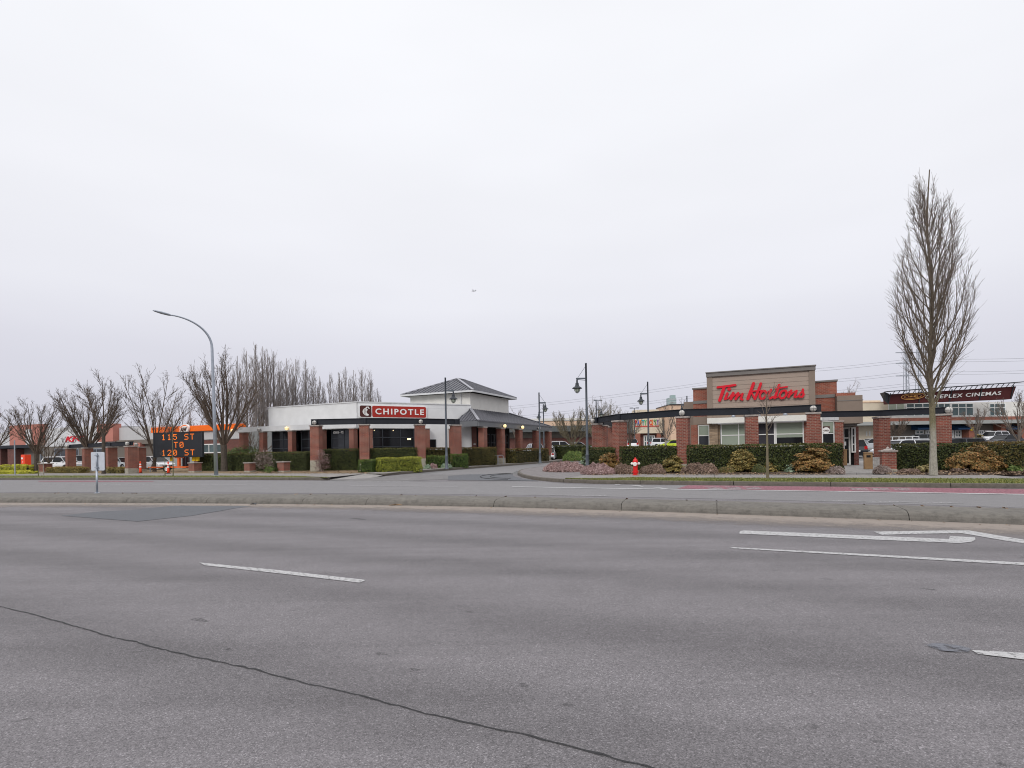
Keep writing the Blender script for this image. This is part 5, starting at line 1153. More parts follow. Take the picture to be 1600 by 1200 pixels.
# lettering on the leaning board
def lean(o_, zA_, zB_):
    pass
def board_text(txt, p0, p1, y0t, y0b, y1t, y1b, mat):
    o_ = text_mesh(Cn, txt, 0, 1, 0, 1, .0, .12, mat, sg, 'sign_text', .005, sp_=1.15)
    s0_, s1_ = sh(Cn, p0, 618), sh(Cn, p1, 616); org = wpos(sg); zz = (zh(Cn, p0, y0b), zh(Cn, p0, y0t), zh(Cn, p1, y1b), zh(Cn, p1, y1t))
    for vv in o_.data.vertices:
        w_ = vv.co+org; rel = Vector((w_.x, w_.y))-Cn.o; s_ = rel.dot(Cn.u); d_ = rel.dot(Cn.n); z_ = w_.z
        s2_ = s0_+s_*(s1_-s0_); zl = zz[0]+(zz[2]-zz[0])*s_; zu = zz[1]+(zz[3]-zz[1])*s_; z2 = zl+(zu-zl)*z_
        f_ = s2_/sE; zlo = zl0+(zr0-zl0)*f_; zhi = zl1+(zr1-zl1)*f_; d2 = .5*(z2-zlo)/(zhi-zlo)+.03+d_
        vv.co = Cn.P(s2_, d2, z2)-org
board_text('CINEPLEX', 1443.5, 1501, 618.0, 623.8, 615.2, 620.8, 'letter_white'); board_text('CINEMAS', 1506.5, 1561, 614.8, 620.4, 611.6, 617.2, 'letter_white')
qc = Cn.hit(1423, 619.8); mb = MB()
for rx, ry, tk in ((1.72, .46, .075), (1.25, .29, .05)):
    ring = [Cn.P(qc[0]+rx*math.cos(2*math.pi*k/32),   .52+.27*ry*math.sin(2*math.pi*k/32), qc[1]+ry*math.sin(2*math.pi*k/32)+.06*rx*math.cos(2*math.pi*k/32)) for k in range(33)]
    mb.tube(ring, tk*.55, 5, False)
for k in range(7): s_ = qc[0]-.6+k*.2; mb.bar(Cn.P(s_, .54, qc[1]-.1+.012*(k-3)), Cn.P(s_, .54, qc[1]+.12+.012*(k-3)), .05, .09)
mb.build('emblem', 'letter_gold', sg)

# ------------------------------------------------------------------ shops in the middle distance
MD = Fac(PX(900, 112), 112, 0); gm = gz(*MD.o)
plz_ = thing('retail_block', (MD.o.x, MD.o.y, gm), 'long low shop block with peach parapet and green canopy behind the bare tree', 'shop block')
def mr(root, F_, name, mat, a, b, yt, yb, d0, d1): m_ = (a+b)/2; return part(F_, root, name, mat, sh(F_, a), sh(F_, b), zh(F_, m_, yb), zh(F_, m_, yt), d0, d1)
mr(plz_, MD, 'parapet', 'cream_stucco', 740, 925, 652.5, 657.4, -14, -4); mr(plz_, MD, 'upper_wall', 'peach_stucco', 740, 990, 658, 666, -10, 0); mr(plz_, MD, 'canopy', 'green_roof_panel', 740, 990, 666, 675, -3, 2.5)
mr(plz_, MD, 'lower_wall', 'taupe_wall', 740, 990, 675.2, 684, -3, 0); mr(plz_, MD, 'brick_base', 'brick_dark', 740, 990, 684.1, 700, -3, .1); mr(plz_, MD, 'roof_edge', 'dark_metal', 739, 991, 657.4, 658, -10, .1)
PT = Fac(PX(1010, 108), 108, 3)
party = thing('party_shop', (PT.o.x, PT.o.y, gz(*PT.o)), 'beige gabled shop with multicoloured letters and white framed doors', 'shop')
mb = MB(); zz = [zh(PT, 1012, y) for y in (640, 655, 677)]; gpts = [(sh(PT, 989), zz[2]), (sh(PT, 1035.5), zz[2]), (sh(PT, 1035), zz[1]-.2), (sh(PT, 1030), zz[0]), (sh(PT, 992), zz[0]), (sh(PT, 989.5), zz[1]-.2)]
mb.poly3([PT.P(a, .0, z) for a, z in gpts], 3, (*PT.n, 0)); gb = mb.build('gable', 'beige_stucco', party)
mr(party, PT, 'side_roof', 'green_roof_panel', 1035, 1050, 655, 679, -8, -.5); mr(party, PT, 'side_roof', 'green_roof_panel', 981, 989, 655, 677, -8, -.5); mr(party, PT, 'lower_wall', 'brick_dark', 980, 1060, 677.1, 700, -6, -1)
for a, b in ((991.5, 1000.5), (1026.5, 1032.5)): q = mr(party, PT, 'brick_pier', 'brick_orange', a, b, 677.2, 700, -1, .1)
window(PT, party, sh(PT, 1007), sh(PT, 1025), gz(*PT.o)+.1, zh(PT, 1015, 680), -.9, 'glass_shop', 'white_frame', (.25, .5, .75), (.5,), .22, name='door')
x0_ = sh(PT, 992.2); x1_ = sh(PT, 1030); za_, zb_2 = zh(PT, 1010, 664.6), zh(PT, 1010, 656)
word = 'PARTY CITY'; cols_ = ['red_letter', 'blue_letter', 'orange_letter', 'teal_letter', 'green_letter', None, 'red_letter', 'orange_letter', 'green_letter', 'purple_letter']
for i, (ch, co) in enumerate(zip(word, cols_)):
    if co: wl_ = (x1_-x0_)/10; text_mesh(PT, ch, x0_+i*wl_, x0_+i*wl_+wl_*(.9 if ch != 'I' else .45), za_, zb_2, .01, .12, co, gb, 'letter', .03)
mr(party, PT, 'underline', 'red_letter', 992, 1030, 665.3, 666.6, 0, .12)
blk = thing('beige_shop', (PX(1061, 104), 104, 1.2), 'plain beige shop block rising beside the multicoloured shop letters', 'shop block'); BK = Fac(PX(1061, 104), 104, 0)
mr(blk, BK, 'wall', 'peach_stucco', 1048, 1110, 632, 700, -10, 0); mr(blk, BK, 'roof_edge', 'dark_metal', 1047, 1111, 631, 632, -10, .3)
hr = thing('high_rise', (PX(1049.5, 600), 600, 0), 'distant pale green glass high rise above the black pergola', 'tower block')
mb = MB(); mb.box((PX(1050, 600), 600, 27), (8.5, 9, 56)); mb.box((PX(1052, 603), 603, 28.5), (5, 6, 60)); mb.build('glass_wall', 'tower_glass', hr)
mb = MB()
for k in range(16): mb.box((PX(1050, 600), 595.4, 4+k*3.3), (8.7, .5, .7))
mb.build('balcony_band', 'light_grey_wall', hr)

# ================================================================== STREET FURNITURE
# pedestrian lamp: built once facing +x, then copied
def make_lamp():
    t = thing('street_lamp', (0, 0, 0), 'x', 'street lamp', 'pole lamps with hanging bell shades')
    mb = MB(); mb.lathe((0, 0, 0), [(.17, 0), (.17, .05), (.12, .10), (.11, .9), (.13, .93), (.088, .98), (.082, 1.3), (.068, 4), (.056, 6.5), (.062, 6.5), (.062, 6.56), (1e-4, 6.58)], 12); mb.build('pole', 'pole_grey', t, True, smooth=True)
    mb = MB(); mb.bar((0, 0, 5.62), (.62, 0, 5.62), .05, .09); mb.bar((0, 0, 5.50), (.58, 0, 5.56), .03, .03); mb.tube([(.04, 0, 6.35), (.52, 0, 5.66)], .012, 5); mb.build('arm', 'pole_grey', t, True)
    mb = MB(); mb.lathe((.56, 0, 4.72), [(.30, .28), (.31, .30), (.25, .36), (.15, .42), (.11, .50), (.10, .62), (.055, .66), (.05, .80), (.03, .86), (1e-4, .87)], 16); s_ = mb.build('lamp_shade', 'dark_metal', t, True, smooth=False)
    mb = MB(); mb.lathe((.56, 0, 4.72), [(1e-4, .02), (.07, .05), (.15, .14), (.17, .22), (.16, .30)], 14); mb.build('lens', 'lens_clear', s_, True, smooth=True)
    mb = MB()
    for k in range(6):
        a = k*math.pi/3; mb.tube([(.56+.18*math.cos(a)*q, .18*math.sin(a)*q, 4.72+z) for q, z in ((1, .28), (1, .18), (.55, .04), (.1, 0))], .009, 4)
    mb.build('cage', 'dark_metal', s_, True); return t
lamp = make_lamp()
for i, (px, Y, face, lab) in enumerate(((697.5, 38.5, 0, 'pole lamp standing right of the red sign, bell lamp hanging to the right'), (917.5, 33.0, 180, 'tallest looking pole lamp beside the driveway, bell lamp hanging left'),
        (843.5, 50, 0, 'pole lamp standing at the far end of the portico, lamp hanging right'), (1013.5, 43, 180, 'pole lamp rising behind the black pergola, lamp hanging left'), (850, 64, 180, 'small pole lamp just right of the portico lamp, hanging left'),
        (932.5, 60, 0, 'distant pole lamp between bare trees left of the T shaped mast'), (1074.5, 56, 180, 'distant pole lamp with its top showing left of the restaurant wall'))):
    o = lamp if i == 0 else copy_tree(lamp); q = gp(px, Y); o.location = q+Vector((0, 0, .12)); o.rotation_euler = (0, 0, math.radians(face)); o['label'] = lab
def tmast(px, Y, top, label):
    x = PX(px, Y); z = gz(x, Y); zt_ = at(px, top, Y).z; t = thing('car_park_light', (x, Y, z), label, 'car park light', 'T shaped car park lights'); mb = MB(); mb.tube([(x, Y, z), (x, Y, zt_)], [.12, .07], 8); mb.build('pole', 'pole_grey', t)
    for s_ in (-1, 1): mb = MB(); mb.bar((x, Y, zt_-.05), (x+s_*.3, Y, zt_), .08, .08); mb.box((x+s_*.5, Y, zt_+.0), (.5, .35, .13)); mb.build('lamp_head', 'pole_grey', t)
tmast(935.5, 95, 625.5, 'T shaped car park light just right of the tall pole lamp'); tmast(992, 90, 637.5, 'T shaped car park light left of the pole lamp behind the pergola')
# tall arched street light
b0 = G(338, 743, .15); zb0_ = gz(b0.x, b0.y)+.15; t = thing('arched_street_light', (b0.x, b0.y, zb0_), 'tall galvanised street light with a long arched arm on the verge', 'street light')
ds = b0.y/840; tilt = Vector((-.15, 0)); pts = []; top = at(329.5, 545, b0.y).z
pts = [Vector((b0.x, b0.y, zb0_)), Vector((b0.x+tilt.x*.5, b0.y, (zb0_+top)/2)), Vector((b0.x+tilt.x, b0.y, top))]
arm = Vector((-.75, -.66)).normalized(); La = 2.35; hz = at(300, 490.5, b0.y).z-top
hzz = (708.5-487.5)*(b0.y-2.1)/840+EYE-top
for k in range(1, 15):
    a = k/14*math.pi/2; q = (1-math.cos(a))*La; pts.append(Vector((b0.x+tilt.x+arm.x*q, b0.y+arm.y*q, top+math.sin(a)**.92*hzz)))
rad = [.125, .10, .085]+[.08-.038*k/14 for k in range(1, 15)]
mb = MB(); mb.tube(pts, rad, 14); mb.build('pole', 'galvanised', t, smooth=True); mb = MB(); mb.lathe((b0.x, b0.y, zb0_-.02), [(.2, 0), (.2, .03), (.16, .05)], 8); mb.build('base_plate', 'galvanised', t)
e = pts[-1]; d3 = Vector((arm.x, arm.y, .16)).normalized(); mb = MB(); sd3 = Vector((-arm.y, arm.x, 0)); prof_ = [(0, .05, .05), (.12, .12, .07), (.5, .15, .08), (.85, .11, .05), (.95, .03, .02)]
vs = []
for q, wd, hh in prof_:
    c = e+d3*(q-.05)
    for k in range(8): a = k*math.pi/4+math.pi/8; vs.append(c+sd3*wd*math.cos(a)+Vector((0, 0, 1))*hh*math.sin(a))
mb.add(vs, [(i*8+k, i*8+(k+1) % 8, (i+1)*8+(k+1) % 8, (i+1)*8+k) for i in range(4) for k in range(8)]+[tuple(range(8)), tuple(range(32, 40))]); mb.build('lamp_head', 'galvanised', t, smooth=True)
# median sign, seen from the back
q = G(153, 770, .2); Y = q.y; z = gz(q.x, q.y)+.19; t = thing('median_sign', (q.x, q.y, z), 'small road sign on the median seen from behind, rounded grey plate', 'road sign'); sg_ = Fac(q.x, q.y, 0)
zt_, zb_ = at(153, 706.3, Y).z, at(153, 735.2, Y).z; s0, s1 = sh(sg_, 142.6, 720), sh(sg_, 163.6, 720)
rrect(sg_, s0, s1, zb_, zt_, .04, .012, .012, 'sign_back', t, 'sign_plate')
mb = MB(); ps = sh(sg_, 152, 710); mb.tube([sg_.P(0, .04, z), sg_.P(0, .04, zb_+.08)], .036, 10); mb.tube([sg_.P(ps+.01, .045, zb_-.02), sg_.P(ps, .045, zt_-.04)], .028, 10); mb.build('post', 'galvanised', t, smooth=True)
mb = MB(); 
for zz_ in (zb_+.12, zt_-.12): mb.box(sg_.P(ps+.005, .05, zz_), (.10, .075, .03))
mb.lathe((q.x, q.y-.04, z-.005), [(.1, 0), (.1, .015), (.05, .03)], 10); mb.build('bracket', 'galvanised', t)
# other thin posts on the left
for px, py, top, lab, mt in ((23.5, 742.5, 688, 'thin grey post with no sign on the left verge', 'galvanised'),):
    q = G(px, py, .15); z = gz(q.x, q.y)+.14; o = thing('post', (q.x, q.y, z), lab, 'post'); mb = MB(); mb.tube([(q.x, q.y, z), (q.x, q.y, at(px, top, q.y).z)], .045, 8); mb.lathe((q.x, q.y, z), [(.09, 0), (.09, .02), (.05, .04)], 8); mb.build('shaft', mt, o)
# hydrant
def hydrant():
    q = G(993, 742.4, .15); z = gz(q.x, q.y)+.14; t = thing('fire_hydrant', (q.x, q.y, z), 'red fire hydrant with white side caps in front of brown heather', 'fire hydrant')
    B_ = (q.x, q.y, z); mb = MB(); mb.lathe(B_, [(.155, 0), (.155, .035), (.12, .045), (.105, .06), (.105, .13), (.15, .135), (.15, .165), (.105, .17), (.102, .5), (.105, .62), (.135, .625), (.135, .655), (.115, .66), (.112, .70), (.09, .76), (.05, .79), (.035, .795), (.03, .85), (1e-4, .855)], 18)
    for k in range(8): a = k*math.pi/4; mb.box((q.x+.13*math.cos(a), q.y+.13*math.sin(a), z+.175), (.025, .025, .03), a)
    mb.build('barrel', 'hydrant_red', t, smooth=False, bevel=0)
    for sgn, nm in ((-1, 'side_cap'), (1, 'side_cap')):
        mb = MB(); mb.tube([(q.x+sgn*.08, q.y, z+.56), (q.x+sgn*.155, q.y, z+.56)], [.06, .055], 12); mb.tube([(q.x+sgn*.155, q.y, z+.56), (q.x+sgn*.195, q.y, z+.56)], [.068, .06], 8); mb.tube([(q.x+sgn*.195, q.y, z+.56), (q.x+sgn*.225, q.y, z+.56)], .02, 5); mb.build(nm, 'hydrant_white', t)
    mb = MB(); f = Vector((-.35, -.94)); c_ = Vector((q.x, q.y)); mb.tube([(*(c_+f*.08), z+.54), (*(c_+f*.15), z+.54)], .085, 14); mb.tube([(*(c_+f*.15), z+.54), (*(c_+f*.19), z+.54)], [.10, .09], 10); mb.tube([(*(c_+f*.19), z+.54), (*(c_+f*.215), z+.54)], .022, 5); mb.build('front_cap', 'hydrant_white', t)
hydrant()
# message trailer
TY = G(281, 738, .1).y+.4; V = Fac(PX(281, TY), TY, 12); gv = gz(V.o.x, V.o.y)+.12
t = thing('message_trailer', (V.o.x, V.o.y, gv), 'orange trailer carrying a black message board with orange dot letters', 'message board')
s0, z1_ = V.hit(240, 676.8); s1, z0_ = V.hit(316, 713.2)
mb = MB(); V.box(mb, s0, s1, z0_, z1_, -.22, 0); bd = mb.build('board', 'board_black', t, bevel=.02)
mb = MB()
for a, b, c_, d_ in ((s0-.03, s1+.03, z1_, z1_+.04), (s0-.03, s1+.03, z0_-.04, z0_), (s0-.03, s0+.03, z0_, z1_), (s1-.03, s1+.03, z0_, z1_)): V.box(mb, a, b, c_+.001, d_-.001, -.2, .03)
mb.build('border', 'dark_metal', bd)
GL5 = {'1': '0010001100001000010000100001000 1110'.replace(' ', ''), '5': '11111100001111000001000011000101110', '2': '01110100010000100010001000100011111', '0': '01110100011001110101110011000101110', 'S': '01111100001000001110000010000111110', 'T': '11111001000010000100001000010000100', 'O': '01110100011000110001100011000101110'}
GL5['1'] = '00100011000010000100001000010001110'
cw = (V.hit(318/9.41*0+230+690/9.41, 690)[0]-V.hit(230+215/9.41, 690)[0])/(5*5+5*2.35+.0); 
sx0 = V.hit(230+213/9.41, 690)[0]; sx1 = V.hit(230+692/9.41, 690)[0]; pitch = (sx1-sx0)/(6*7.3-2.3); rowh = pitch*.92
mb = MB()
for line, yt, c0_ in (('115 ST', 264, 0), ('T0', 380, 2.15), ('120 ST', 495, 0)):
    ztop = V.hit(280, 650+yt/9.41)[1]; zbt = V.hit(280, 650+(yt+86)/9.41)[1]; dz_ = (ztop-zbt)/7
    for ci, ch in enumerate(line):
        if ch == ' ': continue
        g_ = GL5[ch]
        for r_ in range(7):
            for c_ in range(5):
                if g_[r_*5+c_] == '1':
                    a = sx0+((ci+c0_)*7.3+c_)*pitch; z_ = ztop-(r_+.5)*dz_; V.box(mb, a+.008, a+pitch*.92, z_-dz_*.44, z_+dz_*.44, .0, .012)
mb.build('dot_lettering', 'led_orange', bd)
mb = MB(); zz0 = gv; s_ = sh(V, 277.5, 720); V.box(mb, s_-.1, s_+.1, gv+.5, z0_-.04, -.24, -.06); V.box(mb, s_-.35, s_+.35, z0_-.12, z0_-.042, -.3, -.04); mb.build('mast', 'orange_paint', t)
fz = gv+.42; mb = MB(); sa, sb = sh(V, 231, 730), sh(V, 299, 730)
V.box(mb, sa+1.2, sb, fz-.05, fz+.05, -.75, -.65); V.box(mb, sa+1.2, sb, fz-.05, fz+.05, .45, .55); V.box(mb, sb-.1, sb, fz-.048, fz+.048, -.64, .44); V.box(mb, sa, sa+1.25, fz-.045, fz+.045, -.16, -.02); V.box(mb, sa+1.2, sa+1.3, fz-.047, fz+.047, -.64, .44)
mb.build('chassis', 'orange_paint', t)
for a in (sa+.25, sb-.1):
    mb = MB(); q = V.P(a, .0, 0); mb.box((q.x, q.y, gv+.19), (.07, .07, .48), V.rz); mb.lathe((q.x, q.y, gv-.03), [(.12, 0), (.12, .02), (.04, .04)], 8); mb.build('jack', 'galvanised', t)
for a, d_ in ((sh(V, 269.5), .62), (sh(V, 292), -.82)):
    q = V.P(a, d_, gv+.29); mb = MB(); n3 = Vector((*V.n, 0)); rp_ = []
    def disc(c, prof, seg=18):
        m_ = MB(); u3 = Vector((*V.u, 0)); vs = []
        for r_, o_ in prof:
            for k in range(seg): a_ = 2*math.pi*k/seg; vs.append(c+n3*o_+u3*r_*math.cos(a_)+Vector((0, 0, r_*math.sin(a_))))
        m_.add(vs, [(i*seg+k, i*seg+(k+1) % seg, (i+1)*seg+(k+1) % seg, (i+1)*seg+k) for i in range(len(prof)-1) for k in range(seg)]); return m_
    wh = disc(q, [(.17, .08), (.20, .10), (.30, .10), (.335, .05), (.335, -.05), (.30, -.10), (.01, -.10)]).build('wheel', 'black_rubber', t); disc(q, [(.01, .05), (.05, .09), (.08, .05), (.17, .09), (.18, .05)]).build('rim', 'white_plastic', wh)
for px_, pw in ((297, .32), (302.5, .28), (262, .26)):
    q = V.hit(px_, 717); mb = MB(); V.box(mb, q[0]-pw/2, q[0]+pw/2, q[1]-.20, q[1]+.22, -.5, -.35); mb.build('battery_box', 'safety_yellow', t, bevel=.02)
# delineator posts
def make_del():
    t = thing('delineator_post', (0, 0, 0), 'x', 'traffic post', 'orange and white delineator posts by the message trailer')
    mb = MB(); mb.lathe((0, 0, .05), [(.13, 0), (.11, .3), (.085, .75), (.06, .98), (.055, 1.0), (.07, 1.05), (.07, 1.12), (.03, 1.16), (1e-4, 1.165)], 12); b_ = mb.build('body', 'orange_plastic', t, True, smooth=True)
    mb = MB(); mb.lathe((0, 0, .05), [(.103, .55), (.100, .56), (.092, .68), (.09, .69)], 12); mb.lathe((0, 0, .05), [(.088, .80), (.086, .81), (.078, .91), (.075, .92)], 12); mb.build('reflective_band', 'reflective_white', b_, True)
    mb = MB(); mb.lathe((0, 0, 0), [(.24, 0), (.24, .04), (.14, .06), (.12, .07)], 8); mb.build('rubber_base', 'black_rubber', t, True); return t
dl = make_del()
for i, (px, py, lab) in enumerate(((263, 740, 'orange delineator post at the trailer wheel, right of the pair'), (219.5, 739.5, 'orange delineator post in front of the white car, left of the pair'))):
    o = dl if i == 0 else copy_tree(dl); q = G(px, py, .15); o.location = (q.x, q.y, gz(q.x, q.y)+.15); o['label'] = lab; sc_ = 18.5*q.y/840/1.2; o.scale = (sc_, sc_, sc_)
# orange box by the chicken restaurant
q = gp(40.5, 60); t = thing('orange_sign_box', q, 'bright orange menu box behind yellow shrubs at far left', 'sign box'); mb = MB(); zt_ = at(40, 710.5, 60).z; OF = Fac(q.x, q.y, 25); OF.box(mb, -.4, .42, q.z+.1, zt_, -.3, .3); b_ = mb.build('box', 'orange_plastic', t, bevel=.03)
mb = MB(); OF.box(mb, -.3, .1, zt_-.5, zt_-.3, .3, .32); OF.box(mb, -.05, .1, zt_-.85, zt_-.75, .3, .32); mb.build('white_panel', 'white_plastic', b_)
# bins by the entrance
def bin_(px, py, wd, hh, lab, mat='bin_tan', rz=-.45):
    q = G(px, py, .17); z = gz(q.x, q.y)+.17; t = thing('litter_bin', (q.x, q.y, z), lab, 'litter bin', 'boxy tan litter bins at the restaurant entrance'); mb = MB(); mb.box((q.x, q.y, z+hh/2), (wd, wd, hh), rz); mb.build('body', mat, t, bevel=.02)
    mb = MB(); mb.box((q.x, q.y, z+hh+.03), (wd*1.06, wd*1.06, .055), rz); mb.build('lid', mat, t, bevel=.01); mb = MB(); f = Vector((math.sin(rz)*1, -math.cos(rz))); mb.box((q.x+f.x*wd*.5, q.y+f.y*wd*.5, z+hh*.82), (wd*.5, .012, .12), rz); mb.build('opening', 'black_rubber', t)
bin_(1313.5, 727, .62, .92, 'dark tan box bin beside the hedge at the restaurant doorway'); bin_(1356.5, 733, .36, .80, 'narrow light tan box bin against the stone footed brick pillar')
# feather flag
q = gp(850.5, 60); t = thing('feather_flag', q, 'white feather flag with a purple figure near the end of the portico', 'flag'); mb = MB(); mb.tube([q, q+Vector((0, 0, 1.6)), q+Vector((.05, 0, 2.2))], .02, 6); mb.build('pole', 'white_plastic', t)
mb = MB(); pts = [(-.25, .9), (.25, .6), (.24, 1.5), (.12, 2.1), (.02, 2.25), (-.10, 1.8), (-.25, 1.6)]; pts = [(x, z*.98) for x, z in pts]; mb.poly3([q+Vector((x, -.03, z)) for x, z in pts], .012, (0, -1, 0)); f_ = mb.build('banner', 'white_plastic', t)
mb = MB(); mb.poly3([q+Vector((.02+.12*math.cos(a), -.045, 1.35+.24*math.sin(a))) for a in [k*math.pi/6 for k in range(12)]], .01, (0, -1, 0)); mb.build('print', 'purple_print', f_)
# bicycle rack by the portico
q = gp(778, 47); t = thing('bicycle_rack', q, 'low steel hoop rack beside the first stone footed portico pillar', 'bicycle rack'); 
for k in range(3): mb = MB(); c_ = q+Vector((-.7+.45*k, .35*k, .12)); mb.tube([c_+Vector((-.25, 0, 0)), c_+Vector((-.25, 0, .7)), c_+Vector((-.15, 0, .82)), c_+Vector((.15, 0, .82)), c_+Vector((.25, 0, .7)), c_+Vector((.25, 0, 0))], .025, 6); mb.build('hoop', 'galvanised', t)
# power lines with their pylons, an aircraft far off
py = thing('pylon', (PX(1427, 300), 300, 1), 'steel lattice pylon showing through the tall bare columnar tree', 'pylon'); zt_ = at(1427, 545, 300).z; mb = MB()
for bx in (-3.4, 3.4):
    X0 = PX(1427, 300)+bx
    for sx_ in (-1, 1):
        for sy_ in (-1, 1): mb.bar((X0+sx_*1.5, 300+sy_*1.5, 0), (X0+sx_*.5, 300+sy_*.5, zt_), .3, .3)
    n_ = 16
    for k in range(n_):
        z_a, z_b = zt_*k/n_, zt_*(k+1)/n_; wa, wb = 1.5-1.0*k/n_, 1.5-1.0*(k+1)/n_
        for f_ in (-1, 1): mb.bar((X0-wa*f_, 298.5+.02*k, z_a), (X0+wb*f_, 298.5+.02*k, z_b), .14, .14)
mb.build('lattice', 'pylon_steel', py)
for z_ in (zt_-2, zt_-8, zt_-15): mb = MB(); mb.bar((PX(1427, 300)-9, 300, z_), (PX(1427, 300)+9, 300, z_), .4, .5); mb.build('cross_arm', 'pylon_steel', py)
pl = thing('power_line', (PX(1427, 300), 300, 30), 'faint overhead power lines crossing the sky behind both restaurants', 'power line')
XP = PX(1427, 300)
def wire(pts, nm='conductor'):
    mb = MB(); out = []
    for a, b in zip(pts[:-1], pts[1:]):
        a = at(*a); b = at(*b)
        for i in range(10): t_ = i/10; p = a.lerp(b, t_); p.z -= (a-b).length*.012*4*t_*(1-t_); out.append(p)
    out.append(at(*pts[-1])); mb.tube(out, .055, 4); mb.build(nm, 'wire', pl)
for a, b, c_ in ((640, 563, 558), (643.5, 567, 562), (655, 583, 577), (658, 587, 581), (668, 601, 597), (671, 605, 600)):
    wire([(640, a+8, 420), (1275-60, b+ (a-b)*.22, 330), (1427, b-3, 300), (1660, c_-.5, 280)])
ac = thing('aircraft', at(739.5, 455, 2600), 'tiny dark aircraft in the grey sky above the hipped tower', 'aircraft'); p = at(739.5, 455, 2600); mb = MB(); mb.tube([p+Vector((-8, 0, 0)), p+Vector((-6, 0, .8)), p+Vector((9, 0, .4)), p+Vector((12, 0, 1.4))], [.4, 1.5, 1.4, .3], 8); mb.build('fuselage', 'aircraft_grey', ac)
for s_ in (-1, 1): mb = MB(); mb.bar(p+Vector((0, 0, -.3)), p+Vector((-1 if s_ < 0 else 1, s_*16, 3.5)), 3, .5); mb.build('wing', 'aircraft_grey', ac)
mb = MB(); mb.bar(p+Vector((10.5, 0, 1)), p+Vector((13.5, 0, 6.5)), .5, 3); mb.build('tail_fin', 'aircraft_grey', ac)

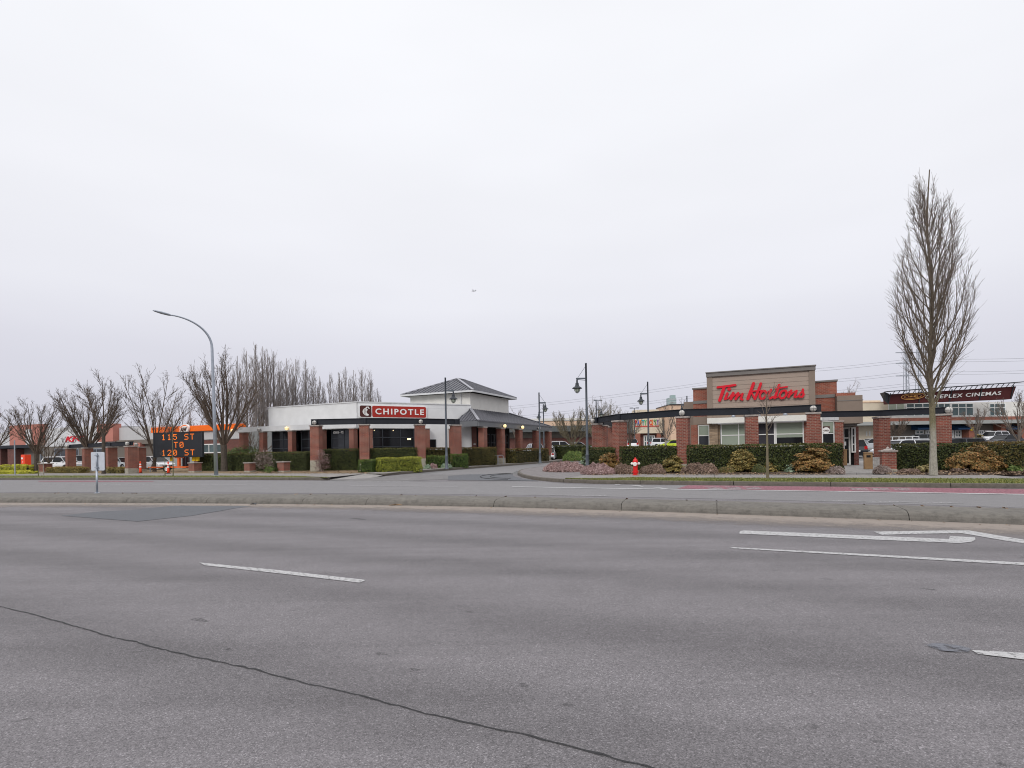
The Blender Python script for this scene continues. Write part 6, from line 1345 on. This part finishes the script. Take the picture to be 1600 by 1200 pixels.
# ================================================================== VEHICLES
def car(px, Y, rz, kind, col, label, group='parked cars', dz=0.02):
    q = gp(px, Y); t = thing('parked_car', (q.x, q.y, q.z+dz), label, 'car', group, rz=rz or 1e-5)
    L, W, H, kind_ = {'sedan': (4.7, 1.8, 1.45, 's'), 'hatch': (4.3, 1.76, 1.5, 'h'), 'suv': (4.6, 1.86, 1.70, 'u'), 'pickup': (5.4, 1.95, 1.85, 'p'), 'van': (4.9, 1.95, 1.8, 'v')}[kind]
    h = L/2; rw = .33 if kind != 'suv' else .36; wb = L*.29; belt = H*.60 if kind != 'sedan' else H*.62; gb = .2
    def arc(cx): return [(cx+(rw+.06)*math.cos(a), gb+.02+max(0, (rw+.06)*math.sin(a)+rw-.22)) for a in [math.pi-i*math.pi/8 for i in range(9)]]
    prof = {'s': [(h, .45), (h-.04, .62), (h-.25, .74), (h-1.15, .90), (-h+.75, .95), (-h+.08, .90), (-h, .55)], 'h': [(h, .45), (h-.05, .66), (h-.25, .80), (h-.95, .93), (-h+.1, .97), (-h, .6)],
            'u': [(h, .5), (h-.04, .80), (h-.22, .95), (h-1.05, 1.04), (-h+.12, 1.08), (-h, .7)], 'p': [(h, .55), (h-.04, .95), (h-.2, 1.06), (h-1.3, 1.14), (-h+.05, 1.12), (-h, .6)], 'v': [(h, .5), (h-.05, .78), (h-.2, .92), (h-.8, 1.05), (-h+.1, 1.08), (-h, .6)]}[kind_]
    gh = {'s': [(h-1.25, .90), (h-1.95, H-.05), (h-2.3, H), (-h+1.55, H-.02), (-h+.85, .95)], 'h': [(h-.95, .93), (h-1.75, H-.05), (h-2.1, H), (-h+.75, H-.04), (-h+.2, .97)], 'u': [(h-1.1, 1.04), (h-1.75, H-.06), (h-2.1, H), (-h+.45, H-.03), (-h+.18, 1.08)],
          'p': [(h-1.35, 1.14), (h-2.05, H-.04), (h-2.35, H), (-h+2.2, H-.03), (-h+1.9, 1.12)], 'v': [(h-.8, 1.05), (h-1.9, H-.05), (h-2.3, H), (-h+.35, H-.02), (-h+.15, 1.08)]}[kind_]
    low = [(-h+.02, .28), (-h+.3, gb)]+arc(-wb)+arc(wb)+[(h-.3, gb), (h-.02, .28)]
    poly = low+prof; n = len(poly); mb = MB(); ys = [-W/2+.0, -W/2+.0, W/2, W/2]; secs = []
    for y, ins in ((-W/2, .05), (-W/2+.07, 0), (W/2-.07, 0), (W/2, .05)):
        secs.append([(x*(1-ins*.35), y+(0 if abs(y) < W/2 else -math.copysign(.05*max(0, (z-.75)/.3), y)), z-(ins*.6 if z > .85 else 0)) for x, z in poly])
    vs = [v for s_ in secs for v in s_]; fs = [(i*n+k, i*n+(k+1) % n, (i+1)*n+(k+1) % n, (i+1)*n+k) for i in range(3) for k in range(n)]+[tuple(range(n)), tuple(reversed(range(3*n, 4*n)))]
    mb.add(vs, fs); bd = mb.build('body', 'paint_'+col, t, True)
    # glasshouse and roof
    mb = MB(); wy = lambda z: W/2-.06-(z-gh[0][1])*.30; m_ = len(gh)
    vs = [(x, -wy(z), z) for x, z in gh]+[(x, wy(z), z) for x, z in gh]; mb.add(vs, [tuple(range(m_)), tuple(reversed(range(m_, 2*m_)))]+[(i, i+1, m_+i+1, m_+i) for i in range(m_-1)]); mb.build('windows', 'glass_dark', t, True)
    mb = MB(); (x2, z2), (x3, z3) = gh[2], gh[3]; x1, z1 = gh[1]
    mb.add([(x1+.06, -wy(z1)-.005, z1+.012), (x2, -wy(z2)-.006, z2+.02), (x3-.08, -wy(z3)-.006, z3+.02), (x3-.08, wy(z3)+.006, z3+.02), (x2, wy(z2)+.006, z2+.02), (x1+.06, wy(z1)+.005, z1+.012)], [(0, 1, 4, 5), (1, 2, 3, 4)])
    for s_ in (-1, 1):
        for (xa, za), (xb, zb_), wd in ((gh[0], gh[1], .07), (gh[3], gh[4], .12), ((x2-.75, gh[0][1]), (x2-.70, H), .07), (gh[1], gh[2], .05), (gh[2], gh[3], .06)):
            mb.bar((xa, s_*(wy(za)+.008), za), (xb, s_*(wy(zb_)+.008), zb_), .02, wd, (1, 0, 0) if abs(xa-xb) < abs(za-zb_) else (0, 0, 1))
    if kind_ == 'u' or kind_ == 'v':
        for s_ in (-1, 1): mb.bar((x2-.1, s_*(wy(H)-.08), H+.07), (x3+.1, s_*(wy(H)-.08), H+.06), .04, .03)
    mb.build('roof', 'paint_'+col, t, True)
    for sx_ in (-1, 1):
        for s_ in (-1, 1):
            c = Vector((sx_*wb, s_*(W/2-.13), rw)); seg = 18
            def dsc(pr):
                vs = [(c.x+r_*math.cos(2*math.pi*k/seg), c.y+s_*o_, c.z+r_*math.sin(2*math.pi*k/seg)) for r_, o_ in pr for k in range(seg)]
                m2 = MB(); m2.add(vs, [(i*seg+k, i*seg+(k+1) % seg, (i+1)*seg+(k+1) % seg, (i+1)*seg+k) for i in range(len(pr)-1) for k in range(seg)]); return m2
            wh = dsc([(.02, -.1), (rw*.95, -.1), (rw, -.06), (rw, .07), (rw*.93, .11), (rw*.68, .11), (rw*.66, .07)]).build('wheel', 'black_rubber', t, True); dsc([(rw*.67, .075), (rw*.6, .085), (rw*.5, .06), (.06, .095), (.01, .095)]).build('rim', 'rim_metal', wh, True)
    zl = prof[1][1]
    for s_ in (-1, 1):
        mb = MB(); mb.box((h-.07, s_*(W/2-.28), zl-.02), (.16, .38, .13)); mb.build('headlight', 'head_lamp', t, True, bevel=.02)
        mb = MB(); mb.box((-h+.05, s_*(W/2-.2), prof[-2][1]-.12), (.10, .26, .20 if kind_ != 'u' else .32)); mb.build('tail_light', 'tail_red', t, True, bevel=.02)
        mb = MB(); mb.box((gh[0][0]-.25, s_*(W/2+.06), gh[0][1]+.06), (.12, .18, .12)); mb.build('mirror', 'paint_'+col, t, True, bevel=.02)
    mb = MB(); mb.box((h-.03, 0, .48), (.10, W*.55, .16)); mb.box((h-.04, 0, .28), (.12, W*.8, .12)); mb.build('grille', 'black_rubber', t, True)
    mb = MB(); mb.box((-h+.0, 0, .66), (.04, .5, .13)); mb.build('number_plate', 'reflective_white', t, True); mb = MB(); mb.box((-h+.06, 0, .34), (.2, W*.9, .18)); mb.build('bumper', 'black_rubber', t, True, bevel=.02)
    for x_ in (.15, -.85):
        for s_ in (-1, 1): mb = MB(); mb.box((x_, s_*(W/2-.02), gh[0][1]-.14), (.16, .05, .025)); mb.build('door_handle', 'black_rubber', t, True)
    return t
u25 = math.radians(-25)
car(241, 56, u25, 'hatch', 'white', 'white hatchback seen from the side behind the left delineator post')
car(190, 66, u25+.1, 'sedan', 'silver', 'silver sedan glimpsed between two brick pillars of the low pergola')
car(124, 70, u25, 'pickup', 'silver', 'silver pickup glimpsed behind the low pergola left of the median sign')
car(98, 66, u25+.3, 'suv', 'white', 'white car with its nose showing left of the first pergola pillar')
car(1330, 54, math.radians(70), 'suv', 'black', 'black car seen from behind beside the restaurant entrance')
car(1411, 47, math.radians(178), 'suv', 'white', 'white SUV behind the stone footed pillar and low brick pier')
car(1460, 54, math.radians(10), 'sedan', 'silver', 'silver sedan roof showing behind the columnar tree trunk')
car(1494, 50, math.radians(160), 'suv', 'charcoal', 'dark grey SUV behind the hedge right of the tree trunk')
car(1436, 79, math.radians(182), 'hatch', 'charcoal', 'small charcoal hatchback far back under the blue awning')
car(1552, 78, math.radians(195), 'suv', 'white', 'white SUV parked near the cinema doors')
car(1570, 66, math.radians(188), 'sedan', 'black', 'black sedan low behind the rightmost hedge')
car(876, 86, math.radians(20), 'suv', 'white', 'white SUV parked left of the spreading bare tree'); car(903, 90, math.radians(5), 'sedan', 'silver', 'silver sedan parked right of the spreading bare tree trunk')
car(834, 76, math.radians(100), 'suv', 'white', 'white SUV facing us between two portico pillars'); car(1050, 86, math.radians(185), 'sedan', 'lime', 'lime green and bright car behind the long dark hedge', ); car(1034, 92, math.radians(8), 'suv', 'white', 'white SUV left of the lime green car'); car(984, 88, math.radians(90), 'suv', 'white', 'white car half hidden by the second pergola pillar')
car(1362, 66, math.radians(170), 'sedan', 'silver', 'silver sedan far off just left of the stone footed pillar', ); car(857, 62, math.radians(80), 'sedan', 'white', 'white sedan behind the feather flag at the portico end')
# white rack of a flat trailer behind the SUV
q = gp(1410, 58); t = thing('cart_rail', q, 'white rail frame of a cart bay above the white SUV', 'cart bay'); mb = MB(); zt_ = at(1410, 682.5, 58).z; w2_ = 26*58/840
for z_ in (zt_, zt_-.35): mb.tube([q+Vector((-w2_, 0, z_-q.z)), q+Vector((w2_, 0, z_-q.z))], .03, 6)
for k in range(6): mb.tube([q+Vector((-w2_+k*2*w2_/5, 0, 0)), q+Vector((-w2_+k*2*w2_/5, 0, zt_-q.z))], .03, 6)
mb.build('rail', 'white_plastic', t)

# ================================================================== VEGETATION
def hp(px, Y): return (PX(px, Y), Y)
HG = 'clipped evergreen hedges'
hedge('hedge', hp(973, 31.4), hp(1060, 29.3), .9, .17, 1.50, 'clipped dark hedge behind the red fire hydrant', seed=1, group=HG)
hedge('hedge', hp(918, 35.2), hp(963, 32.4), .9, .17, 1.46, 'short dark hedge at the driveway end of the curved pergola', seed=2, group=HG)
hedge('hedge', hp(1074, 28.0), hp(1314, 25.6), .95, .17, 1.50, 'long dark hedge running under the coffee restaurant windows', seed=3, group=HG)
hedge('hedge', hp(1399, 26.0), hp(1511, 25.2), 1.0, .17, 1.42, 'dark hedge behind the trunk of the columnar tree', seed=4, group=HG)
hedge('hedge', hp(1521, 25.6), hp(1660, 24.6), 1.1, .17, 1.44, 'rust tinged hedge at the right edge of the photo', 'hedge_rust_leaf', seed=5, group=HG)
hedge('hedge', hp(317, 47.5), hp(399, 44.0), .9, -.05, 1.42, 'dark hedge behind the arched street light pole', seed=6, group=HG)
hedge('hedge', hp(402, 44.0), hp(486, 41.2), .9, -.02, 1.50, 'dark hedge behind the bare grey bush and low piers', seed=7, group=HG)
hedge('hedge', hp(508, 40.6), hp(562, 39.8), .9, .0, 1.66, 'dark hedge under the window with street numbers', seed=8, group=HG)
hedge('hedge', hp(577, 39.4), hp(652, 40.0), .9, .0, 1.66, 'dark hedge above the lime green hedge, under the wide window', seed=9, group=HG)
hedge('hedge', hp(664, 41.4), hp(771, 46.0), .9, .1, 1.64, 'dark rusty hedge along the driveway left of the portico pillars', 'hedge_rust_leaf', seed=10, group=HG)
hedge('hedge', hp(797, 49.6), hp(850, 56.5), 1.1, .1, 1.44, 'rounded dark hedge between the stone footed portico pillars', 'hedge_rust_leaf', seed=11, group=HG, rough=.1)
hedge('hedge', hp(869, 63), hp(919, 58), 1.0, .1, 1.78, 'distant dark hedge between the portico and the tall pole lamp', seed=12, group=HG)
hedge('hedge', hp(566, 35.4), hp(588, 35.0), .9, .05, .92, 'short mid green block hedge at the driveway mouth', 'hedge_mid_leaf', seed=13, group=HG)
hedge('hedge', hp(590, 34.8), hp(655, 36.2), 1.0, .05, 1.02, 'bright lime green low hedge at the driveway mouth', 'hedge_lime_leaf', seed=14, group=HG, rough=.09, core='hedge_mid_leaf' if False else 'hedge_core')
hedge('hedge', hp(706, 41.0), hp(727, 41.6), .9, .1, 1.16, 'rounded mid green block bush right of the pole lamp', 'hedge_mid_leaf', seed=15, group=HG, rough=.1)
hedge('hedge', hp(665, 40.0), hp(698, 40.6), .9, .1, 1.02, 'mid green bush left of the pole lamp base', 'hedge_mid_leaf', seed=16, group=HG, rough=.13)
for a, b, ya, yb, lab, sd_ in ((80, 104, 51.5, 50.5, 'olive block bush left of the first low pergola pillar', 17), (107, 131, 50.3, 49.0, 'olive block bush under the low pergola left of the street tree', 18), (175, 197, 46.2, 44.8, 'olive block bush between two low pergola pillars', 19)):
    hedge('hedge', hp(a, ya), hp(b, yb), .9, -.3, .42, lab, 'olive_leaf', seed=sd_, group='low olive block bushes on the left', rough=.1)
hedge('hedge', hp(-30, 54), hp(52, 52.4), 1.0, -.3, .62, 'yellow green low hedge in front of the orange box', 'yellow_leaf', seed=20, rough=.14, group='yellow shrubs at far left'); hedge('hedge', hp(-30, 51.5), hp(54, 49.8), .9, -.3, .12, 'yellow ground shrub nearest the pavement at far left', 'yellow_leaf', seed=21, rough=.16, group='yellow shrubs at far left')
# shrubs on the coffee restaurant bed
def sy(py, z=.17): return None
def SH(px, Y, wpx, ytop, lab, leaf, seed, kind='s', z0=None, **k):
    x = PX(px, Y); z = (gz(x, Y)+.16) if z0 is None else z0; zt_ = at(px, ytop, Y).z; rx = wpx/2*Y/840
    if kind == 's': return shrub('shrub', x, Y, rx, rx*.85, zt_-z, lab, leaf, seed=seed, z0=z, **k)
    return mound('shrub', x, Y, rx, k.pop('ry', rx*.7), zt_-z, lab, leaf, seed=seed, z0=z-.02, **k)
SH(950, 29.0, 38, 705, 'orange topped shrub left of the second pergola pillar', 'orange_leaf', 1); SH(1051, 26.7, 36, 711, 'olive and orange shrub at the foot of the third pergola pillar', 'olive_leaf', 2)
SH(1159, 26.2, 47, 700, 'tall yellow orange shrub in front of the middle pergola pillar', 'olive_leaf', 3, nc=62, flat=.42); SH(1270, 24.9, 60, 696.5, 'largest orange shrub under the globe lamp by the restaurant', 'orange_leaf', 4, nc=76, flat=.40)
SH(1524, 23.6, 80, 697.5, 'wide rust topped shrub right of the columnar tree', 'orange_leaf', 5, nc=84, flat=.5); SH(1202, 25.6, 26, 722, 'small olive shrub behind the slim sapling trunk', 'olive_leaf', 6, nc=22, per=45); SH(1236, 25.3, 24, 723, 'small olive grey shrub left of the largest orange shrub', 'blue_leaf', 7, nc=20, per=45)
SH(1576, 23.3, 38, 724, 'small dark green shrub near the right edge', 'hedge_mid_leaf', 8, nc=22, per=50); SH(1446, 23.5, 40, 727, 'tuft of dry straw coloured grass left of the columnar trunk', 'dry_grass_leaf', 9, nc=20, per=55, flat=.9); SH(1500, 23.2, 34, 731, 'low brown shrub right of the columnar trunk', 'heather_brown', 21, nc=20, per=40)
SH(914, 34.4, 16, 710, 'pale blue green shrub at the foot of the tall pole lamp', 'blue_leaf', 10, nc=22, per=50); SH(412, 40.8, 34, 697.5, 'bare grey brown bush between the low brick piers', 'heather_grey', 11, nc=40, per=70, lsz=.05, flat=.9); SH(421, 38.2, 30, 725, 'fresh green spreading plant between the low brick piers', 'hedge_mid_leaf', 12, nc=20, per=50)
SH(503, 38.0, 26, 698, 'reddish bare bush beside the stone footed pergola pillar', 'heather_pink', 13, nc=34, per=50, lsz=.05, flat=1.0); SH(378, 46.6, 76, 694.5, 'broad green laurel mound rising behind the hedge', 'hedge_mid_leaf', 14, nc=44, z0=.9); SH(61, 53.6, 24, 718, 'dark green shrub at the foot of the leftmost street tree', 'hedge_leaf', 15, nc=24, per=45)
SH(667, 38.8, 11, 727, 'pale grey green ground plant beside the pergola pillar foot', 'blue_leaf', 16, 'm', num=700); SH(677, 39.3, 12, 724.5, 'pink heather tuft by the driveway kerb', 'heather_pink', 17, 'm', num=800); SH(697, 39.6, 17, 724, 'grey green ground plant under the pole lamp', 'blue_leaf', 18, 'm', num=900); SH(897, 55, 36, 705, 'low bright green spreading shrub beyond the heather', 'hedge_mid_leaf', 19, 'm', num=2200, lsz=.1)
SH(881, 31.5, 66, 722.5, 'large pink heather mound at the driveway corner', 'heather_pink', 20, 'm', num=9000, ry=1.9); SH(934, 27.2, 54, 726, 'pink heather mound nearer the kerb beside the orange shrub', 'heather_pink', 22, 'm', num=7000, ry=1.0)
for px, Y, wd, yt, lab, leaf, sd_ in ((975, 26.9, 34, 724.5, 'brown heather just left of the fire hydrant', 'heather_brown', 23), (1019, 26.5, 40, 725.5, 'brown heather just right of the fire hydrant', 'heather_brown', 24), (1092, 26.1, 58, 724, 'long tangle of brown heather under the dark hedge', 'heather_brown', 25),
        (1304, 24.2, 28, 730, 'grey heather tuft at the left of the paved path', 'heather_grey', 26), (1378, 23.9, 26, 728.5, 'grey pink heather at the foot of the low capped pier', 'heather_grey', 27), (1420, 23.6, 34, 734, 'low brown heather between the low pier and columnar tree', 'heather_brown', 28), (1134, 25.9, 26, 731, 'small green brown ground plant left of the tall orange shrub', 'hedge_rust_leaf', 29), (1186, 25.5, 22, 727, 'dark green ground plant right of the tall orange shrub', 'hedge_leaf', 30)):
    SH(px, Y, wd, yt, lab, leaf, sd_, 'm', num=2600)
# leaf litter on the beds and a few scraps
mb = MB(); r = random.Random(5)
for _ in range(5200):
    px = r.uniform(360, 580) if r.random() < .3 else r.uniform(920, 1600); py_ = r.uniform(733, 739.5) if px < 600 else r.uniform(733, 742)
    if 1300 < px < 1385: continue
    q = G(px, py_, .19); z = gz(q.x, q.y)+(.165 if px < 600 else .20); quad(mb, Vector((q.x, q.y, z)), Vector((r.uniform(-.5, .5), r.uniform(-.5, .5), 1)), r.uniform(.04, .09), r)
o = mb.build('leaf_litter', 'leaf_litter', origin=(0, 0, 0)); o['kind'] = 'stuff'
mb = MB()
for A_, B_, num in ((VA, VB, 15000), (kl_g, VLB, 9000)):
    n_ = min(len(A_), len(B_))-1
    for _ in range(num):
        i = r.randrange(n_); t_ = r.random(); p = A_[i].lerp(A_[i+1], t_).lerp(B_[i].lerp(B_[i+1], t_), r.random()); z = gz(p.x, p.y)+.15; h_ = r.uniform(.02, .055); a = r.uniform(0, 6.28); wv = Vector((math.cos(a), math.sin(a), 0))*.014
        c_ = Vector((p.x, p.y, z)); tipv = c_+Vector((r.uniform(-.03, .03), r.uniform(-.03, .03), h_)); mb.add([c_-wv, c_+wv, tipv], [(0, 1, 2)], tint=r.random())
o = mb.build('grass', 'grass_leaf', origin=(0, 0, 0)); o['kind'] = 'stuff'
mb = MB()
for _ in range(420):
    k = r.randrange(len(ML)-1); p = MBk[k].lerp(ML[k], r.uniform(-.01, .12)); z = gz(p.x, p.y)+.20
    if pnoise(Vector((p.x*.8, p.y*.8, 2))) > .05: quad(mb, Vector((p.x, p.y, z)), Vector((r.uniform(-1, 1), r.uniform(-1, 1), 1)), r.uniform(.02, .055), r)
for _ in range(260):
    k = r.randrange(len(ML)-1); p = ML[k].lerp(MBk[k], r.uniform(-.25, -.01)); quad(mb, Vector((p.x, p.y, gz(p.x, p.y)+.012)), Vector((r.uniform(-.3, .3), r.uniform(-.3, .3), 1)), r.uniform(.01, .035), r)
o = mb.build('debris', 'leaf_litter', origin=(0, 0, 0)); o['kind'] = 'stuff'
for px, py_, lab, ln, mat in ((618, 789.6, 'flattened pale cardboard scrap in the gutter by the median', .38, 'bin_tan'), (395, 788.3, 'dark crumpled scrap in the gutter at the edge of the patch', .2, 'board_black')):
    q = G(px, py_, .01); mb = MB(); mb.add([(q.x-ln/2, q.y+.03, .012), (q.x+ln/2, q.y-.03, .02), (q.x+ln/2-.03, q.y+.10, .05), (q.x-ln/2+.04, q.y+.12, .022), (q.x, q.y+.02, .045), (q.x, q.y+.12, .02)], [(0, 4, 5, 3), (4, 1, 2, 5)])
    o = mb.build('litter_scrap', mat); o.location.z += gz(q.x, q.y); s_ = o.modifiers.new('s', 'SOLIDIFY'); s_.thickness = .006; tag(o, lab, 'litter')
# ---- trees
def tree_at(px, py_, z=.15): q = G(px, py_, z); return q.x, q.y
def Htop(px, ytop, Y, z0): return at(px, ytop, Y).z-z0
STG = 'bare street trees along the left pavement'
def ST(px, Y, top, wpx, lab, seed, **k):
    x = PX(px, Y); z0 = gz(x, Y)+.12; H = Htop(px, top, Y, z0); return street_tree('bare_tree', x, Y, H, wpx/2*Y/840, lab, seed, group=STG, **k)
ST(57, 52.5, 612, 100, 'leftmost complete street tree, broad crown over salmon wall', 3, trunk_h=1.9, tr=.20, limbs=12, bark='bark_dark', sw=1.0)
ST(-14, 54, 616, 80, 'street tree cut by the left edge of the photo', 4, trunk_h=2.0, tr=.2, limbs=8, sw=1.0)
ST(137, 50.0, 598, 104, 'broad vase shaped street tree left of the median sign', 5, trunk_h=2.3, tr=.25, limbs=15, bark='bark_moss', sw=1.05)
ST(161.5, 44.5, 578, 46, 'narrow burled tree directly behind the median sign', 6, trunk_h=3.4, tr=.14, limbs=6, subs=8, leader=True, sw=1.05)
ST(241, 47.5, 562, 104, 'tall bare tree left of the message board', 8, trunk_h=1.4, tr=.16, limbs=8, subs=9, leader=True, sw=1.1)
ST(350, 44.0, 545, 128, 'largest street tree right behind the arched street light', 9, trunk_h=2.2, tr=.25, limbs=13, subs=10, twigs=9, sw=1.1)
street_tree('bare_tree', *hp(76, 56), 4.6, 2.4, 'small twiggy tree behind the low brick pier at left', 12, trunk_h=1.0, tr=.09, limbs=7, subs=7, twigs=6, group=STG)
street_tree('bare_tree', *hp(283, 63), 8.8, 2.8, 'slender bare tree rising behind the orange fascia', 13, trunk_h=2, tr=.1, limbs=7, subs=7, twigs=6, group=STG, leader=True, twig='twig_grey'); street_tree('bare_tree', *hp(318, 66), 6.6, 3.4, 'spreading bare tree just above the orange fascia', 14, trunk_h=2.2, tr=.12, limbs=9, subs=8, twigs=7, group=STG)
street_tree('bare_tree', *hp(402, 52), 5.4, 2.6, 'dark bare tree inside the white beamed pergola opening', 15, trunk_h=.9, tr=.09, limbs=8, subs=7, twigs=7, group=STG)
BG = 'tall bare columnar trees behind the white restaurant'; PO = [(372, 556, 80, 'row leftmost'), (386, 549, 78, 'second from left'), (400, 539, 76, ''), (411, 541, 77, ''), (419, 545, 79, ''), (428, 549, 80, ''), (438, 566, 84, ''), (448, 560, 84, ''), (457, 577, 86, ''), (463, 561, 86, ''), (478, 564, 87, ''), (490, 572, 88, ''), (500, 588, 90, ''), (516, 585, 90, ''), (531, 583, 90, ''), (541, 573, 90, ''), (553, 578, 92, ''), (566, 578, 92, ''), (579, 581, 93, ''), (591, 606, 95, '')]
tall = []
for i in range(4):
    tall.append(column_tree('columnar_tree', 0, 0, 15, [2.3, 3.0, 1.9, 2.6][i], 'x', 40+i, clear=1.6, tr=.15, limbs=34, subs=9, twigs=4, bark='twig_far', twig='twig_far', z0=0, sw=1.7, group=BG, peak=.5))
words_ = ['first', 'second', 'third', 'fourth', 'fifth', 'sixth', 'seventh', 'eighth', 'ninth', 'tenth', 'eleventh', 'twelfth', 'thirteenth', 'fourteenth', 'fifteenth', 'sixteenth', 'seventeenth', 'eighteenth', 'nineteenth', 'last']
for i, (px, top, Y, _) in enumerate(PO):
    o = tall[i] if i < 4 else copy_tree(tall[i % 4]); x = PX(px, Y, 8); z0 = gz(x, Y)-.3; H = Htop(px, top, Y, z0)
    o.location = (x, Y, z0); s_ = H/15; o.scale = (s_*(.9+.2*((i*7) % 5)/4), s_, s_); o.rotation_euler = (0, 0, i*1.3)
    o['label'] = '%s tall columnar tree from the left in the row behind the white restaurant' % words_[i]
# the big columnar tree
x, y = tree_at(1458, 741.5, .2); z0 = gz(x, y)+.17
column_tree('columnar_tree', x, y, Htop(1452, 266, y, z0), 2.75, 'very tall bare columnar tree standing in the bed at right', 77, clear=2.75, tr=.125, limbs=66, subs=14, twigs=4, bark='bark_poplar', twig='twig_grey', sw=.9, z0=z0, peak=.45)
# middle distance trees
MG = 'bare car park trees'
def MT(px, Y, top, wpx, lab, seed, **k):
    x = PX(px, Y); z0 = gz(x, Y); return street_tree('bare_tree', x, Y, Htop(px, top, Y, z0), wpx/2*Y/840, lab, seed, group=MG, z0=z0, **k)
MT(894, 76, 634, 84, 'wide spreading bare tree between the portico and the tall pole lamp', 21, trunk_h=1.3, tr=.2, limbs=15, subs=10, twigs=8, fan=1, sw=1.35, bark='bark_moss', twig='twig_moss')
MT(929, 84, 618, 44, 'bare tree just right of the tall pole lamp', 22, trunk_h=2, tr=.16, limbs=8, subs=9, twigs=7, sw=1.4, twig='twig_moss', bark='bark_moss'); MT(951, 88, 622, 40, 'bare tree showing above the left end of the curved beam', 23, trunk_h=2, tr=.16, limbs=8, subs=9, twigs=7, sw=1.4, twig='twig_moss')
MT(984, 70, 634, 50, 'bare tree seen between the first two curved pergola pillars', 24, trunk_h=1.6, tr=.14, limbs=8, subs=7, twigs=6, sw=1.2, bark='bark_moss'); MT(1040, 72, 640, 60, 'bare tree in front of the multicoloured shop letters', 25, trunk_h=1.8, tr=.13, limbs=7, subs=7, twigs=5, sw=1.1, bark='bark_pale', twig='twig_grey'); MT(1066, 64, 612, 52, 'pale bare tree left of the coffee restaurant wall', 26, trunk_h=1.6, tr=.13, limbs=7, subs=6, twigs=5, sw=1.1, bark='bark_pale', twig='twig_grey')
MT(1400, 68, 648, 50, 'small rusty bare tree before the cinema left end', 27, trunk_h=1.0, tr=.10, limbs=11, subs=8, twigs=7, sw=1.2, fan=.9); MT(1526, 66, 630, 44, 'slender twiggy tree in front of the cinema windows', 28, trunk_h=1.6, tr=.09, limbs=8, subs=7, twigs=6, sw=1.1, twig='twig_grey'); MT(1592, 44, 600, 90, 'bare tree at the right edge of the photo', 29, trunk_h=1.5, tr=.11, limbs=8, subs=7, twigs=6, sw=1.0, bark='bark_pale', twig='twig_grey')
MT(1322, 95, 592, 26, 'bare treetop above the low brown entrance roof', 30, trunk_h=3, tr=.12, limbs=7, subs=6, twigs=5, sw=1.3, twig='twig_grey'); MT(806, 100, 632, 26, 'distant bare tree at the right of the hipped tower', 31, trunk_h=2.5, tr=.12, limbs=7, subs=6, twigs=5, sw=1.3, twig='twig_grey')
SH(1529, 74, 16, 677.5, 'round olive shrub by the cinema doors', 'olive_leaf', 41, nc=20, per=40, lsz=.16)
# saplings
sapling('sapling', 1199.5, 748.3, 3.35, 'slim leafless sapling on the verge in front of the coffee restaurant', 3, r0=.06, pale='twig_moss', nb=12)
sapling('sapling', 60, 743.5, 1.2, 'short cut sapling stem left on the far left verge', 5, nb=2); sapling('sapling', 68, 742, 2.7, 'thin pale sapling beside the short cut stem', 6, nb=5, pale='bark_pale'); sapling('sapling', 258, 744, 1.5, 'short dark sapling stem at the trailer wheel', 7, nb=3); sapling('sapling', 270.5, 743.5, 4.6, 'thin sapling crossing the dot lettering of the message board', 8, nb=16, pale='bark_moss')
for o in [c for c in C.objects if c.parent is None and c.type == 'EMPTY' and c.get('label') == 'x']: o['label'] = 'unlabelled'
